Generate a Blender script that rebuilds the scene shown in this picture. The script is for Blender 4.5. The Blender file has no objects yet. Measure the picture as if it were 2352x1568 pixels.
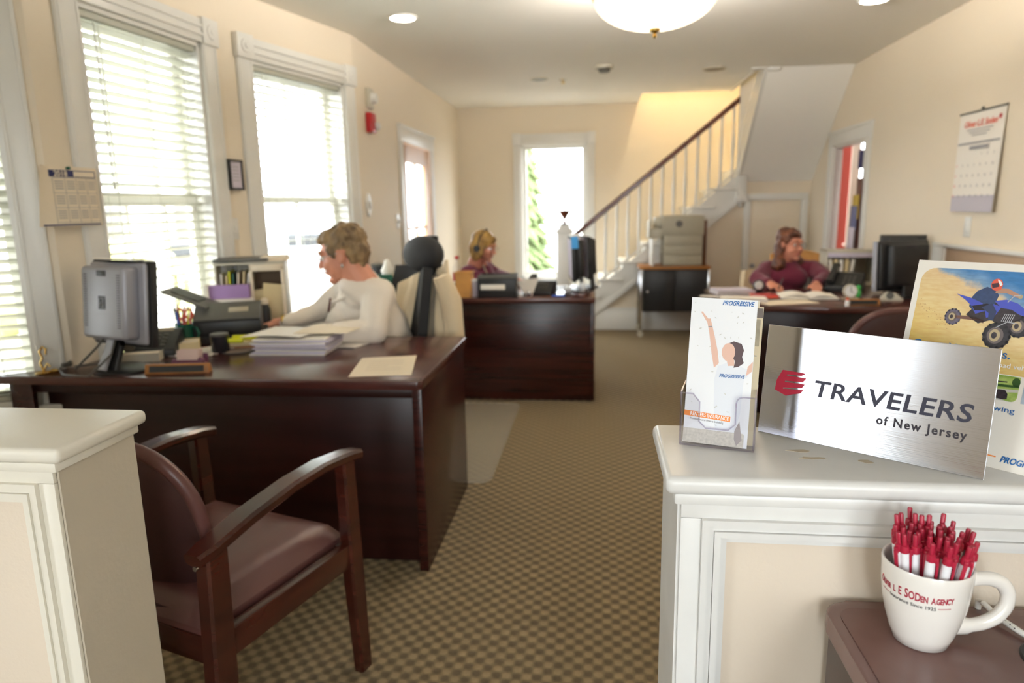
import bpy, bmesh, math, random
from mathutils import Vector, Matrix, Quaternion, noise
random.seed(4)
PI = math.pi
sc = bpy.context.scene
COL = sc.collection
V = Vector

# ------------------------------------------------------------------ camera
YAW, PITCH, ROLL, FPX, CH = -0.12296, -0.19327, 0.01807, 1575.0, 1.36
_f = V((math.sin(YAW) * math.cos(PITCH), math.cos(YAW) * math.cos(PITCH), math.sin(PITCH)))
_r = V((math.cos(YAW), -math.sin(YAW), 0))
_d = _f.cross(_r)
R2 = _r * math.cos(ROLL) + _d * math.sin(ROLL)
D2 = -_r * math.sin(ROLL) + _d * math.cos(ROLL)
CAM = V((0, 0, CH))
cam = bpy.data.cameras.new('camera')
camo = bpy.data.objects.new('camera', cam)
COL.objects.link(camo)
m4 = Matrix(((R2.x, -D2.x, -_f.x, 0), (R2.y, -D2.y, -_f.y, 0), (R2.z, -D2.z, -_f.z, CH), (0, 0, 0, 1)))
camo.matrix_world = m4
cam.sensor_width = 36
cam.lens = FPX / 2352 * 36
cam.clip_start = 0.05
cam.clip_end = 200
cam.dof.use_dof = True
cam.dof.focus_distance = 1.06
cam.dof.aperture_fstop = 3.6
sc.camera = camo


def P(u, v, x=None, y=None, z=None):
    """the world point seen at photo pixel (u, v) on the plane x=, y= or z="""
    d = R2 * (u - 1176) + D2 * (v - 784) + _f * FPX
    t = ((x - CAM.x) / d.x) if x is not None else ((y - CAM.y) / d.y) if y is not None else ((z - CAM.z) / d.z)
    return CAM + d * t


# ------------------------------------------------------------------ world, light, exposure
W = bpy.data.worlds.new('overcast_sky')
sc.world = W
W.use_nodes = True
wn = W.node_tree.nodes
wl = W.node_tree.links
bg = wn['Background']
tc = wn.new('ShaderNodeTexCoord')
sx = wn.new('ShaderNodeSeparateXYZ')
rp = wn.new('ShaderNodeValToRGB')
wl.new(tc.outputs['Generated'], sx.inputs[0])
wl.new(sx.outputs['Z'], rp.inputs[0])
rp.color_ramp.elements[0].position = 0.0
rp.color_ramp.elements[0].color = (0.86, 0.89, 0.95, 1)
rp.color_ramp.elements[1].position = 0.7
rp.color_ramp.elements[1].color = (0.95, 0.98, 1.0, 1)
wl.new(rp.outputs[0], bg.inputs['Color'])
bg.inputs['Strength'].default_value = 4.8
sc.view_settings.view_transform = 'Standard'
sc.view_settings.look = 'None'
sc.view_settings.exposure = 2.1
sc.view_settings.gamma = 1
sc.view_settings.use_curve_mapping = False
cy = sc.cycles
cy.use_denoising = True
cy.max_bounces = 8
cy.diffuse_bounces = 5
cy.glossy_bounces = 4
cy.transmission_bounces = 6
cy.transparent_max_bounces = 24
cy.caustics_reflective = False
cy.caustics_refractive = False
cy.sample_clamp_indirect = 6
cy.use_adaptive_sampling = True


def portal(loc, w, h, direction):
    L = bpy.data.lights.new('window_light_portal', 'AREA')
    L.shape = 'RECTANGLE'
    L.size = w
    L.size_y = h
    L.cycles.is_portal = True
    o = bpy.data.objects.new('window_light_portal', L)
    COL.objects.link(o)
    o.location = loc
    o.rotation_euler = V(direction).to_track_quat('-Z', 'Y').to_euler()
    return o


# ------------------------------------------------------------------ materials
def S(r, g, b):
    f = lambda c: (c / 255) / 12.92 if c <= 10 else (((c / 255) + 0.055) / 1.055) ** 2.4
    return (f(r), f(g), f(b), 1)


MATS = {}


def mat(name, col, rough=0.6, metal=0.0, nz=None, bump=None, coat=0.0, emit=None, alpha=None, trans=None, spec=None, sheen=0, stretch=None):
    if name in MATS:
        return MATS[name]
    m = bpy.data.materials.new(name)
    m.use_nodes = True
    nt = m.node_tree
    b = nt.nodes['Principled BSDF']
    b.inputs['Base Color'].default_value = col
    b.inputs['Roughness'].default_value = rough
    b.inputs['Metallic'].default_value = metal
    b.inputs['Coat Weight'].default_value = coat
    if coat:
        b.inputs['Coat Roughness'].default_value = 0.12
    if spec is not None:
        b.inputs['Specular IOR Level'].default_value = spec
    if sheen:
        b.inputs['Sheen Weight'].default_value = sheen
    if trans:
        b.inputs['Transmission Weight'].default_value = trans
    if alpha is not None:
        b.inputs['Alpha'].default_value = alpha
    if emit:
        b.inputs['Emission Color'].default_value = emit[0]
        b.inputs['Emission Strength'].default_value = emit[1]
    if nz or bump:
        t = nt.nodes.new('ShaderNodeTexCoord')
        mp = nt.nodes.new('ShaderNodeMapping')
        nt.links.new(t.outputs['Object'], mp.inputs[0])
        if stretch:
            mp.inputs['Scale'].default_value = stretch
    if nz:
        n = nt.nodes.new('ShaderNodeTexNoise')
        n.inputs['Scale'].default_value = nz[0]
        n.inputs['Detail'].default_value = 5
        nt.links.new(mp.outputs[0], n.inputs['Vector'])
        mx = nt.nodes.new('ShaderNodeMix')
        mx.data_type = 'RGBA'
        mr = nt.nodes.new('ShaderNodeMapRange')
        mr.inputs[1].default_value = 0.3
        mr.inputs[2].default_value = 0.7
        nt.links.new(n.outputs[0], mr.inputs[0])
        nt.links.new(mr.outputs[0], mx.inputs[0])
        k = nz[1]
        c2 = nz[2] if len(nz) > 2 else tuple(max(0, c * (1 - k)) for c in col[:3]) + (1,)
        mx.inputs[6].default_value = col
        mx.inputs[7].default_value = c2
        nt.links.new(mx.outputs[2], b.inputs['Base Color'])
    if bump:
        n2 = nt.nodes.new('ShaderNodeTexNoise')
        n2.inputs['Scale'].default_value = bump[0]
        n2.inputs['Detail'].default_value = 4
        nt.links.new(mp.outputs[0], n2.inputs['Vector'])
        bp = nt.nodes.new('ShaderNodeBump')
        bp.inputs['Strength'].default_value = bump[1]
        bp.inputs['Distance'].default_value = bump[2] if len(bump) > 2 else 0.002
        nt.links.new(n2.outputs[0], bp.inputs['Height'])
        nt.links.new(bp.outputs[0], b.inputs['Normal'])
    MATS[name] = m
    return m


def glassmat(name, tint, gloss=0.08, rough=0.02):
    m = bpy.data.materials.new(name)
    m.use_nodes = True
    nt = m.node_tree
    nt.nodes.clear()
    o = nt.nodes.new('ShaderNodeOutputMaterial')
    t = nt.nodes.new('ShaderNodeBsdfTransparent')
    t.inputs[0].default_value = tint
    g = nt.nodes.new('ShaderNodeBsdfGlossy')
    g.inputs['Roughness'].default_value = rough
    mx = nt.nodes.new('ShaderNodeMixShader')
    fr = nt.nodes.new('ShaderNodeLayerWeight')
    fr.inputs[0].default_value = 0.5
    pw = nt.nodes.new('ShaderNodeMath'); pw.operation = 'POWER'; pw.inputs[1].default_value = 5.0
    ma = nt.nodes.new('ShaderNodeMath'); ma.operation = 'MULTIPLY_ADD'; ma.inputs[1].default_value = 0.5; ma.inputs[2].default_value = gloss
    nt.links.new(fr.outputs['Facing'], pw.inputs[0])
    nt.links.new(pw.outputs[0], ma.inputs[0])
    nt.links.new(ma.outputs[0], mx.inputs[0])
    nt.links.new(t.outputs[0], mx.inputs[1])
    nt.links.new(g.outputs[0], mx.inputs[2])
    nt.links.new(mx.outputs[0], o.inputs[0])
    return m


def translucent(name, col, amt=0.3):
    """blind slats: white vinyl that lets a little daylight through"""
    m = bpy.data.materials.new(name)
    m.use_nodes = True
    nt = m.node_tree
    b = nt.nodes['Principled BSDF']
    b.inputs['Base Color'].default_value = col
    b.inputs['Roughness'].default_value = 0.45
    t = nt.nodes.new('ShaderNodeBsdfTranslucent')
    t.inputs[0].default_value = col
    mx = nt.nodes.new('ShaderNodeMixShader')
    mx.inputs[0].default_value = amt
    nt.links.new(b.outputs[0], mx.inputs[1])
    nt.links.new(t.outputs[0], mx.inputs[2])
    nt.links.new(mx.outputs[0], nt.nodes['Material Output'].inputs[0])
    return m


M_wall = mat('beige_wall_paint', S(230, 217, 196), 0.7, bump=(220, 0.12))
M_ceil = mat('ceiling_paint', S(246, 244, 238), 0.8, bump=(150, 0.1))
M_trim = mat('white_trim_paint', S(226, 224, 218), 0.35, bump=(90, 0.12, 0.001))
M_cap = mat('worn_white_paint', S(226, 225, 222), 0.32, nz=(9, 0.10), bump=(60, 0.15, 0.001))
M_capl = mat('cream_white_paint', S(226, 221, 208), 0.35, bump=(120, 0.15, 0.001))
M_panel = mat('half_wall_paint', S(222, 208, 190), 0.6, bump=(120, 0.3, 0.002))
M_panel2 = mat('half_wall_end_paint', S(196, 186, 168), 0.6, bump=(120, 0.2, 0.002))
M_mah = mat('mahogany_laminate', S(62, 26, 20), 0.26, nz=(3, 0.5, S(40, 15, 12)), stretch=(0.6, 6, 14), spec=0.45)
M_mahtop = mat('mahogany_desktop', S(88, 48, 42), 0.22, nz=(3, 0.4, S(62, 30, 26)), stretch=(1, 8, 8), spec=0.6)
M_mahdk = mat('mahogany_panel', S(50, 20, 16), 0.32, nz=(2.5, 0.5, S(30, 11, 8)), stretch=(0.7, 5, 8), spec=0.35)
M_cwood = mat('chair_wood', S(74, 30, 20), 0.25, nz=(4, 0.5, S(40, 14, 9)), stretch=(1, 1, 6), coat=0.35)
M_vinyl = mat('burgundy_vinyl', S(98, 62, 58), 0.34, bump=(260, 0.3, 0.001))
M_vinyldk = mat('burgundy_vinyl_shell', S(66, 38, 36), 0.5, bump=(200, 0.3, 0.001))
M_rail = mat('handrail_wood', S(104, 48, 24), 0.35, nz=(5, 0.3), coat=0.3)
M_doorw = mat('tan_door_paint', S(205, 160, 120), 0.4, nz=(4, 0.12))
M_orange = mat('honey_wood', S(178, 118, 58), 0.45, nz=(8, 0.3), stretch=(1, 6, 6))
M_basket = mat('light_wood_box', S(214, 156, 84), 0.5, nz=(12, 0.2))
M_black = mat('black_plastic', S(30, 30, 31), 0.42, bump=(300, 0.15, 0.0006))
M_blackf = mat('black_mesh_fabric', S(32, 31, 32), 0.75, bump=(400, 0.4, 0.001))
M_dgrey = mat('dark_grey_plastic', S(88, 86, 80), 0.42)
M_silver = mat('silver_plastic', S(158, 158, 166), 0.4, metal=0.25)
M_chrome = mat('chrome', S(210, 210, 212), 0.15, metal=1)
M_brass = mat('polished_brass', S(214, 178, 96), 0.22, metal=1)
M_paper = mat('white_paper', S(238, 232, 222), 0.7)
M_paper2 = mat('cream_paper', S(232, 218, 194), 0.7)
M_paperl = mat('lilac_grey_paper', S(206, 198, 212), 0.7)
M_manila = mat('manila_folder', S(226, 206, 160), 0.7)
M_green = mat('dark_green_glaze', S(22, 88, 70), 0.25)
M_red = mat('red_plastic', S(190, 40, 40), 0.35)
M_redor = mat('red_orange_plastic', S(224, 84, 44), 0.35)
M_blue = mat('blue_plastic', S(40, 90, 200), 0.4)
M_yel = mat('fluorescent_yellow', S(226, 226, 20), 0.35)
M_purple = mat('purple_card', S(170, 136, 190), 0.6)
M_ltgrey = mat('light_grey_plastic', S(196, 190, 172), 0.45)
M_grey = mat('warm_grey_plastic', S(176, 166, 146), 0.5)
M_skin = mat('warm_skin', S(214, 148, 120), 0.5, nz=(20, 0.10), bump=(150, 0.1))
M_skin2 = mat('rosy_skin', S(212, 142, 116), 0.5, nz=(20, 0.10))
M_cream = mat('cream_sweater', S(232, 220, 204), 0.85, bump=(140, 0.6, 0.004), sheen=0.2)
M_maroon = mat('maroon_knit', S(106, 22, 50), 0.85, bump=(110, 0.6, 0.004), sheen=0.2)
M_plum = mat('plum_cardigan', S(112, 38, 66), 0.85, bump=(110, 0.4, 0.003), sheen=0.2)
M_pants = mat('dark_trousers', S(48, 46, 54), 0.8)
M_jacket = mat('beige_jacket_cloth', S(222, 202, 168), 0.8, bump=(30, 0.4, 0.01), sheen=0.2)
M_hairs = mat('short_sandy_hair', S(164, 136, 96), 0.6, nz=(28, 0.5, S(92, 72, 50)), bump=(60, 0.9, 0.008), stretch=(1, 1, 0.6))
M_hairb = mat('blonde_hair', S(196, 156, 84), 0.5, nz=(26, 0.5, S(128, 92, 44)), bump=(50, 0.8, 0.008), stretch=(1, 1, 0.25))
M_hairr = mat('auburn_hair', S(122, 70, 42), 0.5, nz=(24, 0.5, S(64, 34, 24)), bump=(45, 0.9, 0.01), stretch=(1, 1, 0.4))
M_lip = mat('lip_tone', S(178, 88, 84), 0.4)
M_eye = mat('eye_white', S(232, 228, 222), 0.2)
M_iris = mat('dark_iris', S(46, 34, 28), 0.2)
M_nail = mat('red_nail_polish', S(196, 50, 70), 0.25)
M_clear = glassmat('clear_acrylic', (0.97, 0.97, 0.985, 1), 0.05, 0.05)
M_glass = glassmat('window_glass', (0.95, 0.97, 0.96, 1), 0.03)
M_slat = translucent('blind_slat_vinyl', S(196, 196, 182), 0.08)
M_redroom = mat('brick_red_wall_paint', S(186, 88, 82), 0.7)
M_mug = mat('glazed_white_ceramic', S(236, 232, 226), 0.14, coat=0.6)
M_penr = mat('crimson_pen_plastic', S(176, 34, 62), 0.3)
M_penw = mat('white_pen_plastic', S(236, 236, 240), 0.28)
M_ink = mat('dark_ink', S(44, 44, 62), 0.5)
M_ink2 = mat('black_ink', S(36, 30, 40), 0.5)
M_logor = mat('crimson_print', S(176, 34, 62), 0.5)
M_pblue = mat('blue_print', S(30, 104, 172), 0.5)
M_porange = mat('orange_print', S(240, 140, 60), 0.5)
M_white = mat('white_print', S(245, 245, 245), 0.5)
M_greyp = mat('grey_print', S(150, 148, 150), 0.6)


def carpet():
    m = bpy.data.materials.new('diamond_weave_carpet')
    m.use_nodes = True
    nt = m.node_tree
    b = nt.nodes['Principled BSDF']
    N = nt.nodes.new
    L = nt.links.new
    t = N('ShaderNodeTexCoord')
    mp = N('ShaderNodeMapping')
    mp.inputs['Rotation'].default_value = (0, 0, 0)
    mp.inputs['Scale'].default_value = (1, 1, 1)
    L(t.outputs['Object'], mp.inputs[0])
    s = N('ShaderNodeSeparateXYZ')
    L(mp.outputs[0], s.inputs[0])

    def wave(out):
        a = N('ShaderNodeMath'); a.operation = 'MULTIPLY'; a.inputs[1].default_value = 2 * PI / 0.060
        L(out, a.inputs[0])
        c = N('ShaderNodeMath'); c.operation = 'SINE'
        L(a.outputs[0], c.inputs[0])
        return c.outputs[0]
    p = N('ShaderNodeMath'); p.operation = 'MULTIPLY'
    L(wave(s.outputs['X']), p.inputs[0]); L(wave(s.outputs['Y']), p.inputs[1])
    n = N('ShaderNodeTexNoise'); n.inputs['Scale'].default_value = 160; n.inputs['Detail'].default_value = 3
    L(t.outputs['Object'], n.inputs['Vector'])
    n2 = N('ShaderNodeMath'); n2.operation = 'MULTIPLY_ADD'; n2.inputs[1].default_value = 1.1; n2.inputs[2].default_value = -0.55
    L(n.outputs[0], n2.inputs[0])
    ad = N('ShaderNodeMath'); ad.operation = 'ADD'
    L(p.outputs[0], ad.inputs[0]); L(n2.outputs[0], ad.inputs[1])
    mr = N('ShaderNodeMapRange'); mr.inputs[1].default_value = -0.55; mr.inputs[2].default_value = 0.6
    L(ad.outputs[0], mr.inputs[0])
    r = N('ShaderNodeValToRGB')
    r.color_ramp.elements[0].color = S(108, 95, 76)
    r.color_ramp.elements[1].color = S(156, 138, 108)
    e = r.color_ramp.elements.new(0.5); e.color = S(131, 115, 89)
    L(mr.outputs[0], r.inputs[0])
    L(r.outputs[0], b.inputs['Base Color'])
    b.inputs['Roughness'].default_value = 0.9
    b.inputs['Specular IOR Level'].default_value = 0.15
    bp = N('ShaderNodeBump'); bp.inputs['Strength'].default_value = 0.5; bp.inputs['Distance'].default_value = 0.004
    L(ad.outputs[0], bp.inputs['Height']); L(bp.outputs[0], b.inputs['Normal'])
    return m


def brushed():
    m = bpy.data.materials.new('brushed_aluminium')
    m.use_nodes = True
    nt = m.node_tree
    b = nt.nodes['Principled BSDF']
    b.inputs['Base Color'].default_value = S(206, 208, 214)
    b.inputs['Metallic'].default_value = 1
    b.inputs['Roughness'].default_value = 0.17
    t = nt.nodes.new('ShaderNodeTexCoord')
    mp = nt.nodes.new('ShaderNodeMapping')
    mp.inputs['Scale'].default_value = (8, 1, 900)
    n = nt.nodes.new('ShaderNodeTexNoise')
    n.inputs['Scale'].default_value = 1.0
    n.inputs['Detail'].default_value = 3
    bp = nt.nodes.new('ShaderNodeBump')
    bp.inputs['Strength'].default_value = 0.25
    bp.inputs['Distance'].default_value = 0.0006
    nt.links.new(t.outputs['Object'], mp.inputs[0])
    nt.links.new(mp.outputs[0], n.inputs['Vector'])
    nt.links.new(n.outputs[0], bp.inputs['Height'])
    nt.links.new(bp.outputs[0], b.inputs['Normal'])
    return m


# ------------------------------------------------------------------ mesh helpers
MW = {}


def rotm(rx=0, ry=0, rz=0):
    return Matrix.Rotation(rz, 4, 'Z') @ Matrix.Rotation(ry, 4, 'Y') @ Matrix.Rotation(rx, 4, 'X')


class B:
    def __init__(self):
        self.b = bmesh.new()
        self.M = Matrix.Identity(4)

    def _bev(self, vs, bev, seg=2):
        es = {e for v in vs for e in v.link_edges}
        bmesh.ops.bevel(self.b, geom=list(es), offset=bev, segments=seg, affect='EDGES', profile=0.5, clamp_overlap=True)

    def box(self, c, s, bev=0, rot=None, seg=2):
        M = self.M @ Matrix.Translation(V(c)) @ (rot or Matrix.Identity(4)) @ Matrix.Diagonal((s[0], s[1], s[2], 1))
        g = bmesh.ops.create_cube(self.b, size=1, matrix=M)
        if bev:
            self._bev(g['verts'], bev, seg)
        return self

    def bx(self, x0, x1, y0, y1, z0, z1, bev=0, seg=2):
        return self.box(((x0 + x1) / 2, (y0 + y1) / 2, (z0 + z1) / 2), (abs(x1 - x0), abs(y1 - y0), abs(z1 - z0)), bev, None, seg)

    def lathe(self, prof, c=(0, 0, 0), seg=20, rot=None, sc_=(1, 1, 1)):
        M = self.M @ Matrix.Translation(V(c)) @ (rot or Matrix.Identity(4)) @ Matrix.Diagonal((sc_[0], sc_[1], sc_[2], 1))
        rings = []
        for r, z in prof:
            if r < 1e-6:
                rings.append([self.b.verts.new(M @ V((0, 0, z)))])
            else:
                rings.append([self.b.verts.new(M @ V((r * math.cos(2 * PI * i / seg), r * math.sin(2 * PI * i / seg), z))) for i in range(seg)])
        for a, b in zip(rings, rings[1:]):
            for i in range(seg):
                j = (i + 1) % seg
                if len(a) == 1 and len(b) == 1:
                    break
                if len(a) == 1:
                    self.b.faces.new((a[0], b[i], b[j]))
                elif len(b) == 1:
                    self.b.faces.new((a[i], b[0], a[j]))
                else:
                    self.b.faces.new((a[i], a[j], b[j], b[i]))
        for k, ring in ((0, rings[0]), (-1, rings[-1])):
            if len(ring) > 1:
                self.b.faces.new(ring[::-1] if k == 0 else ring)
        return self

    def cyl(self, c, r, h, r2=None, seg=16, rot=None):
        r2 = r if r2 is None else r2
        return self.lathe([(r, -h / 2), (r2, h / 2)], c, seg, rot)

    def sph(self, c, r, seg=14, rot=None):
        if isinstance(r, (int, float)):
            r = (r, r, r)
        n = max(6, seg // 2)
        prof = [(math.sin(PI * i / n), -math.cos(PI * i / n)) for i in range(n + 1)]
        prof[0] = (0, -1); prof[-1] = (0, 1)
        return self.lathe(prof, c, seg, rot, r)

    def tube(self, pts, r, seg=8, flat=1.0, close=False):
        pts = [V(p) for p in pts]
        n = len(pts)
        rs = r if isinstance(r, (list, tuple)) else [r] * n
        rings = []
        up = None
        for i, p in enumerate(pts):
            if close:
                t = (pts[(i + 1) % n] - pts[i - 1]).normalized()
            else:
                t = (pts[min(i + 1, n - 1)] - pts[max(i - 1, 0)])
                t = t.normalized() if t.length > 1e-9 else V((0, 0, 1))
            if up is None:
                up = V((0, 0, 1)) if abs(t.z) < 0.9 else V((0, 1, 0))
            a = t.cross(up).normalized()
            c = a.cross(t).normalized()
            up = c
            rings.append([self.b.verts.new(self.M @ (p + a * (rs[i] * math.cos(2 * PI * k / seg)) + c * (rs[i] * flat * math.sin(2 * PI * k / seg)))) for k in range(seg)])
        prs = list(zip(rings, rings[1:]))
        if close:
            prs.append((rings[-1], rings[0]))
        for a, b in prs:
            for k in range(seg):
                j = (k + 1) % seg
                self.b.faces.new((a[k], a[j], b[j], b[k]))
        if not close:
            self.b.faces.new(rings[0][::-1])
            self.b.faces.new(rings[-1])
        return self

    def sweep(self, pts, w, h, bev=0.0):
        """a flat bar of section w (sideways) x h (upright) along pts"""
        pts = [V(p) for p in pts]
        rings = []
        n = len(pts)
        for i, p in enumerate(pts):
            t = (pts[min(i + 1, n - 1)] - pts[max(i - 1, 0)]).normalized()
            up = V((0, 0, 1)) if abs(t.z) < 0.95 else V((0, 1, 0))
            a = t.cross(up).normalized()
            c = a.cross(t).normalized()
            ww = (w[i] if isinstance(w, (list, tuple)) else w) / 2
            hh = (h[i] if isinstance(h, (list, tuple)) else h) / 2
            bb = min(bev, ww * 0.5, hh * 0.5)
            q = [(-ww + bb, -hh), (ww - bb, -hh), (ww, -hh + bb), (ww, hh - bb), (ww - bb, hh), (-ww + bb, hh), (-ww, hh - bb), (-ww, -hh + bb)] if bb > 0 else [(-ww, -hh), (ww, -hh), (ww, hh), (-ww, hh)]
            rings.append([self.b.verts.new(self.M @ (p + a * x + c * z)) for x, z in q])
        for a, b in zip(rings, rings[1:]):
            k = len(a)
            for i in range(k):
                j = (i + 1) % k
                self.b.faces.new((a[i], a[j], b[j], b[i]))
        self.b.faces.new(rings[0][::-1])
        self.b.faces.new(rings[-1])
        return self

    def prism(self, poly, a0, a1, axis='z', bev=0):
        """polygon extruded along an axis: z -> (x,y), y -> (x,z), x -> (y,z)"""
        def mk(p, a):
            return V((p[0], p[1], a)) if axis == 'z' else V((p[0], a, p[1])) if axis == 'y' else V((a, p[0], p[1]))
        lo = [self.b.verts.new(self.M @ mk(p, a0)) for p in poly]
        hi = [self.b.verts.new(self.M @ mk(p, a1)) for p in poly]
        n = len(poly)
        self.b.faces.new(lo[::-1])
        self.b.faces.new(hi)
        for i in range(n):
            j = (i + 1) % n
            self.b.faces.new((lo[i], lo[j], hi[j], hi[i]))
        if bev:
            self._bev(lo + hi, bev)
        return self

    def grid(self, fn, nu, nv, th=0):
        g = [[self.b.verts.new(self.M @ V(fn(i / nu, j / nv))) for j in range(nv + 1)] for i in range(nu + 1)]
        fs = []
        for i in range(nu):
            for j in range(nv):
                fs.append(self.b.faces.new((g[i][j], g[i + 1][j], g[i + 1][j + 1], g[i][j + 1])))
        if th:
            self.b.normal_update()
            bmesh.ops.solidify(self.b, geom=fs, thickness=th)
        return self

    def mesh(self, name, m, smooth=True, angle=38):
        bmesh.ops.recalc_face_normals(self.b, faces=self.b.faces)
        me = bpy.data.meshes.new(name)
        self.b.to_mesh(me)
        self.b.free()
        if m:
            me.materials.append(m)
        if smooth:
            me.polygons.foreach_set('use_smooth', [True] * len(me.polygons))
            me.set_sharp_from_angle(angle=math.radians(angle))
        return me

    def out(self, name, m, parent=None, label=None, world=False, smooth=True, angle=38):
        if world and parent is not None:
            bmesh.ops.transform(self.b, matrix=MW[parent.name].inverted(), verts=self.b.verts)
        return link(name, self.mesh(name, m, smooth, angle), parent, label)


def link(name, data, parent=None, label=None):
    o = bpy.data.objects.new(name, data)
    COL.objects.link(o)
    if parent is not None:
        o.parent = parent
    if label:
        o['label'] = label
    return o


def thing(name, label, cat, loc=(0, 0, 0), rz=0, group=None, kind=None):
    o = bpy.data.objects.new(name, None)
    COL.objects.link(o)
    o.location = loc
    o.rotation_euler = (0, 0, rz)
    o.empty_display_size = 0.05
    if kind:
        o['kind'] = kind
    if label:
        o['label'] = label
    if cat:
        o['category'] = cat
    if group:
        o['group'] = group
    MW[o.name] = Matrix.Translation(V(loc)) @ Matrix.Rotation(rz, 4, 'Z')
    return o


def tag(o, label, cat, group=None):
    o['label'] = label
    o['category'] = cat
    if group:
        o['group'] = group
    return o


def struct(o):
    o['kind'] = 'structure'
    return o


def copytree(root, loc=None, rz=None, label=None):
    r = root.copy()
    COL.objects.link(r)
    if loc is not None:
        r.location = loc
    if rz is not None:
        r.rotation_euler = (0, 0, rz)
    if label:
        r['label'] = label
    for ch in list(root.children):
        c = ch.copy()
        COL.objects.link(c)
        c.parent = r
        for g in list(ch.children):
            d = g.copy()
            COL.objects.link(d)
            d.parent = c
    return r


def text(body, size, m, parent=None, loc=(0, 0, 0), rot=(PI / 2, 0, 0), align='LEFT', shear=0, bold=0.0, sx_=1.0, sp=1.0, warp=None, name='lettering', ext=0.0002, fit=None):
    cu = bpy.data.curves.new('t', 'FONT')
    cu.body = body
    cu.size = size
    cu.align_x = align
    cu.shear = shear
    cu.offset = bold
    cu.space_character = sp
    cu.extrude = ext
    cu.resolution_u = 3
    t = bpy.data.objects.new('t', cu)
    COL.objects.link(t)
    dg = bpy.context.evaluated_depsgraph_get()
    me = bpy.data.meshes.new_from_object(t.evaluated_get(dg))
    bpy.data.objects.remove(t)
    me.name = name
    if fit:
        xs = [v.co.x for v in me.vertices]
        me.transform(Matrix.Diagonal((fit / (max(xs) - min(xs)), 1, 1, 1)) @ Matrix.Translation((-min(xs), 0, 0)))
    if warp is None:
        E_ = Matrix.Translation(V(loc)) @ (Matrix.Rotation(rot[2], 4, 'Z') @ Matrix.Rotation(rot[1], 4, 'Y') @ Matrix.Rotation(rot[0], 4, 'X')) @ Matrix.Diagonal((sx_, 1, 1, 1))
        me.transform(E_)
    else:
        if sx_ != 1:
            me.transform(Matrix.Diagonal((sx_, 1, 1, 1)))
        for v in me.vertices:
            v.co = warp(v.co)
    me.materials.clear()
    me.materials.append(m)
    return link(name, me, parent)


def blob(parts, voxel, smooth, name, m, parent, displace=None):
    """one continuous surface grown from tapered limbs and rounded masses"""
    b = B()
    for p in parts:
        if p[0] == 's':
            b.sph(p[1], p[2], 18, p[3] if len(p) > 3 else None)
        else:
            _, a, c, r0, r1 = p[:5]
            a = V(a); c = V(c)
            L = (c - a).length
            q = (c - a).to_track_quat('Z', 'Y').to_matrix().to_4x4()
            prof = []
            n = 6
            for i in range(n + 1):
                th = PI / 2 * (1 - i / n)
                prof.append((r0 * math.cos(th), -r0 * math.sin(th)))
            for i in range(n + 1):
                th = PI / 2 * i / n
                prof.append((r1 * math.cos(th), L + r1 * math.sin(th)))
            prof[0] = (0, -r0); prof[-1] = (0, L + r1)
            b.lathe(prof, a, 14, q)
    me = b.mesh('tmp', None, smooth=False)
    o = link('tmp', me)
    rm = o.modifiers.new('r', 'REMESH')
    rm.mode = 'VOXEL'
    rm.voxel_size = voxel
    sm = o.modifiers.new('s', 'SMOOTH')
    sm.iterations = smooth
    sm.factor = 0.5
    dg = bpy.context.evaluated_depsgraph_get()
    me2 = bpy.data.meshes.new_from_object(o.evaluated_get(dg))
    bpy.data.objects.remove(o)
    if displace:
        amp, scl = displace
        nn = [v.normal.copy() for v in me2.vertices]
        for v, n_ in zip(me2.vertices, nn):
            v.co += n_ * amp * noise.noise(v.co * scl)
    if parent is not None:
        me2.transform(MW[parent.name].inverted())
    me2.name = name
    me2.materials.clear()
    me2.materials.append(m)
    me2.polygons.foreach_set('use_smooth', [True] * len(me2.polygons))
    return link(name, me2, parent)


# ------------------------------------------------------------------ room shell
CZ = 2.53
C_ = V((-1.985, 3.66, 0)); D_ = V((-1.665, 4.82, 0)); B0 = V((-2.10, 2.48, 0)); A0 = V((-3.0, 1.9, 0))
XR = 2.235; YE = 8.5; YS = 7.65; YF = -2.6


def frame(A, Bq):
    d = (Bq - A).normalized()
    return Matrix.Translation(A) @ Matrix.Rotation(math.atan2(d.y, d.x), 4, 'Z')


def wall(name, A, Bq, ops=(), h=CZ, t=0.16, m=None, z0=0.0, ext=(0, 0)):
    A = V(A); Bq = V(Bq)
    L = (Bq - A).length
    b = B()
    ops = sorted(ops)
    cur = -ext[0]
    for s0, s1, a, c in ops:
        b.bx(cur, s0, 0, t, z0, h)
        if a > z0:
            b.bx(s0, s1, 0, t, z0, a)
        if c < h:
            b.bx(s0, s1, 0, t, c, h)
        cur = s1
    b.bx(cur, L + ext[1], 0, t, z0, h)
    o = b.out(name, m or M_wall, smooth=False)
    o.matrix_world = frame(A, Bq)
    return struct(o)


fl = B(); fl.bx(-3.2, XR + 3.2, YF - 0.15, 9.4, -0.1, 0)
struct(fl.out('floor', carpet(), smooth=False))

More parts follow.
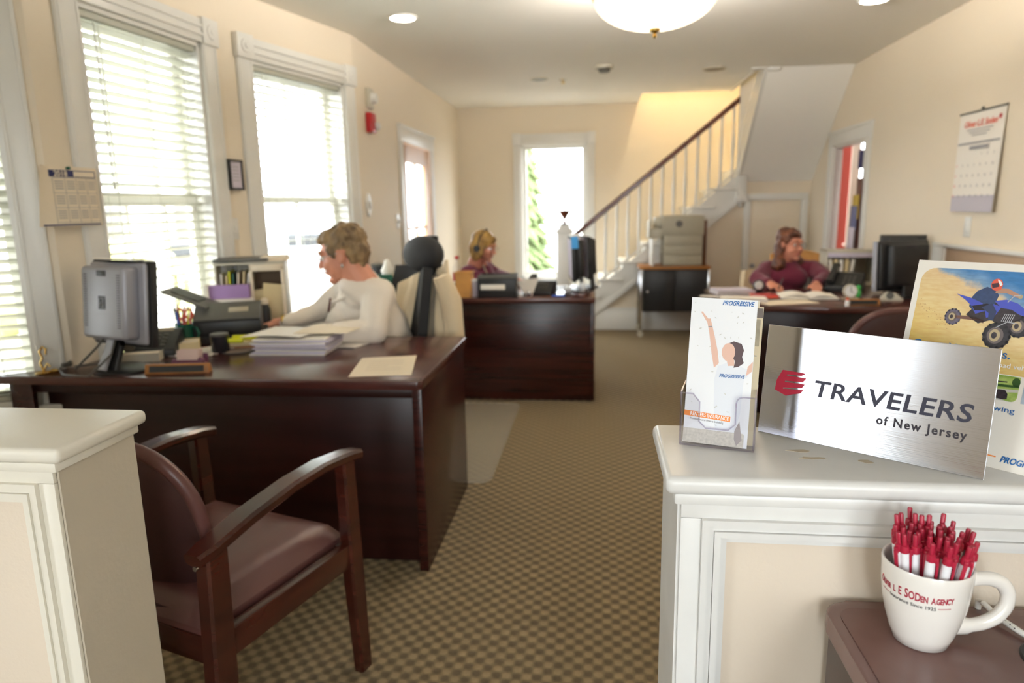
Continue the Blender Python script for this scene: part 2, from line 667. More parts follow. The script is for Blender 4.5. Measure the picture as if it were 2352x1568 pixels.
UPZ = 4.3
w2op = (0.215, 1.075, 0.62, 2.195)
w1op = (0.245, 1.01, 0.62, 2.205)
w0op = (0.22, 0.955, 0.62, 2.205)
wall('wall_bay_far', C_, D_, [w2op])
wall('wall_bay_middle', B0, C_, [w1op])
wall('wall_bay_near', A0, B0, [w0op], ext=(0, 0.0))
dl = (1.13, 2.16, 0.0, 1.93)          # entrance door, s measured from D_
wall('wall_left', D_, (-1.665, YE, 0), [dl], ext=(0, 0.16), t=0.05)
lfop = (0.78, 1.62, 0.7, 2.2)         # near left wall window
wall('wall_left_near', (-3.0, YF, 0), (-3.0, 1.9, 0), [(0.9, 1.76, 0.6, 2.2)])
eop = (0.755, 1.565, 0.50, 2.10)
wall('wall_end', (-1.665, YE, 0), (XR, YE, 0), [eop], h=UPZ, ext=(0, 0.16))
rop = (YE - 7.02, YE - 6.22, 0.0, 1.87)
wall('wall_right', (XR, YE, 0), (XR, YF, 0), [rop], ext=(0, 0), t=0.07)
wall('wall_upstairs', (XR, YE, 0), (XR, 6.5, 0), h=UPZ, z0=CZ)
wall('wall_near', (XR, YF, 0), (-3.0, YF, 0), [(0.85, 1.65, 0.5, 2.3), (1.95, 2.6, 0.5, 2.3)], ext=(0.16, 0.16))

# ceiling with the stairwell opening
CP = [(-3.1, YF - 0.1), (XR + 0.1, YF - 0.1), (XR + 0.1, 6.62), (1.42, 6.62), (1.42, 7.84), (0.485, 7.84), (0.485, YE + 0.1), (-1.75, YE + 0.1), (-1.75, 4.8), (-2.07, 3.66), (-2.18, 2.48), (-3.1, 1.97)]
cb = B(); cb.prism(CP, CZ, CZ + 0.22)
struct(cb.out('ceiling', M_ceil, smooth=False))
ub = B()
ub.bx(0.32, 0.485, 7.84, YE, CZ + 0.2, UPZ); ub.bx(0.4, 1.42, 7.68, 7.84, CZ + 0.2, UPZ); ub.bx(1.26, 1.42, 6.5, 7.84, CZ + 0.2, UPZ); ub.bx(1.42, XR, 6.46, 6.62, CZ + 0.2, UPZ)
struct(ub.out('wall_stairwell', M_wall, smooth=False))
ub = B(); ub.bx(0.3, XR + 0.2, 6.4, YE + 0.1, UPZ, UPZ + 0.1)
struct(ub.out('ceiling_stairwell', M_ceil, smooth=False))

# wall under the stairs
us = B()
us.prism([(-0.30, 0), (2.235, 0), (2.235, 1.60), (1.5, 1.60), (1.5, 1.42), (-0.20, 0.03)], YS, YS + 0.1, 'y')
struct(us.out('wall_understair', M_wall, smooth=False))

# baseboards
for nm, A, Bq, s0, s1, hh in (('baseboard_left', D_, V((-1.665, YE, 0)), 2.28, 3.68, 0.18), ('baseboard_end', V((-1.665, YE, 0)), V((XR, YE, 0)), 0, 1.5, 0.18),
                              ('baseboard_right', V((XR, YE, 0)), V((XR, YF, 0)), 2.5, 11.0, 0.16), ('baseboard_bay', B0, C_, 0, 1.18, 0.16)):
    b = B(); b.bx(s0, s1, -0.02, 0.001, 0, hh); b.bx(s0, s1, -0.028, 0.001, 0, hh * 0.78, 0.004)
    o = b.out(nm, M_trim); o.matrix_world = frame(A, Bq); struct(o)
b = B(); b.bx(0.0, 1.55, YS - 0.025, YS, 0, 0.245); b.bx(0.0, 1.55, YS - 0.035, YS, 0, 0.2, 0.004)
struct(b.out('baseboard_understair', M_trim))


# ------------------------------------------------------------------ windows
def casing(b, s0, s1, z0, z1, cw, y=0.0, head=0.12, blocks=True):
    """fluted side casings with a taller head and corner blocks"""
    for a, c in ((s0 - cw, s0), (s1, s1 + cw)):
        b.bx(a, c, y - 0.02, y + 0.001, z0, z1, 0.003)
        w = c - a
        for k in (0.12, 0.88):
            b.bx(a + w * k - w * 0.05, a + w * k + w * 0.05, y - 0.0235, y - 0.018, z0 + 0.02, z1 - 0.01, 0.002)


def window(n, A, Bq, op, cw=0.115, meet=1.43, mun=(1, 0), sill=True, depth=0.16, single=False):
    A = V(A); Bq = V(Bq)
    s0, s1, z0, z1 = op
    t = thing('window_%d' % n, None, None, kind='structure')
    F = frame(A, Bq)
    t.matrix_world = F
    MW[t.name] = F
    b = B()
    casing(b, s0, s1, z0, z1, cw)
    b.out('side_casing', M_trim, t)
    b = B()
    b.bx(s0, s1, -0.022, 0.001, z1, z1 + 0.115, 0.003)
    b.bx(s0, s1, -0.032, -0.02, z1 + 0.03, z1 + 0.045, 0.003)
    b.bx(s0, s1, -0.032, -0.02, z1 + 0.07, z1 + 0.085, 0.003)
    b.out('head_casing', M_trim, t)
    for a, c in ((s0 - cw - 0.008, s0 + 0.002), (s1 - 0.002, s1 + cw + 0.008)):
        b = B()
        b.bx(a, c, -0.036, 0.001, z1 - 0.005, z1 + 0.125, 0.004)
        b.cyl(((a + c) / 2, -0.037, z1 + 0.06), 0.04, 0.01, 0.034, 20, rotm(PI / 2))
        b.cyl(((a + c) / 2, -0.042, z1 + 0.06), 0.018, 0.01, 0.012, 14, rotm(PI / 2))
        b.out('corner_block', M_trim, t)
    b = B()
    for a, c in ((s0, s0 + 0.02), (s1 - 0.02, s1)):
        b.bx(a, c, 0.0, depth, z0, z1)
    b.bx(s0, s1, 0.0, depth, z1 - 0.02, z1)
    b.bx(s0, s1, 0.0, depth, z0, z0 + 0.02)
    b.out('jamb', M_trim, t, smooth=False)
    if sill:
        b = B()
        b.bx(s0 - cw - 0.03, s1 + cw + 0.03, -0.05, 0.03, z0 - 0.03, z0, 0.006)
        b.bx(s0 - cw, s1 + cw, -0.02, 0.001, z0 - 0.12, z0 - 0.03, 0.003)
        b.out('sill', M_trim, t)
    sashes = [(z0 + 0.02, z1 - 0.02, 0.09)] if single else [(z0 + 0.02, meet + 0.02, 0.09), (meet - 0.02, z1 - 0.02, 0.125)]
    for a, c, y in sashes:
        b = B()
        st = 0.045
        b.bx(s0 + 0.02, s0 + 0.02 + st, y, y + 0.035, a, c, 0.004)
        b.bx(s1 - 0.02 - st, s1 - 0.02, y, y + 0.035, a, c, 0.004)
        b.bx(s0 + 0.06, s1 - 0.06, y, y + 0.035, a, a + 0.045, 0.004)
        b.bx(s0 + 0.06, s1 - 0.06, y, y + 0.035, c - 0.04, c, 0.004)
        for k in range(mun[0]):
            xm = s0 + (s1 - s0) * (k + 1) / (mun[0] + 1)
            b.bx(xm - 0.009, xm + 0.009, y + 0.006, y + 0.03, a + 0.03, c - 0.03)
        f = b.out('sash', M_trim, t)
        g = B(); g.bx(s0 + 0.05, s1 - 0.05, y + 0.016, y + 0.02, a + 0.02, c - 0.02)
        g.out('pane', M_glass, f, smooth=False)
    # guides the skylight sampling through the opening
    c = F @ V(((s0 + s1) / 2, depth + 0.04, (z0 + z1) / 2))
    nrm = F.to_3x3() @ V((0, -1, 0))
    portal(c, s1 - s0, z1 - z0, nrm)
    return t


window(1, C_, D_, w2op, mun=(1, 0))
window(2, B0, C_, w1op, mun=(2, 0))
window(3, A0, B0, w0op, cw=0.09, mun=(1, 0))
window(4, (-1.665, YE, 0), (XR, YE, 0), eop, cw=0.085, single=True, mun=(0, 0))
window(5, (-3.0, YF, 0), (-3.0, 1.9, 0), (0.9, 1.76, 0.6, 2.2))
window(7, (XR, YF, 0), (-3.0, YF, 0), (0.85, 1.65, 0.5, 2.3), single=True, mun=(1, 0))
window(8, (XR, YF, 0), (-3.0, YF, 0), (1.95, 2.6, 0.5, 2.3), single=True, mun=(0, 0), sill=False)


# ------------------------------------------------------------------ blinds: each slat a part
def blind(A, Bq, op, label, tilt, spacing=0.043, drop=0.0):
    s0, s1, z0, z1 = op
    s0 += 0.024; s1 -= 0.024
    A = V(A); Bq = V(Bq)
    t = thing('window_blind', label, 'blind')
    F = frame(A, Bq)
    t.matrix_world = F
    MW[t.name] = F
    yc = 0.042
    b = B(); b.bx(s0, s1, yc - 0.03, yc + 0.03, z1 - 0.05, z1 - 0.02, 0.004); b.out('headrail', M_slat, t)
    w = s1 - s0
    b = B()
    b.grid(lambda u, v: ((u - 0.5) * w, (v - 0.5) * 0.05, 0.0025 * (1 - (2 * v - 1) ** 2)), 1, 4, 0.0028)
    sm = b.mesh('slat', M_slat)
    z = z1 - 0.070
    k = 0
    while z > z0 + 0.05:
        o = bpy.data.objects.new('slat', sm)
        COL.objects.link(o)
        o.parent = t
        o.location = ((s0 + s1) / 2, yc, z)
        o.rotation_euler = (tilt + random.uniform(-0.02, 0.02), random.uniform(-0.0015, 0.0015), 0)
        z -= spacing
    b = B(); b.bx(s0, s1, yc - 0.025, yc + 0.025, z0 + 0.022, z0 + 0.04, 0.004); b.out('bottom_rail', M_slat, t)
    for f in (0.14, 0.5, 0.86):
        b = B()
        for yy in (-0.027, 0.027):
            b.tube([(s0 + w * f, yc + yy, z1 - 0.06), (s0 + w * f, yc + yy, z0 + 0.03)], 0.0016, 5)
        b.out('ladder_cord', M_slat, t)
    b = B(); b.tube([(s0 + 0.07, yc - 0.034, z1 - 0.06), (s0 + 0.072, yc - 0.036, z1 - 0.7)], 0.003, 6); b.cyl((s0 + 0.072, yc - 0.036, z1 - 0.72), 0.006, 0.04, 0.004, 8); b.out('pull_cord', M_slat, t)
    return t


blind(B0, C_, w1op, 'white slatted blind in the tall window right behind the silver desk monitor', -0.27)
blind(C_, D_, w2op, 'white slatted blind in the window behind the short-haired person', -0.10)
blind(A0, B0, w0op, 'white slatted blind at the left edge, behind the small gold ornament', -0.45)

# ------------------------------------------------------------------ entrance door in the left wall (door_1)
F = frame(D_, V((-1.665, YE, 0)))
t = thing('door_1', None, None, kind='structure'); t.matrix_world = F; MW[t.name] = F
s0, s1 = dl[0], dl[1]
b = B(); casing(b, s0, s1, 0, 1.93, 0.1); b.out('side_casing', M_trim, t)
b = B(); b.bx(s0 - 0.11, s1 + 0.11, -0.026, 0.001, 1.93, 2.06, 0.004); b.bx(s0 - 0.12, s1 + 0.12, -0.04, 0.001, 2.045, 2.07, 0.004); b.out('head_casing', M_trim, t)
b = B()
y0, y1 = 0.0, 0.035
for a, c in ((s0 + 0.01, s0 + 0.14), (s1 - 0.22, s1 - 0.01)):
    b.bx(a, c, y0, y1, 0.01, 1.92, 0.003)
b.bx(s0 + 0.13, s1 - 0.21, y0, y1, 1.77, 1.92); b.bx(s0 + 0.13, s1 - 0.21, y0, y1, 0.01, 0.25); b.bx(s0 + 0.13, s1 - 0.21, y0, y1, 0.82, 0.95)
xm = (s0 + s1) / 2 - 0.02
b.bx(xm - 0.015, xm + 0.015, y0 + 0.01, y1, 0.95, 1.78); b.bx(s0 + 0.13, s1 - 0.21, y0 + 0.01, y1, 1.17, 1.2); b.bx(s0 + 0.13, s1 - 0.21, y0 + 0.008, y1 - 0.008, 0.25, 0.82)
b.out('leaf', M_doorw, t)
b = B(); b.bx(s0 + 0.13, s1 - 0.21, 0.020, 0.024, 0.95, 1.78); b.out('glass', M_glass, t, smooth=False)
b = B(); b.sph((s0 + 0.07, -0.03, 0.92), 0.028); b.cyl((s0 + 0.07, 0.0, 0.92), 0.012, 0.05, rot=rotm(PI / 2)); b.out('knob', M_brass, t)
portal(F @ V(((s0 + s1) / 2, 0.1, 1.36)), 0.7, 0.85, (1, 0, 0))

# closet door under the stairs (door_2)
t = thing('door_2', None, None, (0, YS, 0), kind='structure')
b = B()
b.bx(1.555, 1.625, -0.022, 0, 0, 1.385, 0.004); b.bx(2.135, 2.205, -0.022, 0, 0, 1.385, 0.004); b.bx(1.555, 2.205, -0.024, 0, 1.386, 1.455, 0.004)
b.out('casing', M_trim, t)
b = B(); b.bx(1.63, 2.13, -0.01, 0.001, 0.01, 1.38, 0.002); b.out('leaf', M_wall, t)
b = B(); b.sph((1.665, -0.045, 0.70), 0.025); b.cyl((1.665, -0.02, 0.70), 0.01, 0.05, rot=rotm(PI / 2)); b.out('knob', M_silver, t)

# doorway to the red room in the right wall (door_3)
F = frame(V((XR, YE, 0)), V((XR, YF, 0)))
t = thing('door_3', None, None, kind='structure'); t.matrix_world = F; MW[t.name] = F
s0, s1 = rop[0], rop[1]
b = B(); casing(b, s0, s1, 0, 1.87, 0.11); b.out('side_casing', M_trim, t)
b = B(); b.bx(s0 - 0.12, s1 + 0.12, -0.022, 0.001, 1.87, 1.99, 0.004); b.bx(s0 - 0.13, s1 + 0.13, -0.03, 0.001, 1.98, 2.005, 0.004); b.out('head_casing', M_trim, t)
b = B()
for a, c in ((s0, s0 + 0.02), (s1 - 0.02, s1)):
    b.bx(a, c, 0, 0.07, 0, 1.87)
b.bx(s0, s1, 0, 0.07, 1.85, 1.87)
b.out('jamb', M_trim, t)
# the red room
wall('wall_red_room_far', (XR + 0.16, 9.0, 0), (5.4, 9.0, 0), [(0.76, 1.5, 0.85, 2.15)], m=M_redroom)
window(10, (XR + 0.16, 9.0, 0), (5.4, 9.0, 0), (0.76, 1.5, 0.85, 2.15), cw=0.09)
b = B(); b.bx(5.3, 5.4, 4.9, 9.0, 0, CZ); b.bx(XR + 0.16, 5.4, 4.9, 5.0, 0, CZ)
struct(b.out('wall_red_room', M_redroom, smooth=False))
b = B(); b.bx(XR + 0.16, 5.4, 4.9, 9.3, CZ, CZ + 0.1); struct(b.out('ceiling_red_room', M_ceil, smooth=False))

# ------------------------------------------------------------------ staircase
st = thing('staircase', 'white staircase with a brown handrail and turned balusters rising to the right', 'staircase', (-0.3, YS, 0))
X0 = -0.42; TR = 0.2385; RI = 0.19; NST = 8
ysf = YS - 0.035
sb = B()
poly = [(-0.26, 0.24), (1.47, 1.655), (1.47, 1.33), (-0.10, 0.075), (-0.26, 0.0)]
sb.prism(poly, ysf, YS + 0.02, 'y')
sb.out('stringer', M_trim, st, world=True)
sb = B()
sb.sweep([(-0.12, ysf - 0.006, 0.10), (1.47, ysf - 0.006, 1.372)], 0.014, 0.05, 0.003)
sb.sweep([(-0.26, ysf - 0.006, 0.30), (1.47, ysf - 0.006, 1.69)], 0.012, 0.02, 0.003)
sb.out('stringer_moulding', M_trim, st, world=True)
for k in range(NST):
    xa = X0 + k * TR
    z = RI * (k + 1)
    b = B(); b.bx(xa - 0.03, xa + TR, YS - 0.06, YE - 0.01, z - 0.028, z, 0.008); b.out('tread', M_trim, st, world=True)
    b = B(); b.bx(xa, xa + 0.018, YS - 0.03, YE - 0.01, z - RI, z - 0.028); b.bx(xa, xa + TR, YS - 0.04, YS + 0.01, z - RI * 0.9, z - 0.028); b.out('riser', M_trim, st, world=True)
b = B(); b.bx(1.47, XR - 0.005, YS, YE - 0.01, 1.58, 1.72); b.out('landing', M_trim, st, world=True)
# balusters
bp_ = [(0.0, 0.0), (0.016, 0.0), (0.016, 0.12), (0.011, 0.14), (0.017, 0.17), (0.012, 0.20), (0.015, 0.30), (0.018, 0.42), (0.012, 0.58), (0.010, 0.64), (0.016, 0.66), (0.011, 0.69)]
n = 0
for k in range(NST):
    for f in (0.05, 0.168):
        x = X0 + k * TR + f
        if x < -0.17 or x > 1.43:
            continue
        zb = RI * (k + 1)
        zt = 1.036 + (x + 0.239) * 0.805 - 0.02
        h = zt - zb
        b = B()
        sc_ = h / 0.80
        pr_ = [(r, z * sc_) for r, z in bp_] + [(0.015, 0.71 * sc_), (0.015, h)]
        b.lathe(pr_, (x, YS - 0.012, zb), 8)
        b.out('baluster', M_trim, st, world=True)
b = B()
b.sweep([(-0.27, YS - 0.012, 1.012), (1.49, YS - 0.012, 2.428)], 0.055, 0.052, 0.014)
b.out('handrail', M_rail, st, world=True, label='brown stained handrail')
# newel post at the foot
b = B()
nx, ny = -0.34, YS - 0.02
b.bx(nx - 0.08, nx + 0.08, ny - 0.08, ny + 0.08, 0, 1.08, 0.006)
b.bx(nx - 0.1, nx + 0.1, ny - 0.1, ny + 0.1, 0, 0.22, 0.01)
for s_ in (-1, 1):
    b.bx(nx - 0.05, nx + 0.05, ny + s_ * 0.08 - 0.006, ny + s_ * 0.08 + 0.006, 0.32, 0.98, 0.004)
b.bx(nx - 0.1, nx + 0.1, ny - 0.1, ny + 0.1, 1.07, 1.10, 0.008)
b.bx(nx - 0.085, nx + 0.085, ny - 0.085, ny + 0.085, 1.10, 1.125, 0.006)
b.bx(nx - 0.06, nx + 0.06, ny - 0.06, ny + 0.06, 1.125, 1.165, 0.008)
b.out('newel_post', M_trim, st, world=True)
# landing post with its drop
b = B()
px_, py_ = 1.515, YS - 0.02
b.bx(px_ - 0.05, px_ + 0.05, py_ - 0.05, py_ + 0.05, 1.37, CZ + 0.2, 0.005)
b.bx(px_ - 0.06, px_ + 0.06, py_ - 0.06, py_ + 0.06, 1.37, 1.43, 0.006)
b.lathe([(0, -0.06), (0.018, -0.05), (0.03, -0.03), (0.02, -0.012), (0.035, 0)], (px_, py_, 1.37), 14)
b.out('landing_post', M_trim, st, world=True)
# second flight towards the room
YC = 6.62
b = B()
b.prism([(YS, 1.57), (YC, CZ), (YC, CZ + 0.3), (YS, 1.95)], 1.475, 1.505, 'x')
b.out('upper_stringer', M_trim, st, world=True)
b = B()
b.prism([(YS + 0.02, 1.56), (YC, CZ), (YC, CZ + 0.08), (YS + 0.02, 1.66)], 1.505, XR - 0.002, 'x')
b.out('soffit', M_ceil, st, world=True, label='sloping grey-white underside of the upper flight')
b = B()
for k in range(7):
    y = 7.52 - 0.12 * k
    z = 1.95 + (YS - y) * 0.93
    b.cyl((1.49, y, z + 0.3), 0.013, 0.66, seg=8)
b.out('upper_baluster', M_trim, st, world=True)
bpy.data.objects['upper_baluster']['kind'] = 'stuff'
b = B(); b.sweep([(1.49, 7.6, 2.62), (1.49, 6.7, 3.42)], 0.05, 0.05, 0.01); b.out('upper_handrail', M_rail, st, world=True)
b = B(); b.bx(1.36, 1.5, 6.60, 6.68, CZ - 0.012, CZ + 0.03, 0.004); b.bx(1.50, 1.60, 6.58, 6.72, CZ - 0.03, CZ + 0.0, 0.006); b.bx(1.40, 1.425, 6.62, 7.84, CZ - 0.012, CZ + 0.2, 0.003); b.out('opening_trim', M_trim, st, world=True)

# urn ornament on the newel
t = thing('urn_ornament', 'small turned brown wooden urn with a thin finial on top of the white newel post', 'ornament', (nx, ny, 1.165))
b = B(); b.lathe([(0.045, 0), (0.048, 0.01), (0.018, 0.022), (0.012, 0.05), (0.022, 0.07), (0.05, 0.11), (0.062, 0.14), (0.062, 0.152), (0.05, 0.15), (0.0, 0.12)], (0, 0, 0), 20); b.out('bowl', M_rail, t)
b = B(); b.cyl((0, 0, 0.16), 0.006, 0.09, seg=8); b.sph((0, 0, 0.212), (0.012, 0.012, 0.02), 10); b.out('finial', M_dgrey, t)

# ------------------------------------------------------------------ ceiling things
M_bowl = mat('lit_alabaster_glass', S(255, 236, 200), 0.4, emit=(S(255, 236, 208), 1.6))
_nt = M_bowl.node_tree
_tc = _nt.nodes.new('ShaderNodeTexCoord'); _sx = _nt.nodes.new('ShaderNodeSeparateXYZ'); _mr = _nt.nodes.new('ShaderNodeMapRange')
_nt.links.new(_tc.outputs['Object'], _sx.inputs[0]); _nt.links.new(_sx.outputs['Z'], _mr.inputs[0])
# the bulb sits low in the bowl, so the glass is brightest at its foot
_mr.inputs[1].default_value = -0.315; _mr.inputs[2].default_value = -0.17; _mr.inputs[3].default_value = 0.75; _mr.inputs[4].default_value = 0.14
_nt.links.new(_mr.outputs[0], _nt.nodes['Principled BSDF'].inputs['Emission Strength'])
M_lens = mat('lit_lamp_lens', S(255, 244, 220), 0.4, emit=(S(255, 246, 228), 5.0))
lx, ly, lz = 0.285, 3.70, 2.215
t = thing('ceiling_lamp', 'brass-trimmed frosted glass dome lamp hanging from the ceiling', 'lamp', (lx, ly, CZ))
b = B()
RB = 0.305
prof = [(0, lz - CZ)] + [(RB * math.sin(a), lz - CZ + 0.155 * (1 - math.cos(a))) for a in [PI / 2 * i / 10 for i in range(1, 11)]]
pin = [(r * 0.985, z + 0.006) for r, z in prof[::-1]]
pin[-1] = (0, lz - CZ + 0.006)
b.lathe(prof + pin, (0, 0, 0), 40)
b.out('glass_bowl', M_bowl, t, label='glowing frosted glass bowl')
b = B()
zr = lz - CZ + 0.155
ring = [(RB * math.cos(2 * PI * i / 48), RB * math.sin(2 * PI * i / 48), zr + 0.004) for i in range(48)]
b.tube(ring, 0.009, 8, close=True)
ring = [((RB + 0.008) * math.cos(2 * PI * i / 48), (RB + 0.008) * math.sin(2 * PI * i / 48), zr + 0.02) for i in range(48)]
b.tube(ring, 0.006, 6, close=True)
for k in range(3):
    a = 2 * PI * k / 3 + 2.6
    b.tube([(RB * math.cos(a), RB * math.sin(a), zr), (RB * 0.5 * math.cos(a), RB * 0.5 * math.sin(a), zr * 0.55), (0.05 * math.cos(a), 0.05 * math.sin(a), -0.02)], 0.006, 6)
    b.sph(((RB + 0.014) * math.cos(a), (RB + 0.014) * math.sin(a), zr), 0.02, 10)
b.lathe([(0.07, 0), (0.07, -0.015), (0.03, -0.03), (0, -0.03)], (0, 0, 0), 20)
b.out('brass_frame', M_brass, t)
L_ = bpy.data.lights.new('lamp_bulb', 'POINT'); L_.energy = 38; L_.color = (1.0, 0.94, 0.86); L_.shadow_soft_size = 0.05
o_ = bpy.data.objects.new('lamp_bulb', L_); COL.objects.link(o_); o_.parent = t; o_.location = (0, 0, lz - CZ + 0.20)
b = B(); b.lathe([(0, -0.045), (0.007, -0.04), (0.011, -0.03), (0.007, -0.022), (0.009, -0.018), (0.026, -0.008), (0.028, 0.002), (0.015, 0.008), (0, 0.01)], (0, 0, lz - CZ - 0.002), 18); b.out('finial', M_brass, t)


def downlight(x, y, r, label, lit):
    t = thing('recessed_light', label, 'light', (x, y, CZ), group='recessed ceiling lights')
    b = B(); b.lathe([(r * 0.8, -0.001), (r * 0.82, -0.008), (r * 0.9, -0.010), (r, -0.006), (r, 0.0)], (0, 0, 0), 28)
    b.out('trim_ring', M_trim if lit else M_ltgrey, t)
    b = B(); b.cyl((0, 0, -0.004), r * 0.83, 0.007, seg=28); b.out('lens', M_lens if lit else M_dgrey, t)
    return t


downlight(-1.20, 4.46, 0.093, 'glowing round recessed light in the ceiling above the windows', True)
downlight(1.63, 4.60, 0.093, 'glowing round recessed light in the ceiling nearest the right wall, cut by the frame', True)
downlight(-0.535, 6.74, 0.085, 'unlit round recessed light in the ceiling above the far desk', False)
downlight(1.03, 6.58, 0.10, 'pale unlit round recessed light in the ceiling beside the stair opening', False)
# fill panels added behind the camera to brighten the front of the room
M_lp = mat('lit_ceiling_panel', S(240, 246, 255), 0.4, emit=(S(246, 248, 255), 0.9))
for i, (x, y) in enumerate(((-1.6, -0.9), (0.9, -0.9), (-0.4, -1.9))):
    t = thing('ceiling_panel_light', ['square ceiling panel light over the left of the front area', 'square ceiling panel light over the right of the front area', 'square ceiling panel light by the front windows'][i], 'light', (x, y, CZ), group='panel lights of the front area')
    b = B(); b.bx(-0.31, 0.31, -0.31, 0.31, -0.012, 0.0, 0.003); b.out('frame', M_trim, t)
    b = B(); b.bx(-0.28, 0.28, -0.28, 0.28, -0.016, -0.011); b.out('diffuser', M_lp, t, smooth=False)
t = thing('smoke_detector', 'small beige smoke detector on the ceiling before the stair opening', 'detector', (0.064, 6.25, CZ))
b = B(); b.cyl((0, 0, -0.012), 0.075, 0.024, 0.08, 24); b.out('base', M_ltgrey, t)
b = B(); b.cyl((0, 0, -0.036), 0.045, 0.03, 0.06, 24); b.out('sensor', M_dgrey, t)
t = thing('fire_sprinkler', 'tiny brass sprinkler head in the ceiling beside the unlit light', 'sprinkler', (-0.314, 6.80, CZ))
b = B(); b.cyl((0, 0, -0.004), 0.035, 0.008, seg=20); b.out('plate', M_ltgrey, t)
b = B(); b.cyl((0, 0, -0.02), 0.01, 0.03, seg=10); b.cyl((0, 0, -0.036), 0.02, 0.004, seg=12); b.out('nozzle', M_brass, t)
# lamp up in the stairwell
t = thing('stairwell_lamp', 'round white ceiling lamp above the stairs', 'lamp', (0.95, 8.1, UPZ))
M_up = mat('lit_stair_lamp', S(255, 226, 160), 0.4, emit=(S(255, 240, 200), 52.0))
b = B(); b.lathe([(0.15, 0), (0.15, -0.03), (0.11, -0.08), (0, -0.1)], (0, 0, 0), 24); b.out('diffuser', M_up, t)
b = B(); b.cyl((0, 0, -0.008), 0.17, 0.016, seg=24); b.out('base', M_trim, t)

M_lens2 = mat('lit_red_room_lamp', S(255, 246, 230), 0.4, emit=(S(255, 244, 224), 8.0))  # glow of the fill lamp added inside the red room
# ------------------------------------------------------------------ things on the left wall
FL = frame(D_, V((-1.665, YE, 0)))


def onwall(F, name, label, cat, s, z, group=None):
    t = thing(name, label, cat, group=group)
    t.matrix_world = F @ Matrix.Translation((s, 0, z))
    MW[t.name] = t.matrix_world.copy()
    return t


t = onwall(FL, 'emergency_speaker', 'beige round sounder on the wall above the red fire alarm', 'alarm', 0.29, 2.16)
b = B(); b.bx(-0.055, 0.055, -0.03, 0, -0.07, 0.07, 0.006); b.out('box', M_ltgrey, t)
b = B(); b.cyl((0.01, -0.045, 0), 0.045, 0.04, 0.035, 18, rotm(PI / 2)); b.out('horn', M_trim, t)
t = onwall(FL, 'fire_alarm', 'red wall fire alarm with a clear round strobe', 'alarm', 0.27, 1.985)
b = B(); b.bx(-0.06, 0.06, -0.045, 0, -0.07, 0.07, 0.008); b.out('housing', mat('fire_alarm_red', S(178, 26, 34), 0.35), t)
b = B(); b.sph((0.045, -0.055, -0.02), (0.03, 0.03, 0.03), 14); b.out('strobe', M_trim, t)
t = onwall(FL, 'wall_speaker', 'oval white plaque on the wall beneath the fire alarm', 'plaque', 0.16, 1.395)
b = B(); b.lathe([(0.07, 0), (0.07, -0.01), (0.055, -0.016), (0, -0.012)], (0, 0, 0), 24, rotm(-PI / 2), (0.8, 1.25, 1)); b.out('plate', M_trim, t)
b = B(); b.sph((0, -0.018, 0), (0.02, 0.008, 0.03), 12); b.out('boss', M_trim, t)


def switch(F, s, z, label, w=0.07, n=1):
    t = onwall(F, 'light_switch', label, 'switch', s, z)
    b = B(); b.bx(-w / 2, w / 2, -0.007, 0, -0.058, 0.058, 0.003); b.out('plate', M_trim, t)
    for k in range(n):
        x = (k - (n - 1) / 2) * 0.045
        b = B(); b.bx(x - 0.008, x + 0.008, -0.016, -0.005, -0.016, 0.016, 0.002); b.out('toggle', M_trim, t)
    return t


switch(FL, 0.92, 1.26, 'white light switch beside the tan entrance door', 0.11, 2)
F1 = frame(B0, C_)
switch(F1, 1.158, 1.27, 'white light switch between the two tall blinds')
t = onwall(F1, 'picture_frame', 'small black-framed certificate on the wall between the two tall windows', 'picture', 1.175, 1.56)
t.matrix_world = t.matrix_world @ Matrix.Translation((0, -0.026, 0)); MW[t.name] = t.matrix_world.copy()
b = B()
for a in (-1, 1):
    b.bx(a * 0.055 - 0.005, a * 0.055 + 0.005, -0.014, 0.026, -0.08, 0.08); b.bx(-0.06, 0.06, -0.014, 0.02, a * 0.075 - 0.005, a * 0.075 + 0.005)
b.out('frame', M_black, t)
b = B(); b.bx(-0.052, 0.052, -0.006, 0, -0.072, 0.072); b.out('certificate', M_paperl, t)
b = B()
for k in range(5):
    b.bx(-0.03, 0.03, -0.0075, -0.006, 0.04 - k * 0.018, 0.044 - k * 0.018)
b.out('print', M_greyp, t)

# year calendar hanging between the left windows
t = thing('year_calendar', 'year calendar sheet with a navy heading pinned between the two left windows', 'calendar')
pd = P(86, 522, x=-2.085); pc = P(224, 518, x=-2.045)
F = Matrix.Translation(pd) @ Matrix.Rotation(math.atan2(pc.y - pd.y, pc.x - pd.x), 4, 'Z')
t.matrix_world = F; MW[t.name] = F
cw_ = 0.285; chh = 0.228
b = B(); b.grid(lambda u, v: (u * cw_, -0.012 - 0.012 * math.sin(u * PI) - (0.08 * max(0, 0.17 - u) * v * 3), v * chh), 12, 6, 0.0008); b.out('sheet', M_paper2, t)
bend = lambda x, z, o=0.0: (x, -0.0135 - 0.012 * math.sin(x / cw_ * PI) - o, z)
b = B()
b.grid(lambda u, v: bend(0.06 + u * 0.215, 0.188 + v * 0.026), 8, 1, 0.0004)
b.out('heading_band', mat('navy_print', S(40, 44, 92), 0.6), t)
b = B(); b.grid(lambda u, v: bend(0.015 + u * 0.26, 0.003 + v * 0.006), 8, 1, 0.0004); b.out('footer_band', mat('navy_print', S(40, 44, 92), 0.6), t)
b = B(); b.grid(lambda u, v: bend(0.165 + u * 0.105, 0.191 + v * 0.02, 0.0006), 6, 1, 0.0003); b.out('heading_panel', M_paper2, t)
b = B()
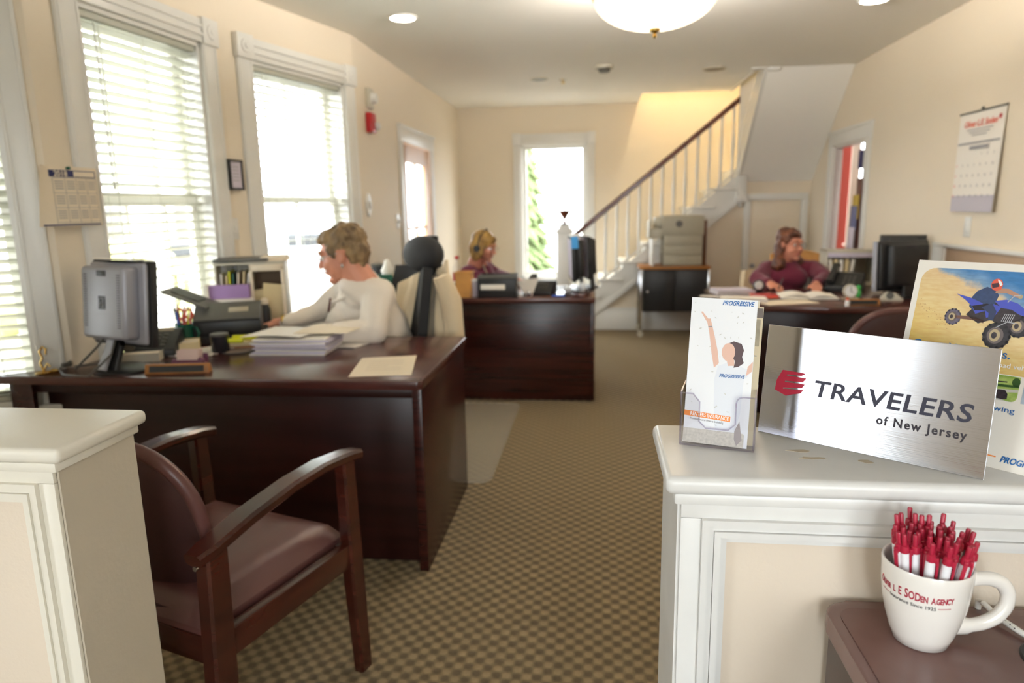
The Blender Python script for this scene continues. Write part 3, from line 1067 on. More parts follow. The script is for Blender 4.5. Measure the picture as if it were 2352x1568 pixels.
for r in range(4):
    b.grid(lambda u, v: bend(0.07 + u * 0.205, 0.183 - r * 0.056 + v * 0.0015, 0.0004), 8, 1, 0.0003)
for c in range(5):
    b.grid(lambda u, v: bend(0.07 + c * 0.051 + u * 0.0015, 0.012 + v * 0.17, 0.0004), 1, 2, 0.0003)
for r in range(3):
    for c in range(4):
        for q in range(4):
            b.grid(lambda u, v: bend(0.078 + c * 0.051 + u * 0.036, 0.17 - r * 0.056 - q * 0.009 + v * 0.003, 0.0003), 2, 1, 0.0002)
b.out('month_grid', M_greyp, t)
text('2018', 0.030, M_paper2, t, (0.075, -0.0275, 0.1905), bold=0.0006, name='year_lettering')
b = B(); b.cyl((0.14, -0.03, 0.222), 0.006, 0.012, seg=10, rot=rotm(PI / 2)); b.out('push_pin', M_green, t)

# ------------------------------------------------------------------ things on the right wall
FR = frame(V((XR, YE, 0)), V((XR, YF, 0)))
t = onwall(FR, 'wall_calendar', 'tall month calendar with red heading hanging high on the right wall', 'calendar', YE - 4.46, 1.575)
w2 = 0.245; h2 = 0.29
b = B(); b.grid(lambda u, v: ((u - 0.5) * 2 * w2, -0.008 - 0.02 * (1 - v) * (0.3 + 0.7 * u), (v - 0.5) * 2 * h2), 6, 8, 0.001); b.out('sheet', M_paper, t)
b = B(); b.tube([(-w2 - 0.005, -0.008, h2), (w2 + 0.005, -0.008, h2)], 0.006, 8); b.sph((0, -0.008, h2 + 0.012), 0.009, 8); b.out('hanger_rail', M_dgrey, t)
yy = -0.024


def cy_(z, u=0.5):
    return -0.0095 - 0.02 * (0.5 - z / (2 * h2)) * (0.3 + 0.7 * u) - 0.002


text('Oliver L.E. Soden', 0.05, M_redor, t, (0, cy_(0.2, 1) - 0.001, 0.205), align='CENTER', shear=0.3, bold=0.0008, name='heading')
b = B()
for k in range(3):
    b.bx(-0.14 + 0.03 * k, 0.14 - 0.03 * k, cy_(0.18, 1) - 0.001, cy_(0.18, 1), 0.185 - k * 0.016, 0.190 - k * 0.016)
b.bx(-0.22, 0.23, cy_(0.1, 1) - 0.001, cy_(0.1, 1), 0.105, 0.115)
b.out('text_lines', M_greyp, t)
b = B(); b.cyl((0.2, cy_(0.24, 1), 0.235), 0.014, 0.001, seg=14, rot=rotm(PI / 2)); b.out('emblem', M_red, t)
b = B(); b.bx(-0.08, 0.12, cy_(0.07, 1) - 0.001, cy_(0.07, 1), 0.072, 0.092); b.out('month_bar', M_greyp, t)
d = 1
for r in range(5):
    for c in range(7):
        if r == 0 and c < 4 or d > 31:
            continue
        z = 0.035 - r * 0.06
        text(str(d), 0.022, M_greyp if c else M_redor, t, (-0.2 + c * 0.065, cy_(z, 1) - 0.001, z), align='CENTER', name='date')
        d += 1
b = B(); b.grid(lambda u, v: ((u - 0.5) * 2 * w2, -0.0105 - 0.02 * (1 - v * 0.17) * (0.3 + 0.7 * u), -h2 + v * 0.095), 6, 2, 0.0006); b.out('footer_band', mat('lilac_grey_print', S(190, 184, 194), 0.6), t)
t = onwall(FR, 'wall_thermostat', 'small white rocker switch on the right wall beneath the calendar', 'switch', YE - 4.5, 1.195)
b = B(); b.bx(-0.035, 0.035, -0.008, 0, -0.06, 0.06, 0.003); b.out('plate', M_trim, t)
b = B(); b.bx(-0.016, 0.016, -0.014, -0.006, -0.032, 0.032, 0.002); b.out('rocker', M_trim, t)
t = thing('trim_2', None, None, kind='structure'); t.matrix_world = FR; MW[t.name] = FR
b = B()
sa, sb_ = YE - 4.86, YE - 3.80
b.bx(sa, sa + 0.15, -0.03, 0.001, 0, 1.07, 0.004); b.bx(sb_, sb_ + 0.12, -0.03, 0.001, 0, 1.1, 0.004); b.bx(sa, sb_ + 0.12, -0.035, 0.001, 1.06, 1.085, 0.004)
b.out('frame', M_trim, t)
b = B(); b.bx(sa + 0.15, sb_, -0.012, 0.001, 0.02, 1.06); b.out('panel', mat('tan_panel_paint', S(196, 168, 140), 0.6), t)

# leaflet rack beside the red doorway
t = onwall(FR, 'leaflet_rack', 'narrow wall rack of leaflets hanging at the edge of the red doorway', 'rack', YE - 6.20, 1.19)
b = B(); b.bx(-0.09, 0.02, -0.035, -0.025, -0.27, 0.36, 0.003); b.out('back_board', M_rail, t)
for k, (z, m_) in enumerate(((0.14, mat('yellow_print', S(190, 160, 60), 0.6)), (0.05, mat('slate_blue_print', S(104, 106, 140), 0.6)), (-0.13, M_paperl))):
    b = B(); b.bx(-0.11, 0.012, -0.05 - 0.01 * k, -0.038 - 0.01 * k, z - 0.12, z + 0.08, 0.002); b.out('leaflet', m_, t, label=['yellow topped leaflet', 'slate blue leaflet', 'pale lilac leaflet'][k])
b = B(); b.bx(-0.12, 0.02, -0.09, -0.03, -0.29, -0.20, 0.003); b.out('pocket', M_clear, t)
t = thing('red_room_lamp', 'round ceiling lamp inside the red room', 'lamp', (3.3, 7.6, CZ))  # unseen lamp, added to brighten the red walls through the doorway
b = B(); b.lathe([(0.15, 0), (0.15, -0.03), (0.11, -0.08), (0, -0.1)], (0, 0, 0), 24); b.out('diffuser', M_lens2, t)
b = B(); b.cyl((0, 0, -0.008), 0.17, 0.016, seg=24); b.out('base', M_trim, t)
# thing glimpsed in the red room
t = thing('wall_poster', 'dark blue poster glimpsed through the red doorway', 'poster', (3.20, 8.985, 1.86))
b = B(); b.bx(-0.06, 0.06, -0.012, 0, -0.12, 0.1); b.out('sheet', mat('navy_poster_print', S(44, 52, 96), 0.5), t)
b = B(); b.bx(-0.066, 0.066, -0.014, 0, 0.1, 0.11); b.out('rail', M_trim, t)


# ------------------------------------------------------------------ half walls in front
def half_wall(name, label, x0, x1, y0, y1, open_side, mcap, mend):
    """panelled half wall; open_side = the x of its free end"""
    t = thing(name, label, 'half wall', ((x0 + x1) / 2, (y0 + y1) / 2, 0))
    b = B(); b.bx(x0, x1, y0, y1, 0, 0.965); b.out('body', M_panel, t, world=True, smooth=False)
    sgn = 1 if open_side == x1 else -1
    e = open_side
    # front face boards around the panel
    b = B()
    b.bx(e - sgn * 0.028, e, y0 - 0.008, y0, 0, 0.938, 0.001)
    b.bx(x0, x1, y0 - 0.008, y0, 0.9385, 0.965, 0.001)
    b.out('face_board', mcap, t, world=True)
    b = B()
    for k, (o, th) in enumerate(((0.028, 0.016), (0.036, 0.011), (0.045, 0.015), (0.054, 0.007))):
        xx = e - sgn * o
        zz = 0.967 - o
        far = x0 if sgn > 0 else x1
        wd_ = 0.0085
        b.prism([(xx, 0), (xx - sgn * wd_, 0), (xx - sgn * wd_, zz - wd_), (xx, zz)], y0 - th, y0, 'y')
        b.prism([(xx, zz), (far, zz), (far, zz - wd_), (xx - sgn * wd_, zz - wd_)], y0 - th, y0, 'y')
    b.out('panel_moulding', mcap, t, world=True)
    b = B()
    if sgn > 0:
        b.bx(e - 0.001, e + 0.004, y0, y1, 0, 0.965)
    else:
        b.bx(e - 0.004, e + 0.001, y0, y1, 0, 0.965)
    b.out('end_panel', mend, t, world=True, smooth=False)
    b = B()
    xa, xb = (x0, e + 0.022) if sgn > 0 else (e - 0.022, x1)
    b.bx(xa, xb, y0 - 0.018, y1 + 0.022, 0.974, 1.0, 0.010, 4)
    b.bx(xa if sgn > 0 else e - 0.010, xb if sgn < 0 else e + 0.010, y0 - 0.012, y1 + 0.01, 0.958, 0.975, 0.004)
    b.out('cap', mcap, t, world=True)
    return t


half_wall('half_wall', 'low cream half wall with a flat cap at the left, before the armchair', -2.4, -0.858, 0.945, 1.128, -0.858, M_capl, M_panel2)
half_wall('half_wall', 'low white half wall at the right carrying the metal insurance sign', 0.118, XR - 0.002, 0.905, 1.10, 0.118, M_cap, M_cap)


def scuffs():
    t = thing('tape_residue', 'brownish tape residue flakes on the white cap before the metal sign', 'residue')
    for (u, v, w, h) in ((1835, 1035, 0.02, 0.008), (1865, 1052, 0.024, 0.006), (1990, 1060, 0.012, 0.01)):
        p = P(u, v, z=1.0)
        b = B()
        pts = []
        for i in range(12):
            a = 2 * PI * i / 12
            k = random.uniform(0.5, 1)
            pts.append((p.x + w * k * math.cos(a), p.y + h * k * math.sin(a)))
        b.prism(pts, 1.0, 1.0003)
        b.out('flake', mat('tape_residue_tan', S(200, 186, 162), 0.6), t)


scuffs()

# ------------------------------------------------------------------ metal sign
P0 = V((0.26, 1.092, 1.0005)); P1 = V((0.503, 0.908, 1.0005)); dS = (P1 - P0).normalized(); angS = math.atan2(dS.y, dS.x)
t = thing('metal_sign', 'brushed metal sign with dark lettering and a red shield logo on the half wall', 'sign')
F = Matrix.Translation(P0) @ Matrix.Rotation(angS, 4, 'Z') @ Matrix.Rotation(math.radians(-7), 4, 'X')
t.matrix_world = F; MW[t.name] = F
SW, SH = 0.305, 0.172
b = B(); b.bx(0, SW, 0, 0.0022, 0, SH, 0.0005); b.out('plate', brushed(), t, smooth=False)
text('TRAVELERS', 0.0345, M_ink, t, (0.0800, -0.0003, 0.0715), shear=0.12, bold=0.0006, sp=1.06, name='company_lettering', fit=0.204)
text('of New Jersey', 0.0175, M_ink2, t, (0.1700, -0.0003, 0.0475), bold=0.0004, sp=1.2, name='state_lettering', fit=0.1105)
# shield logo
lo = [(0.0215, 0.1145), (0.0275, 0.1290), (0.0525, 0.1285), (0.0545, 0.1275), (0.0500, 0.1245), (0.0330, 0.1240), (0.0325, 0.1222), (0.0560, 0.1222), (0.0525, 0.1165), (0.0315, 0.1150), (0.0310, 0.1132),
      (0.0550, 0.1140), (0.0520, 0.1085), (0.0300, 0.1055), (0.0298, 0.1038), (0.0540, 0.1062), (0.0510, 0.1012), (0.0425, 0.0985), (0.0345, 0.0950), (0.0285, 0.0975), (0.0205, 0.1010)]
b = B(); b.prism([((x - 0.0205) * 1.30 + 0.0205, (z - 0.095) * 1.16 + 0.0645) for x, z in lo], -0.0005, -0.0001, 'y'); b.out('shield_logo', M_logor, t, smooth=False)

# ------------------------------------------------------------------ poster card behind the sign
dP = V((0.6927, -0.7212, 0)); pP = V((0.4367, 1.059, 1.0005))
t = thing('atv_poster', 'glossy leaflet card of a quad bike rider on sand, standing behind the metal sign', 'poster')
F = Matrix.Translation(pP) @ Matrix.Rotation(math.atan2(dP.y, dP.x), 4, 'Z') @ Matrix.Rotation(math.radians(-14), 4, 'X')
t.matrix_world = F; MW[t.name] = F
PW, PH = 0.216, 0.279
b = B(); b.bx(0, PW, 0, 0.0012, 0, PH); b.out('card', M_paper, t, smooth=False)


def rrect(x0, z0, x1, z1, r, n=5, corners=(1, 1, 1, 1)):
    pts = []
    for (cx, cz, a0, on) in ((x1 - r, z1 - r, 0, corners[0]), (x0 + r, z1 - r, 90, corners[1]), (x0 + r, z0 + r, 180, corners[2]), (x1 - r, z0 + r, 270, corners[3])):
        if on:
            for i in range(n + 1):
                a = math.radians(a0 + 90 * i / n)
                pts.append((cx + r * math.cos(a), cz + r * math.sin(a)))
        else:
            pts.append((x1 if a0 in (0, 270) else x0, z1 if a0 in (0, 90) else z0))
    return pts


def flat(name, poly, m, parent, k, label=None):
    b = B(); b.prism(poly, -0.00012 * k - 0.00008, -0.00012 * k + 0.00002, 'y')
    return b.out(name, m, parent, smooth=False, label=label)


def sandsky():
    m = bpy.data.materials.new('sand_and_sky_print')
    m.use_nodes = True
    nt = m.node_tree; N = nt.nodes.new; L = nt.links.new
    bs = nt.nodes['Principled BSDF']; bs.inputs['Roughness'].default_value = 0.25
    tcx = N('ShaderNodeTexCoord'); s = N('ShaderNodeSeparateXYZ'); L(tcx.outputs['Object'], s.inputs[0])
    # the dune edge falls from left to right
    a = N('ShaderNodeMath'); a.operation = 'MULTIPLY_ADD'; a.inputs[1].default_value = 0.42
    L(s.outputs['X'], a.inputs[0]); L(s.outputs['Z'], a.inputs[2])
    n = N('ShaderNodeTexNoise'); n.inputs['Scale'].default_value = 38; n.inputs['Detail'].default_value = 6; L(tcx.outputs['Object'], n.inputs['Vector'])
    a2 = N('ShaderNodeMath'); a2.operation = 'MULTIPLY_ADD'; a2.inputs[1].default_value = 0.035; L(n.outputs[0], a2.inputs[0]); L(a.outputs[0], a2.inputs[2])
    r = N('ShaderNodeValToRGB')
    mr = N('ShaderNodeMapRange'); mr.inputs[1].default_value = 0.13; mr.inputs[2].default_value = 0.32; L(a2.outputs[0], mr.inputs[0]); L(mr.outputs[0], r.inputs[0])
    r.color_ramp.elements[0].position = 0; r.color_ramp.elements[0].color = S(206, 160, 60)
    r.color_ramp.elements[1].position = 1; r.color_ramp.elements[1].color = S(66, 128, 186)
    for p_, c_ in ((0.3, S(226, 190, 106)), (0.62, S(232, 204, 146)), (0.86, S(226, 196, 150)), (0.9, S(128, 160, 190))):
        e = r.color_ramp.elements.new(p_); e.color = c_
    mp = N('ShaderNodeMapping'); mp.inputs['Scale'].default_value = (60, 1, 220); mp.inputs['Rotation'].default_value = (0, 0.35, 0); L(tcx.outputs['Object'], mp.inputs[0])
    n3 = N('ShaderNodeTexNoise'); n3.inputs['Scale'].default_value = 1; L(mp.outputs[0], n3.inputs['Vector'])
    mx = N('ShaderNodeMix'); mx.data_type = 'RGBA'; mx.blend_type = 'OVERLAY'; mx.inputs[0].default_value = 0.35
    L(r.outputs[0], mx.inputs[6]); L(n3.outputs[0], mx.inputs[7]); L(mx.outputs[2], bs.inputs['Base Color'])
    return m


flat('photo_print', rrect(0.008, 0.128, PW - 0.006, 0.2685, 0.02, corners=(0, 1, 0, 0)), sandsky(), t, 1, 'printed sand dune and sky')
KX = 0.115; KZ = 0.2


def ell(cx, cz, rx, rz, n=18, a0=0.0):
    return [(cx + rx * math.cos(2 * PI * i / n + a0), cz + rz * math.sin(2 * PI * i / n + a0)) for i in range(n)]


M_tyre = mat('tyre_print', S(52, 48, 54), 0.4, nz=(300, 0.5)); M_tyre2 = mat('blurred_tyre_print', S(120, 112, 132), 0.4, nz=(300, 0.4)); M_hub = mat('hub_print', S(186, 166, 130), 0.4)
M_plas = mat('quad_blue_print', S(72, 84, 190), 0.35); M_jer = mat('rider_navy_print', S(58, 78, 120), 0.4, nz=(160, 0.3)); M_frm = mat('quad_frame_print', S(64, 54, 60), 0.4, nz=(240, 0.6))
def wx(x, dx=0.0):
    return (x - 0.0315 if x <= 0.15 else 0.1185 + (x - 0.15) * 0.62) + dx


def wp(poly, dx=0.0, dz=0.005):
    return [(wx(x, dx), z + dz) for x, z in poly]


def disc(x, z, rx, rz, m_, k, name, n=22):
    flat(name, ell(x, z, rx, rz, n), m_, t, k)


M_tyre3 = mat('tyre_highlight_print', S(110, 98, 96), 0.4)
for x, z, r, m_, k in ((0.0605, 0.199, 0.0105, M_tyre2, 3), (0.1415, 0.1945, 0.0135, M_tyre, 3), (0.1185, 0.179, 0.0165, M_tyre, 7)):
    disc(x, z, r, r * 1.12, m_, k, 'printed_tyre')
    for q in range(14):
        a_ = 2 * PI * q / 14
        disc(x + r * 0.93 * math.cos(a_), z + r * 1.04 * math.sin(a_), r * 0.13, r * 0.15, M_tyre, k, 'printed_tread', 6)
    disc(x - r * 0.08, z, r * 0.60, r * 0.70, M_tyre3, k + 1, 'printed_tyre_wall')
    disc(x - r * 0.12, z, r * 0.40, r * 0.52, M_hub, k + 2, 'printed_hub')
    disc(x - r * 0.16, z, r * 0.2, r * 0.28, M_frm, k + 3, 'printed_hub_cap')
flat('printed_chassis', wp([(0.108, 0.199), (0.125, 0.188), (0.140, 0.195), (0.152, 0.187), (0.170, 0.184), (0.188, 0.196), (0.190, 0.211), (0.166, 0.22), (0.150, 0.224), (0.132, 0.214), (0.115, 0.209)]), M_frm, t, 4)
flat('printed_axle', [(0.062, 0.201), (0.085, 0.203), (0.1, 0.198), (0.1, 0.194), (0.085, 0.197), (0.062, 0.197)], mat('axle_print', S(120, 84, 70), 0.4), t, 4)
flat('printed_rear_fender', [(0.0600, 0.2325), (0.078, 0.2285), (0.094, 0.222), (0.100, 0.212), (0.088, 0.206), (0.082, 0.2165), (0.072, 0.225)], M_plas, t, 6)
flat('printed_front_fender', [(0.108, 0.2265), (0.122, 0.2295), (0.136, 0.2255), (0.150, 0.2145), (0.155, 0.2065), (0.140, 0.2105), (0.130, 0.2165), (0.118, 0.2175)], M_plas, t, 7)
flat('printed_side_panel', [(0.098, 0.214), (0.108, 0.222), (0.118, 0.219), (0.112, 0.206), (0.102, 0.202)], M_plas, t, 6)
flat('printed_seat', [(0.082, 0.217), (0.100, 0.222), (0.108, 0.219), (0.100, 0.212), (0.086, 0.211)], M_ink2, t, 7)
flat('printed_rider', [(0.0785, 0.216), (0.0795, 0.229), (0.085, 0.2385), (0.096, 0.2455), (0.106, 0.2415), (0.112, 0.235), (0.109, 0.222), (0.098, 0.210), (0.086, 0.2085)], M_jer, t, 5)
flat('printed_leg', [(0.094, 0.216), (0.106, 0.223), (0.113, 0.212), (0.111, 0.199), (0.105, 0.199), (0.104, 0.209)], mat('rider_trouser_print', S(48, 60, 96), 0.4), t, 8)
flat('printed_arm', [(0.108, 0.2445), (0.122, 0.2445), (0.136, 0.2375), (0.138, 0.2345), (0.134, 0.233), (0.120, 0.2385), (0.107, 0.2375)], mat('rider_arm_print', S(186, 140, 116), 0.5), t, 6)
flat('printed_glove', ell(0.137, 0.2350, 0.0028, 0.003, 10), M_hub, t, 7)
disc(0.1072, 0.2490, 0.0070, 0.0085, mat('helmet_orange_print', S(226, 96, 74), 0.35), 9, 'printed_helmet')
flat('printed_visor', [(0.1005, 0.2500), (0.1085, 0.2520), (0.1100, 0.2465), (0.1025, 0.2440)], mat('visor_print', S(70, 48, 62), 0.35), t, 10)
flat('printed_helmet_stripe', [(0.1068, 0.2565), (0.1108, 0.2545), (0.1138, 0.2495), (0.1116, 0.2475), (0.1085, 0.2525)], M_white, t, 10)
flat('printed_chin_guard', [(0.1035, 0.2425), (0.110, 0.2455), (0.113, 0.2475), (0.113, 0.2425), (0.108, 0.2405)], mat('helmet_orange_print', S(226, 96, 74), 0.35), t, 10)
b = B()
for q in range(6):
    b.tube([(0.121 + q * 0.0022, -0.0013, 0.199), (0.124 + q * 0.0022, -0.0013, 0.210)], 0.0004, 5)
b.tube([(0.116, -0.0013, 0.190), (0.128, -0.0013, 0.199), (0.140, -0.0013, 0.198)], 0.0006, 5)
b.tube([(0.124, -0.0012, 0.226), (0.130, -0.0012, 0.2355), (0.137, -0.0012, 0.2365)], 0.0006, 5)
o = b.out('printed_suspension', mat('chrome_print', S(200, 200, 206), 0.3), t)
o['kind'] = 'stuff'
b = B()
for _ in range(60):
    x = random.uniform(0.012, 0.06); z = 0.212 - (x - 0.012) * 0.5 + random.gauss(0, 0.004)
    b.prism([(x, z), (x + 0.0016, z - 0.0006), (x + 0.001, z + 0.0006)], -0.0003, -0.0001, 'y')
o = b.out('printed_sand_spray', mat('sand_shadow_print', S(186, 136, 84), 0.5), t, smooth=False)
o['kind'] = 'stuff'
text('Cover Your Toys.', 0.0165, M_pblue, t, (0.0150, -0.0006, 0.1492), bold=0.0002, name='slogan', fit=0.1245)
text('Get coverage for your off-road vehicles', 0.0095, M_white, t, (0.015, -0.0006, 0.1368), name='subtitle', fit=0.162)
for k in range(4):
    x = 0.0132 + k * 0.0495
    o = flat('printed_thumbnail', rrect(x, 0.0925, x + 0.0445, 0.1268, 0.007, corners=(0, 0, 0, 1)), [mat('stone_blue_print', S(150, 170, 190), 0.4, nz=(60, 0.4)), mat('stone_blue_print', S(150, 170, 190), 0.4), mat('meadow_green_print', S(124, 160, 60), 0.4, nz=(90, 0.5, S(190, 206, 120))), mat('pale_blue_print', S(196, 210, 224), 0.4, nz=(50, 0.3))][k], t, 1)
flat('printed_path', [(0.1122, 0.0925), (0.1122, 0.100), (0.134, 0.1075), (0.1565, 0.110), (0.1565, 0.1065), (0.142, 0.104), (0.134, 0.0955), (0.146, 0.0925)], mat('path_print', S(200, 196, 186), 0.5), t, 2)
flat('printed_cart', [(0.127, 0.095), (0.128, 0.103), (0.134, 0.107), (0.142, 0.107), (0.1455, 0.102), (0.1455, 0.095), (0.14, 0.094)], M_frm, t, 3)
flat('printed_tree', ell(0.1525, 0.1195, 0.0048, 0.006), mat('tree_print', S(50, 84, 36), 0.5), t, 3)
flat('printed_hedge', [(0.132, 0.1105), (0.1565, 0.1125), (0.1565, 0.1155), (0.132, 0.114)], mat('tree_print', S(50, 84, 36), 0.5), t, 3)
flat('printed_cart_roof', [(0.124, 0.1175), (0.1425, 0.119), (0.1425, 0.1175), (0.124, 0.116)], M_frm, t, 4)
text('Ride easy, knowing', 0.0105, M_pblue, t, (0.056, -0.0004, 0.0775), name='caption', fit=0.1012)
flat('printed_rule', [(0.02, 0.0150), (0.1468, 0.0150), (0.1468, 0.0168), (0.02, 0.0168)], M_porange, t, 1)
text('PROGRESSIVE', 0.0118, M_pblue, t, (0.1525, -0.0004, 0.0105), shear=0.3, bold=0.0003, name='brand_lettering', fit=0.058)

# ------------------------------------------------------------------ brochure holder and brochures
hb0 = V((0.128, 1.018, 1.0005)); hb1 = V((0.232, 0.990, 1.0005)); aH = math.atan2(hb1.y - hb0.y, hb1.x - hb0.x)
FH = Matrix.Translation(hb0) @ Matrix.Rotation(aH, 4, 'Z')
t = thing('brochure_holder', 'clear acrylic brochure holder on the white cap beside the metal sign', 'holder')
t.matrix_world = FH; MW[t.name] = FH
HW = (hb1 - hb0).length; HD = 0.05; HH = 0.10
b = B()
th = 0.0022
b.bx(0, HW, 0, HD, 0, 0.003)
b.bx(0, th, 0, HD, 0.003, HH * 0.88, 0.0008); b.bx(HW - th, HW, 0, HD, 0.003, HH * 0.88, 0.0008)
b.bx(0, HW, HD - th, HD, 0.003, HH * 0.95)
fp = [(0, 0.003), (HW, 0.003), (HW, 0.082), (HW - 0.018, 0.082)] + [(HW - 0.018 - 0.010 * math.sin(a), 0.082 - 0.010 * (1 - math.cos(a))) for a in (0.5, 1.0, 1.57)] + [(HW - 0.028, 0.04), (HW - 0.038, 0.030), (0.038, 0.030), (0.028, 0.04), (0.028, 0.07)] + [(0.018, 0.082), (0, 0.082)]
b.prism(fp, 0, th, 'y')
b.out('pocket', M_clear, t)
b = B(); b.tube([(x, 0.001, z) for x, z in fp[2:]], 0.0012, 6)
b.tube([(0.001, 0.0, 0.003), (0.001, 0.0, 0.082)], 0.0014, 6); b.tube([(HW - 0.001, 0.0, 0.003), (HW - 0.001, 0.0, 0.082)], 0.0014, 6)
b.tube([(0.0, 0.0, 0.002), (HW, 0.0, 0.002)], 0.0014, 6)
b.tube([(0.001, 0.0, 0.084), (0.001, HD, 0.09)], 0.0013, 6); b.tube([(HW - 0.001, 0.0, 0.084), (HW - 0.001, HD, 0.09)], 0.0013, 6)
b.tube([(0.0, HD, 0.096), (HW, HD, 0.096)], 0.0012, 6)
b.out('rim', glassmat('acrylic_edge', (0.86, 0.84, 0.93, 1), 0.18, 0.1), t)


def brochure(label, x, yb, h, m_, lean, parts):
    t = thing('brochure', label, 'brochure', group='brochures in the clear holder')
    F = FH @ Matrix.Translation((x, yb, 0.0045)) @ Matrix.Rotation(math.radians(-lean), 4, 'X') @ Matrix.Rotation(math.radians(1.2), 4, 'Y')
    t.matrix_world = F; MW[t.name] = F
    b = B(); b.bx(0, 0.093, 0, 0.0012, 0, h); b.out('card', m_, t, smooth=False)
    if parts:
        parts(t)
    return t


M_lw = mat('pale_photo_print', S(236, 238, 242), 0.35)


def fb(t):
    flat('printed_ground', rrect(0.0, 0.0, 0.088, 0.022, 0.003), mat('pale_debris_print', S(222, 216, 204), 0.5, nz=(240, 0.25)), t, 1)
    sk = mat('printed_skin', S(226, 186, 168), 0.45)
    flat('printed_shirt', [(0.046, 0.024), (0.042, 0.06), (0.040, 0.100), (0.044, 0.120), (0.058, 0.126), (0.074, 0.122), (0.086, 0.118), (0.088, 0.108), (0.082, 0.104), (0.080, 0.05), (0.074, 0.026)], mat('printed_shirt_white', S(226, 230, 238), 0.4), t, 2)
    flat('printed_raised_arm', [(0.0385, 0.1165), (0.0335, 0.138), (0.028, 0.170), (0.0245, 0.183), (0.016, 0.196), (0.0145, 0.1985), (0.0165, 0.199), (0.0255, 0.189), (0.0285, 0.1895), (0.0315, 0.180), (0.036, 0.165), (0.042, 0.142), (0.045, 0.124)], sk, t, 3)
    flat('printed_bracelet', [(0.0262, 0.1775), (0.0318, 0.1785), (0.0318, 0.1772), (0.0262, 0.1762)], M_greyp, t, 4)
    flat('printed_far_arm', [(0.084, 0.108), (0.0925, 0.116), (0.0925, 0.130), (0.086, 0.122)], sk, t, 3)
    flat('printed_hair', [(0.050, 0.142), (0.054, 0.153), (0.064, 0.158), (0.075, 0.155), (0.079, 0.146), (0.077, 0.136), (0.080, 0.127), (0.073, 0.121), (0.066, 0.119), (0.068, 0.129), (0.062, 0.135)], mat('printed_brown_hair', S(86, 66, 70), 0.4), t, 3)
    flat('printed_head', ell(0.0575, 0.1415, 0.0095, 0.0135, 16), sk, t, 4)
    flat('printed_neck', [(0.055, 0.132), (0.066, 0.134), (0.067, 0.122), (0.058, 0.121)], sk, t, 3)
    flat('printed_leg', [(0.074, 0.025), (0.080, 0.040), (0.085, 0.012), (0.078, 0.003), (0.074, 0.012)], mat('printed_grey_cloth', S(170, 160, 158), 0.5), t, 3)
    flat('printed_banner', [(-0.0, 0.049), (0.067, 0.0455), (0.067, 0.0375), (-0.0, 0.041)], M_porange, t, 4)
    text('RENTERS INSURANCE', 0.0082, M_white, t, (0.0085, -0.0007, 0.0420), rot=(PI / 2, math.radians(2.8), 0), sx_=0.70, bold=0.0001, name='banner_lettering')
    text('Protect more than a building', 0.0042, M_greyp, t, (0.0085, -0.0006, 0.0358), rot=(PI / 2, math.radians(2.8), 0), sx_=1.0, name='small_print')
    text('PROGRESSIVE', 0.0092, M_pblue, t, (0.044, -0.0004, 0.2105), shear=0.3, bold=0.0002, sx_=0.78, name='brand_lettering')
    text('PROGRESSIVE', 0.0070, M_pblue, t, (0.0465, -0.0007, 0.1035), rot=(PI / 2, math.radians(-1), 0), shear=0.3, bold=0.0001, sx_=0.84, name='shirt_lettering')
    b = B()
    for _ in range(34):
        x = random.uniform(0.004, 0.088); z = random.uniform(0.03, 0.22)
        a = random.uniform(0, 3); l = random.uniform(0.001, 0.0026)
        dx, dz = math.cos(a) * l, math.sin(a) * l
        b.prism([(x - dx, z - dz), (x - dz * 0.4, z + dx * 0.4), (x + dx, z + dz), (x + dz * 0.4, z - dx * 0.4)], -0.0005, -0.0003, 'y')
    o = b.out('printed_confetti', mat('confetti_print', S(206, 206, 202), 0.5), t, smooth=False)
    o['kind'] = 'stuff'


brochure('white insurance brochure of a woman with one arm raised, foremost in the clear holder', 0.004, 0.006, 0.2195, M_lw, 6, fb)


def bb(t):
    flat('printed_header', rrect(0, 0.192, 0.0925, 0.206, 0.001), mat('grey_brown_print', S(120, 108, 100), 0.5), t, 1)
    flat('printed_photo', rrect(0.03, 0.15, 0.09, 0.19, 0.001), mat('taupe_print', S(188, 176, 150), 0.5, nz=(60, 0.4)), t, 2)
    flat('printed_line', rrect(0.06, 0.135, 0.088, 0.1365, 0.0005), M_greyp, t, 2)


brochure('cream brochure with a grey-brown heading, tucked behind the white one', 0.0125, 0.022, 0.208, mat('cream_print_card', S(222, 208, 176), 0.5), 5, bb)
brochure('plain ivory card at the back of the clear holder', 0.006, 0.034, 0.216, mat('ivory_card', S(228, 218, 196), 0.5), 5, None)

# ------------------------------------------------------------------ side table, mug, pens
TZ = 0.83
t = thing('side_table', 'small mahogany side table with a rounded worn top against the half wall', 'table', (0.6, 0.6, 0))
M_ttop = mat('worn_mahogany_laminate', S(124, 92, 86), 0.24, nz=(5, 0.3, S(98, 66, 60)), bump=(400, 0.15, 0.0004), spec=0.6)
TX0, TX1, TY0, TY1 = 0.305, 0.95, 0.30, 0.893
gx, gy = 0.545, 0.775
b = B()
b.prism(rrect(TX0, TY0, TX1, TY1, 0.035, 6), TZ - 0.028, TZ - 0.0015)
b._bev([v for v in b.b.verts], 0.010, 3)
b.out('top_edge', M_ttop, t, world=True)
b = B()
po = rrect(TX0 + 0.014, TY0 + 0.014, TX1 - 0.014, TY1 - 0.02, 0.026, 6)
hole = [(gx + 0.04 * math.cos(2 * PI * i / 28), gy + 0.04 * math.sin(2 * PI * i / 28)) for i in range(28)]
lo_ = [b.b.verts.new((x, y, TZ)) for x, y in po]
hi_ = [b.b.verts.new((x, y, TZ)) for x, y in hole]
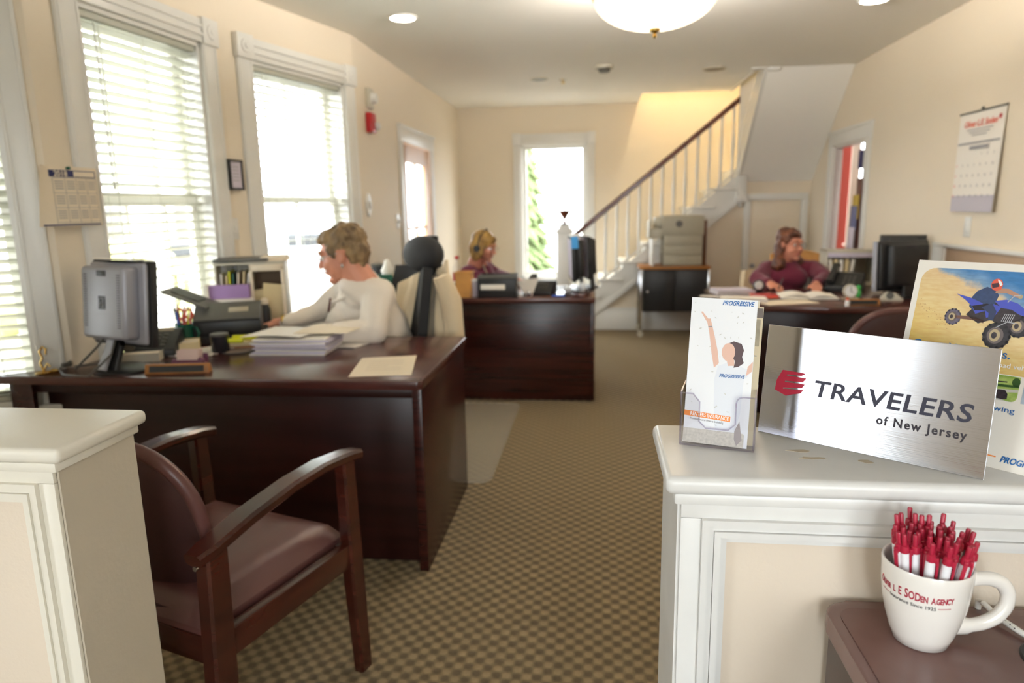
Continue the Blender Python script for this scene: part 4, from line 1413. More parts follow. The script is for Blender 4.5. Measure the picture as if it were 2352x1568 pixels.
ed = [b.b.edges.new((r[i], r[(i + 1) % len(r)])) for r in (lo_, hi_) for i in range(len(r))]
bmesh.ops.triangle_fill(b.b, edges=ed, use_beauty=True)
b.out('laminate_top', M_ttop, t, world=True, smooth=False)
b = B(); b.bx(TX0 + 0.012, TX0 + 0.03, TY0 + 0.02, TY1 - 0.01, 0.02, TZ - 0.03, 0.002); b.out('side_panel', M_mah, t, world=True)
b = B(); b.bx(TX1 - 0.03, TX1 - 0.012, TY0 + 0.02, TY1 - 0.01, 0.02, TZ - 0.03, 0.002); b.out('side_panel', M_mah, t, world=True)
b = B(); b.bx(TX0 + 0.03, TX1 - 0.03, TY1 - 0.03, TY1 - 0.015, 0.02, TZ - 0.03); b.out('back_panel', M_mah, t, world=True)
b = B(); b.bx(TX0 + 0.012, TX1 - 0.012, TY0 + 0.02, TY1 - 0.01, 0.0, 0.03, 0.002); b.out('plinth', M_mah, t, world=True)
b = B()
b.lathe([(0.034, -0.03), (0.034, 0.0005), (0.036, 0.003), (0.045, 0.003), (0.047, 0.0005), (0.04, 0.0), (0.04, -0.03)], (gx, gy, TZ), 30)
b.out('grommet', M_black, t, world=True, label='black plastic cable grommet')

mugc = V((0.3985, 0.812, TZ))
t = thing('coffee_mug', 'white ceramic mug with crimson agency lettering, filled with pens, on the side table', 'mug', mugc)
mp_ = [(r_ * 0.89, z_ * 0.905) for r_, z_ in [(0, 0.003), (0.030, 0.0), (0.034, 0.002), (0.040, 0.018), (0.0465, 0.040), (0.0512, 0.062), (0.0538, 0.085), (0.0548, 0.105), (0.0552, 0.115)]]


def mr_(z):
    for (r0, z0), (r1, z1) in zip(mp_[2:], mp_[3:]):
        if z <= z1:
            return r0 + (r1 - r0) * (z - z0) / (z1 - z0)
    return mp_[-1][0]


pr_ = mp_ + [(0.0485, 0.1057), (0.0470, 0.1054)] + [(r - 0.0032, z) for r, z in mp_[::-1][:-2]] + [(0.024, 0.007), (0, 0.007)]
b = B(); b.lathe(pr_, (0, 0, 0), 56); b.out('cup', M_mug, t, angle=60)
ah = math.radians(3)
ux, uy = math.cos(ah), math.sin(ah)
hp = [(0.044, 0.077), (0.055, 0.082), (0.074, 0.083), (0.089, 0.077), (0.0975, 0.064), (0.097, 0.047), (0.087, 0.031), (0.070, 0.022), (0.052, 0.019), (0.034, 0.018)]
hp = sum([[V(a_).lerp(V(c_), q_) for q_ in (0, 0.33, 0.67)] for a_, c_ in zip(hp, hp[1:])], []) + [V(hp[-1])]
hp = [(hp[max(i_ - 1, 0)] + hp[i_] * 2 + hp[min(i_ + 1, len(hp) - 1)]) / 4 for i_ in range(len(hp))]
b = B(); b.tube([(r * ux, r * uy, z) for r, z in hp], [0.0088 if i_ in (0, 1) else 0.0070 if i_ < len(hp) - 4 else 0.0085 for i_ in range(len(hp))], 14, flat=1.25); b.out('handle', M_mug, t, angle=80)
# lettering wrapped round the cup; the printed arc faces down-left
cen_a = math.radians(-131)


def wrap(base_z, cx_, arch=0.0):
    def f(co):
        s_ = co.x - cx_
        z = base_z + co.y + arch * (s_ / 0.05) ** 2
        r = mr_(z) + 0.00025 + max(0, co.z)
        a = cen_a + s_ / 0.0478
        return V((r * math.cos(a), r * math.sin(a), z))
    return f


def small_caps(words_, z, arch):
    """letters in two sizes set one after another"""
    total = 0
    glyphs = []
    for ch, s_ in words_:
        cu = bpy.data.curves.new('t', 'FONT'); cu.body = ch if ch != ' ' else 'i'; cu.size = s_
        o = bpy.data.objects.new('t', cu); COL.objects.link(o)
        bpy.context.view_layer.update()
        w_ = o.dimensions.x if ch != ' ' else s_ * 0.2
        bpy.data.objects.remove(o)
        glyphs.append((ch, s_, total, w_))
        total += w_ * 0.92 + s_ * 0.06
    kx = 0.088 / total
    for ch, s_, x, w_ in glyphs:
        if ch == ' ':
            continue
        f0 = wrap(z, (total / 2 - x) * kx, arch)
        text(ch, s_ * 0.88, M_logor, t, bold=0.0003, sx_=kx * 1.02, warp=lambda co, f0=f0: f0(co), name='agency_letter')


seq = []
for w_, big, sm_ in (('OLIVER', 0.0145, 0.0105), ('L', 0.0125, 0.0105), ('E', 0.0165, 0.0105), ('SODEN', 0.0185, 0.0125), ('AGENCY', 0.0125, 0.0115)):
    for i, ch in enumerate(w_):
        seq.append((ch, (big if i < 1 else (0.0165 if w_ == 'SODEN' and i < 3 else sm_))))
    seq.append((' ', 0.026))
small_caps(seq[:-1], 0.074, 0.003)
text('Insurance Since 1925', 0.0062, M_ink2, t, warp=wrap(0.0655, 0.026, 0.0025), name='since_lettering', sp=1.0, fit=0.052)
for s0_, s1_ in ((-0.041, -0.028), (0.028, 0.042)):
    b = B()
    f = wrap(0.0675, 0, 0.0025)
    b.grid(lambda u, v: f(V((s0_ + (s1_ - s0_) * u, v * 0.0006, 0.0001))), 6, 1, 0.0002)
    b.out('printed_rule', M_logor, t)

# pens: one built, the others copied
PL = 0.142
pen0 = thing('click_pen', 'white and crimson click pen', 'pen', (0, 0, 0))
b = B(); b.lathe([(0.0012, 0.0), (0.0030, 0.008), (0.0052, 0.022), (0.0054, 0.045), (0.0053, 0.120)], (0, 0, 0), 14); b.out('barrel', M_penw, pen0)
b = B(); b.lathe([(0.0055, 0.119), (0.0056, 0.122), (0.0048, 0.127), (0.0026, 0.1285)], (0, 0, 0), 14)
b.bx(-0.0022, 0.0022, -0.0086, -0.0062, 0.082, 0.121, 0.0009); b.bx(-0.0022, 0.0022, -0.0080, -0.003, 0.117, 0.125, 0.0009); b.bx(-0.0022, 0.0022, -0.0076, -0.005, 0.083, 0.087, 0.0006)
b.out('clip', M_penr, pen0, label='crimson collar and clip')
b = B(); b.lathe([(0.0028, 0.126), (0.0028, 0.1405), (0.0022, 0.142), (0, 0.142)], (0, 0, 0), 12); b.out('plunger', M_penr, pen0, label='crimson plunger')
pts = [(805, 155), (733, 200), (697, 212), (848, 205), (902, 218), (963, 217), (1078, 207), (688, 297), (856, 258), (925, 265), (978, 267), (1157, 268), (820, 283), (890, 290), (977, 295), (755, 318), (948, 313), (1042, 310), (1072, 288), (1135, 313), (1280, 328), (715, 355), (804, 347), (903, 330), (973, 340), (1055, 338), (1155, 348), (1230, 355), (1361, 358), (760, 373), (873, 360), (968, 388), (1052, 397), (1112, 397), (1143, 373), (1205, 402), (850, 378), (1109, 422), (990, 446), (1187, 447), (1296, 474), (1348, 480), (1390, 447), (1138, 476), (1364, 508)]
first = True
PENROWS = []
for i, (a_, c_) in enumerate(sorted(pts, key=lambda p: p[1] - 0.18 * p[0])):
    u = 1860 + a_ / 3.5; v = 1120 + c_ / 3.5
    zt = 0.974 + (0.010 if c_ < 225 else 0)
    tip = P(u, v, z=zt)
    off = V((tip.x - mugc.x, tip.y - mugc.y))
    if off.length > 0.047:
        off = off.normalized() * 0.047
        tip = V((mugc.x + off.x, mugc.y + off.y, zt))
    k = 0.50
    low = V((mugc.x + off.x * k, mugc.y + off.y * k, TZ + 0.009))
    d_ = (tip - low).normalized()
    loc = tip - d_ * PL
    q = d_.to_track_quat('Z', 'Y') @ Quaternion((0, 0, 1), random.uniform(0, 6.28))
    o = pen0 if first else copytree(pen0)
    first = False
    o.rotation_mode = 'QUATERNION'
    o.rotation_quaternion = q
    o.location = loc
    PENROWS.append((o, a_, c_))
ORD = ['leftmost', 'second', 'third', 'fourth', 'fifth', 'sixth', 'seventh', 'eighth', 'ninth', 'tenth', 'eleventh', 'twelfth', 'thirteenth', 'fourteenth', 'fifteenth']
srt = sorted(PENROWS, key=lambda q: q[2] - 0.22 * q[1])
for r_, nm in enumerate(('rearmost', 'second', 'third', 'foremost')):
    row = sorted(srt[r_ * 12:(r_ + 1) * 12], key=lambda q: q[1])
    for k, (o, a_, c_) in enumerate(row):
        o['label'] = 'crimson and white click pen, %s%s in the %s row of the mug' % (ORD[k], '' if k == 0 else ' from the left', nm)
        o['group'] = 'pens in the mug'

t = thing('white_cable', 'white cable coming over the back of the side table and down into the grommet', 'cable', (0.515, 0.85, TZ))
b = B(); b.tube([(0.505, 0.889, 0.70), (0.505, 0.890, 0.84), (0.505, 0.880, 0.842), (0.510, 0.855, 0.838), (0.522, 0.825, 0.8365), (0.538, 0.800, 0.8365), (0.549, 0.788, 0.832), (0.553, 0.78, 0.80), (0.553, 0.78, 0.76)], 0.0038, 10)
b.out('sheath', M_trim, t, world=True)
b = B()
for k in range(7):
    b.cyl((0.507 + 0.0015 * k, 0.872 - 0.007 * k, 0.8428 - 0.0006 * k), 0.0008, 0.001, seg=6)
b.out('printed_marks', M_ink2, t, world=True)
t = thing('black_cable', 'thick black cable with an adapter rising out of the table grommet', 'cable', (0.545, 0.755, TZ))
b = B(); b.tube([(0.540, 0.770, 0.76), (0.540, 0.768, 0.82), (0.550, 0.752, 0.842), (0.570, 0.732, 0.845), (0.60, 0.70, 0.839), (0.64, 0.66, 0.838)], 0.006, 10); b.out('sheath', M_black, t, world=True)
b = B(); b.tube([(0.552, 0.750, 0.843), (0.566, 0.736, 0.846)], 0.009, 10); b.out('strain_relief', M_dgrey, t, world=True)

# ------------------------------------------------------------------ guest armchair (near left)
def armchair(loc, rz, label):
    t = thing('guest_armchair', label, 'chair', loc, rz, 'burgundy guest armchairs')
    # local: +y is forward, x sideways, origin on the floor between the legs
    hw = 0.285
    for s_ in (-1, 1):
        b = B()
        b.sweep([(s_ * hw, 0.27, 0), (s_ * hw, 0.255, 0.30), (s_ * hw, 0.245, 0.672)], [0.034, 0.04, 0.04], [0.05, 0.058, 0.05], 0.006)
        b.out('leg', M_cwood, t, label=None)
        b = B()
        b.sweep([(s_ * hw, -0.27, 0), (s_ * hw, -0.235, 0.30), (s_ * hw, -0.225, 0.63)], [0.036, 0.044, 0.044], [0.05, 0.066, 0.06], 0.006)
        b.out('leg', M_cwood, t)
        b = B()
        b.sweep([(s_ * hw, -0.275, 0.626), (s_ * hw, -0.24, 0.634), (s_ * hw, -0.12, 0.662), (s_ * hw, 0.02, 0.683), (s_ * hw, 0.14, 0.690), (s_ * hw, 0.25, 0.682), (s_ * hw, 0.30, 0.672)], [0.05, 0.062, 0.064, 0.062, 0.06, 0.056, 0.05], 0.03, 0.008)
        b.out('armrest', M_cwood, t)
        b = B(); b.bx(s_ * hw - 0.014, s_ * hw + 0.014, -0.235, 0.245, 0.355, 0.425, 0.004); b.out('side_rail', M_cwood, t)
    b = B(); b.bx(-hw, hw, 0.22, 0.25, 0.345, 0.415, 0.004); b.bx(-hw, hw, -0.245, -0.215, 0.345, 0.415, 0.004); b.out('cross_rail', M_cwood, t)
    # domed seat cushion
    b = B()
    def seat(u, v):
        x = (u - 0.5) * 0.50; y = (v - 0.5) * 0.50 + 0.01
        e = max(abs(2 * u - 1), abs(2 * v - 1))
        return (x, y, 0.43 + 0.065 * (1 - e ** 5) ** 0.6)
    b.grid(seat, 18, 18)
    b.bx(-0.25, 0.25, -0.24, 0.26, 0.38, 0.433, 0.012)
    b.out('seat', M_vinyl, t)
    # oval padded back with a shell behind
    def ov(u, v, y0_, bulge, sc_):
        a = 2 * PI * u
        r = v
        x = 0.212 * sc_ * r * (abs(math.cos(a)) ** 0.75) * (1 if math.cos(a) > 0 else -1)
        z = 0.645 + 0.205 * sc_ * r * (abs(math.sin(a)) ** 0.75) * (1 if math.sin(a) > 0 else -1)
        y = y0_ + bulge * (1 - r ** 4) - (z - 0.5) * 0.22 + 0.10 * (x / 0.25) ** 2 * 0.4
        return (x, y, z)
    b = B(); b.grid(lambda u, v: ov(u, v, -0.165, 0.045, 1.0), 40, 8); bmesh.ops.remove_doubles(b.b, verts=b.b.verts, dist=0.0005); b.out('back_cushion', M_vinyl, t, angle=70)
    b = B()
    ring = [V(ov(k / 44, 1, -0.172, 0, 1.0)) for k in range(44)]
    b.tube(ring, 0.017, 10, close=True)
    b.out('piping', M_vinyl, t, angle=80)
    b = B(); b.grid(lambda u, v: ov(u, v, -0.178, -0.03, 1.03), 40, 8); bmesh.ops.remove_doubles(b.b, verts=b.b.verts, dist=0.0005); b.out('back_shell', M_vinyldk, t, angle=70)
    b = B()
    b.grid(lambda u, v: ((u - 0.5) * 0.46, -0.225 + 0.03 * (2 * u - 1) ** 2 - 0.01 * v, 0.33 + 0.12 * v), 12, 6, 0.02)
    b.out('lumbar_apron', M_vinyldk, t)
    for s_ in (-1, 1):
        b = B(); b.cyl((s_ * hw, -0.268, 0.606), 0.006, 0.01, seg=10, rot=rotm(PI / 2)); b.out('screw_cap', M_chrome, t)
    return t


fvec = V((0.30, 0.954, 0)); 
armchair((-1.045, 1.61, 0), -math.atan2(0.30, 0.954), 'burgundy vinyl armchair with a dark wood frame beside the cream half wall')
armchair((1.36, 3.62, 0), 0.25, 'burgundy armchair half hidden behind the metal sign and quad bike card')

# ------------------------------------------------------------------ near desk
DZ = 0.755
t = thing('executive_desk', 'long dark mahogany desk with the silver monitor, nearest the camera', 'desk', (-1.4, 2.75, 0))
top = [(-2.33, 2.32), (-0.63, 2.32), (-0.615, 2.34), (-0.612, 3.17), (-0.625, 3.19), (-1.05, 3.19), (-1.14, 3.02), (-1.30, 2.96), (-1.62, 2.98), (-1.66, 3.06), (-1.66, 3.60), (-1.995, 3.60), (-2.10, 2.50), (-2.14, 2.447), (-2.31, 2.337)]
b = B(); b.prism(top, DZ - 0.035, DZ, bev=0.006); b.out('desktop', M_mahtop, t, world=True)
b = B(); b.bx(-0.66, -0.625, 2.345, 3.16, 0.0, DZ - 0.035, 0.002); b.out('side_panel', M_mah, t, world=True)
b = B(); b.bx(-2.18, -0.66, 2.41, 2.435, 0.006, DZ - 0.035, 0.002); b.out('modesty_panel', M_mahdk, t, world=True)
b = B(); b.bx(-2.24, -0.66, 2.36, 2.395, DZ - 0.075, DZ - 0.035, 0.003); b.out('apron_rail', M_mahdk, t, world=True)
b = B(); b.bx(-2.275, -2.18, 2.345, 2.368, 0.0, DZ - 0.035, 0.002); b.out('side_panel', M_mah, t, world=True)
b = B(); b.bx(-1.98, -1.70, 3.0, 3.56, 0.0, DZ - 0.035, 0.003); b.out('return_pedestal', M_mahdk, t, world=True)
b = B(); b.bx(-1.07, -0.665, 2.9, 3.14, 0.03, DZ - 0.036, 0.003); b.out('drawer_pedestal', M_mahdk, t, world=True)
for k in range(3):
    z = 0.06 + k * 0.225
    b = B(); b.bx(-1.055, -0.68, 3.14, 3.158, z, z + 0.21, 0.004)
    dr = b.out('drawer', M_mah, t, world=True)
    b = B(); b.tube([(-0.92, 3.165, z + 0.12), (-0.92, 3.18, z + 0.12), (-0.80, 3.18, z + 0.12), (-0.80, 3.165, z + 0.12)], 0.005, 6)
    hd_ = b.out('handle', M_brass, None)
    hd_.data.transform(MW[t.name].inverted()); hd_.parent = dr

# far desk (by the end window)
t = thing('reception_desk', 'plain dark mahogany desk in the middle, before the end window', 'desk', (-0.55, 5.0, 0))
b = B(); b.bx(-1.14, 0.0, 4.585, 5.36, DZ - 0.035, DZ, 0.006); b.out('desktop', M_mahtop, t, world=True)
b = B(); b.bx(-1.10, -0.03, 4.70, 4.735, 0.01, DZ - 0.035, 0.002); b.out('modesty_panel', M_mah, t, world=True)
b = B(); b.bx(-0.04, -0.005, 4.70, 5.33, 0.01, DZ - 0.035, 0.002); b.out('side_panel', M_mah, t, world=True)
b = B(); b.bx(-1.13, -1.095, 4.70, 5.33, 0.01, DZ - 0.035, 0.002); b.out('side_panel', M_mah, t, world=True)

# right desk
t = thing('corner_desk', 'mahogany desk with a clipped front corner, below the tall month calendar', 'desk', (1.5, 4.6, 0))
top = [(0.775, 5.06), (0.765, 4.64), (0.95, 4.23), (1.35, 4.14), (2.225, 4.13), (2.225, 5.9), (1.74, 5.9), (1.74, 5.12), (1.60, 5.04)]
b = B(); b.prism(top, DZ - 0.035, DZ, bev=0.006); b.out('desktop', M_mahtop, t, world=True)
b = B(); b.bx(0.99, 2.20, 4.34, 4.365, 0.05, DZ - 0.035, 0.002); b.out('modesty_panel', M_mahdk, t, world=True)
b = B(); b.bx(0.86, 0.89, 4.52, 5.03, 0.0, DZ - 0.035, 0.002); b.out('side_panel', M_mah, t, world=True)
b = B(); b.bx(2.17, 2.20, 4.37, 5.85, 0.0, DZ - 0.035, 0.002); b.out('side_panel', M_mah, t, world=True)
b = B(); b.bx(1.76, 2.16, 5.2, 5.85, 0.02, DZ - 0.035, 0.003); b.out('pedestal', M_mahdk, t, world=True)

# clear chair mat on the carpet
t = thing('chair_mat', 'clear plastic chair mat on the carpet between the two dark desks', 'mat', (-1.0, 3.9, 0))
b = B(); b.prism([(p[0], p[1]) for p in rrect(-1.62, 3.205, -0.52, 4.62, 0.06)], 0.001, 0.005)
mm = mat('clear_vinyl_mat', S(206, 196, 178), 0.12, spec=0.7, alpha=0.42)
b.out('sheet', mm, t, world=True)
b = B(); b.tube([(p[0], p[1], 0.004) for p in rrect(-1.62, 3.205, -0.52, 4.62, 0.06)], 0.004, 6, close=True); b.out('rim', mm, t, world=True)


# ------------------------------------------------------------------ office chairs
def office_chair(loc, rz, label, headrest=True, m=M_blackf, backh=1.0):
    t = thing('office_chair', label, 'chair', loc, rz, 'office chairs')
    # local +y is the way the sitter faces
    b = B(); b.box((0, 0.02, 0.48), (0.50, 0.50, 0.08), 0.035, seg=3); b.out('seat', m, t)
    b = B()
    for k in range(5):
        a = 2 * PI * k / 5 + 0.3
        b.sweep([(0.03 * math.cos(a), 0.03 * math.sin(a), 0.11), (0.29 * math.cos(a), 0.29 * math.sin(a), 0.075)], [0.05, 0.035], [0.05, 0.025], 0.006)
    b.cyl((0, 0, 0.26), 0.028, 0.34, seg=12)
    b.out('base', M_black, t)
    for k in range(5):
        a = 2 * PI * k / 5 + 0.3
        b = B(); b.cyl((0.29 * math.cos(a), 0.29 * math.sin(a), 0.031), 0.028, 0.04, seg=12, rot=rotm(PI / 2, 0, a)); b.out('caster', M_black, t)
    b = B()
    b.grid(lambda u, v: ((u - 0.5) * (0.46 - 0.10 * v), -0.25 - 0.10 * v + 0.06 * (2 * u - 1) ** 2, 0.56 + 0.50 * backh * v), 10, 10, 0.05)
    b.out('backrest', m, t)
    if headrest:
        b = B(); b.sweep([(0, -0.30, 0.5), (0, -0.36, 0.80), (0, -0.375, 1.04)], [0.15, 0.12, 0.09], 0.03, 0.01); b.out('spine', M_black, t)
        b = B()
        b.sph((0, -0.335, 1.125), (0.165, 0.085, 0.098), 24, rotm(0.12))
        b.out('headrest', m, t)
        b = B(); b.bx(-0.04, 0.04, -0.41, -0.37, 1.10, 1.22, 0.008); b.out('headrest_bracket', M_black, t)
    for s_ in (-1, 1):
        b = B(); b.tube([(s_ * 0.24, 0, 0.47), (s_ * 0.28, 0, 0.52), (s_ * 0.28, 0, 0.68)], 0.014, 8); b.box((s_ * 0.28, 0.02, 0.69), (0.07, 0.24, 0.03), 0.012); b.out('armrest', M_black, t)
    return t


RC = PI / 2 + 0.75
fwd = V((-math.sin(RC), math.cos(RC), 0))
hc = P(972, 587, y=3.55)
cl = hc + fwd * 0.335
och = office_chair((cl.x, cl.y, 0), RC, 'black high-back office chair with a padded oval headrest, under the beige jacket')
t = thing('draped_jacket', 'beige jacket draped over the black office chair behind the short-haired person', 'jacket', (cl.x, cl.y, 0), RC)
def drape(name, tl, tr, br, bl, k):
    """cloth hanging between four points, with soft vertical folds"""
    tl, tr, br, bl = V(tl), V(tr), V(br), V(bl)
    b = B()
    def g(u, v):
        p = bl.lerp(br, u).lerp(tl.lerp(tr, u), v)
        n_ = V((-0.45, -0.9, 0))
        return p + n_ * (0.012 * math.sin(u * 13 + v * 2 + k) * (1 - 0.5 * v) + 0.035 * math.sin(PI * u) * math.sin(PI * min(1, v + 0.1)))
    b.grid(g, 22, 18, 0.016)
    return b.out(name, M_jacket, t, world=True, angle=80)


drape('front_panel', P(988, 640, y=3.50), P(1026, 596, y=3.40), P(1050, 850, y=3.34), P(974, 850, y=3.42), 0)
drape('front_panel', P(905, 655, y=3.60), P(964, 624, y=3.49), P(928, 850, y=3.46), P(868, 850, y=3.56), 2)
b = B()
b.grid(lambda u, v: ((u - 0.5) * 0.54, -0.40 - 0.03 * math.sin(v * 3) + 0.12 * (2 * u - 1) ** 2 + 0.01 * math.sin(u * 23), 0.42 + 0.64 * v - 0.05 * (2 * u - 1) ** 2), 26, 14, 0.014)
b.out('back_panel', M_jacket, t, angle=80)
b = B(); b.tube([(-0.24, -0.30, 1.03), (-0.26, -0.34, 0.90), (-0.25, -0.36, 0.72), (-0.24, -0.35, 0.56)], [0.045, 0.055, 0.05, 0.045], 14); b.out('sleeve', M_jacket, t, angle=80)


# ------------------------------------------------------------------ people
def axes(fx, tilt=0.0, roll=0.0):
    """head axes: F face direction, L the person's left, U up"""
    f = V(fx).normalized()
    u = V((0, 0, 1))
    l = u.cross(f).normalized()
    f2 = (f * math.cos(tilt) - u * math.sin(tilt)).normalized()
    u2 = f2.cross(l).normalized()
    l2 = (l * math.cos(roll) + u2 * math.sin(roll)).normalized()
    u3 = f2.cross(l2).normalized()
    return f2, l2, u3


def head_parts(c, ax, k=1.0, chin=1.0, full=1.0):
    f, l, u = ax
    Rm = Matrix((f, l, u)).transposed().to_4x4()
    p = lambda a, b_, d: c + (f * a + l * b_ + u * d) * k
    s = lambda r: tuple(x * k for x in r)
    out = [('s', p(-0.012, 0, 0.030), s((0.094, 0.075, 0.086)), Rm), ('s', p(0.030, 0, -0.030), s((0.060, 0.058 * full, 0.082)), Rm), ('s', p(0.030, 0, -0.076), s((0.046, 0.046 * full, 0.036)), Rm),
           ('s', p(0.072, 0, -0.096), s((0.021, 0.022, 0.018)), Rm), ('c', p(0.086, 0, 0.012), p(0.107, 0, -0.024), 0.0075 * k, 0.0125 * k),
           ('s', p(0.098, 0.011, -0.028), s((0.010, 0.008, 0.008)), Rm), ('s', p(0.098, -0.011, -0.028), s((0.010, 0.008, 0.008)), Rm),
           ('c', p(0.080, 0.036, 0.030), p(0.086, 0.008, 0.026), 0.011 * k, 0.010 * k), ('c', p(0.080, -0.036, 0.030), p(0.086, -0.008, 0.026), 0.011 * k, 0.010 * k),
           ('s', p(0.062, 0.034, -0.030), s((0.026, 0.024, 0.026)), Rm), ('s', p(0.062, -0.034, -0.030), s((0.026, 0.024, 0.026)), Rm),
           ('s', p(0.082, 0, -0.058), s((0.016, 0.024, 0.012)), Rm),
           ('s', p(-0.004, 0.077, -0.008), s((0.020, 0.009, 0.032)), Rm), ('s', p(-0.004, -0.077, -0.008), s((0.020, 0.009, 0.032)), Rm),
           ('c', p(-0.020, 0, -0.055), p(-0.045, 0, -0.16), 0.058 * k * full, 0.064 * k * full)]
    return out, p, Rm


def face(t, p, Rm, k, brow=M_hairs, body=None):
    for s_ in (-1, 1):
        b = B(); b.sph(p(0.0785, s_ * 0.031, 0.006), (0.0105 * k,) * 3, 12); e = b.out('eye', M_eye, t, world=True)
        b = B(); b.sph(p(0.0865, s_ * 0.031, 0.005), (0.0050 * k,) * 3, 8); i_ = b.out('iris', M_iris, None); i_.data.transform(MW[t.name].inverted()); i_.parent = e
        b = B(); b.tube([p(0.076, s_ * 0.048, 0.030), p(0.0875, s_ * 0.032, 0.037), p(0.0925, s_ * 0.014, 0.033)], [0.003 * k, 0.004 * k, 0.003 * k], 6); b.out('eyebrow', brow, t, world=True)
    b = B(); b.sph(p(0.0900, 0, -0.055), (0.0065 * k, 0.022 * k, 0.0045 * k), 12, Rm); b.sph(p(0.0890, 0, -0.0610), (0.0065 * k, 0.018 * k, 0.005 * k), 12, Rm); b.out('lips', M_lip, t, world=True)


def glasses(t, p, k, m):
    b = B()
    for s_ in (-1, 1):
        ring = [p(0.104 - abs(math.cos(2 * PI * i / 18)) * 0.004 * 0, s_ * 0.033 + 0.024 * math.cos(2 * PI * i / 18), 0.004 + 0.018 * math.sin(2 * PI * i / 18)) for i in range(18)]
        b.tube(ring, 0.0013 * k, 5, close=True)
        b.tube([p(0.104, s_ * 0.057, 0.008), p(0.085, s_ * 0.074, 0.010), p(0.0, s_ * 0.083, 0.010), p(-0.015, s_ * 0.083, -0.004)], 0.0014 * k, 5)
    b.tube([p(0.104, 0.010, 0.008), p(0.107, 0, 0.010), p(0.104, -0.010, 0.008)], 0.0013 * k, 5)
    b.out('glasses', m, t, world=True)


def hand_parts(w, d, up, side, k=1.0, curl=0.5):
    """palm, four unequal bent fingers and a thumb; d = pointing direction, side = towards the thumb"""
    d = V(d).normalized(); up = V(up); up = (up - d * up.dot(d)).normalized(); s = V(side); s = (s - d * s.dot(d) - up * s.dot(up)).normalized()
    w = V(w)
    out = [('c', w - d * 0.01, w + d * 0.028, 0.024 * k, 0.027 * k)]
    for i in range(4):
        o = (-1.5 + i) * 0.0195 * k
        kn = w + d * (0.083 - abs(i - 2.2) * 0.004) * k + s * o
        out.append(('c', w + d * 0.015 * k + s * o * 0.7, kn, 0.0155 * k, 0.0115 * k))
        L = (0.056, 0.068, 0.074, 0.066)[i] * k
        a1, a2 = curl * 0.7, curl * 1.5
        d1 = (d * math.cos(a1) - up * math.sin(a1)); d2 = (d * math.cos(a2) - up * math.sin(a2))
        m1 = kn + d1 * L * 0.55
        out.append(('c', kn, m1, 0.0098 * k, 0.0088 * k))
        out.append(('c', m1, m1 + d2 * L * 0.5, 0.0088 * k, 0.0072 * k))
    tb = w + d * 0.025 * k + s * 0.026 * k
    t1 = tb + (d * 0.75 + s * 0.62 - up * 0.2).normalized() * 0.036 * k
    out.append(('c', w + d * 0.012 * k + s * 0.012 * k, tb, 0.017 * k, 0.0135 * k))
    out.append(('c', tb, t1, 0.0125 * k, 0.0105 * k))
    out.append(('c', t1, t1 + (d * 0.92 + s * 0.25 - up * 0.25).normalized() * 0.028 * k, 0.0105 * k, 0.0085 * k))
    return out


def limb(a, b_, r0, r1):
    return ('c', V(a), V(b_), r0, r1)


def legs(pel, fwd_, side_, drop, k=1.0):
    """seated thighs, shins and feet under the desk"""
    out = []
    for s_ in (-1, 1):
        hip = pel + side_ * 0.10 * s_ * k
        knee = hip + fwd_ * 0.42 * k + side_ * 0.03 * s_ - V((0, 0, 0.0))
        ank = V((knee.x, knee.y, 0.09)) - fwd_ * 0.04
        out += [('c', hip, knee, 0.095 * k, 0.062 * k), ('c', knee, ank, 0.058 * k, 0.038 * k), ('c', ank - V((0, 0, 0.03)), V((ank.x, ank.y, 0.042)) + fwd_ * 0.15, 0.038, 0.03)]
    return out


# --- woman at the near desk, in profile, typing
k1 = 1.10
H1 = P(786, 584, y=3.16)
ax1 = axes((-1, -0.14, 0), 0.27)
hp1, p1, R1 = head_parts(H1, ax1, k1, full=1.14)
t = thing('person', 'person with short sandy hair and glasses in a cream sweater, typing at the near desk', 'person', (-1.0, 3.36, 0))
neck = P(822, 650, y=3.24)
chest = P(842, 712, y=3.34); belly = P(862, 770, y=3.38); pel = V((belly.x + 0.03, 3.40, 0.56))
shn = P(866, 676, y=3.15); shf = P(800, 668, y=3.50)
eln = P(858, 762, y=3.04); wrn = P(752, 768, y=3.00); elf = P(742, 712, y=3.50); wrf = P(646, 742, y=3.36)
eln.z = max(eln.z, DZ + 0.058); wrn.z = DZ + 0.05; wrf.z = DZ + 0.035
hdir = V((-0.95, -0.16, -0.10))
arms = [limb(shn, eln, 0.055, 0.047), limb(eln, wrn, 0.046, 0.030), limb(shf, elf, 0.055, 0.047), limb(elf, wrf, 0.044, 0.029)]
tor = [limb(pel, belly, 0.15, 0.15), limb(belly, chest, 0.16, 0.14), limb(chest, neck, 0.12, 0.06), limb(shn, shf, 0.06, 0.06)]
body = hp1 + [limb(neck + V((0, 0, 0.02)), H1 - ax1[2] * 0.08 - ax1[0] * 0.02, 0.066, 0.06)] + tor + arms + hand_parts(wrf, hdir, (0, 0, 1), (0, -1, 0), 1.0, 0.45) + hand_parts(wrn, (-1, -0.02, -0.05), (0, 0, 1), (0, 1, 0), 1.0, 0.4)
fw1 = V((-1, 0, 0)); sd1 = V((0, 1, 0))
body += legs(pel, fw1 * 0.95, sd1, 0, 1.05)
blob(body, 0.0052, 5, 'body', M_skin, t)
face(t, p1, R1, k1)
glasses(t, p1, k1, M_chrome)
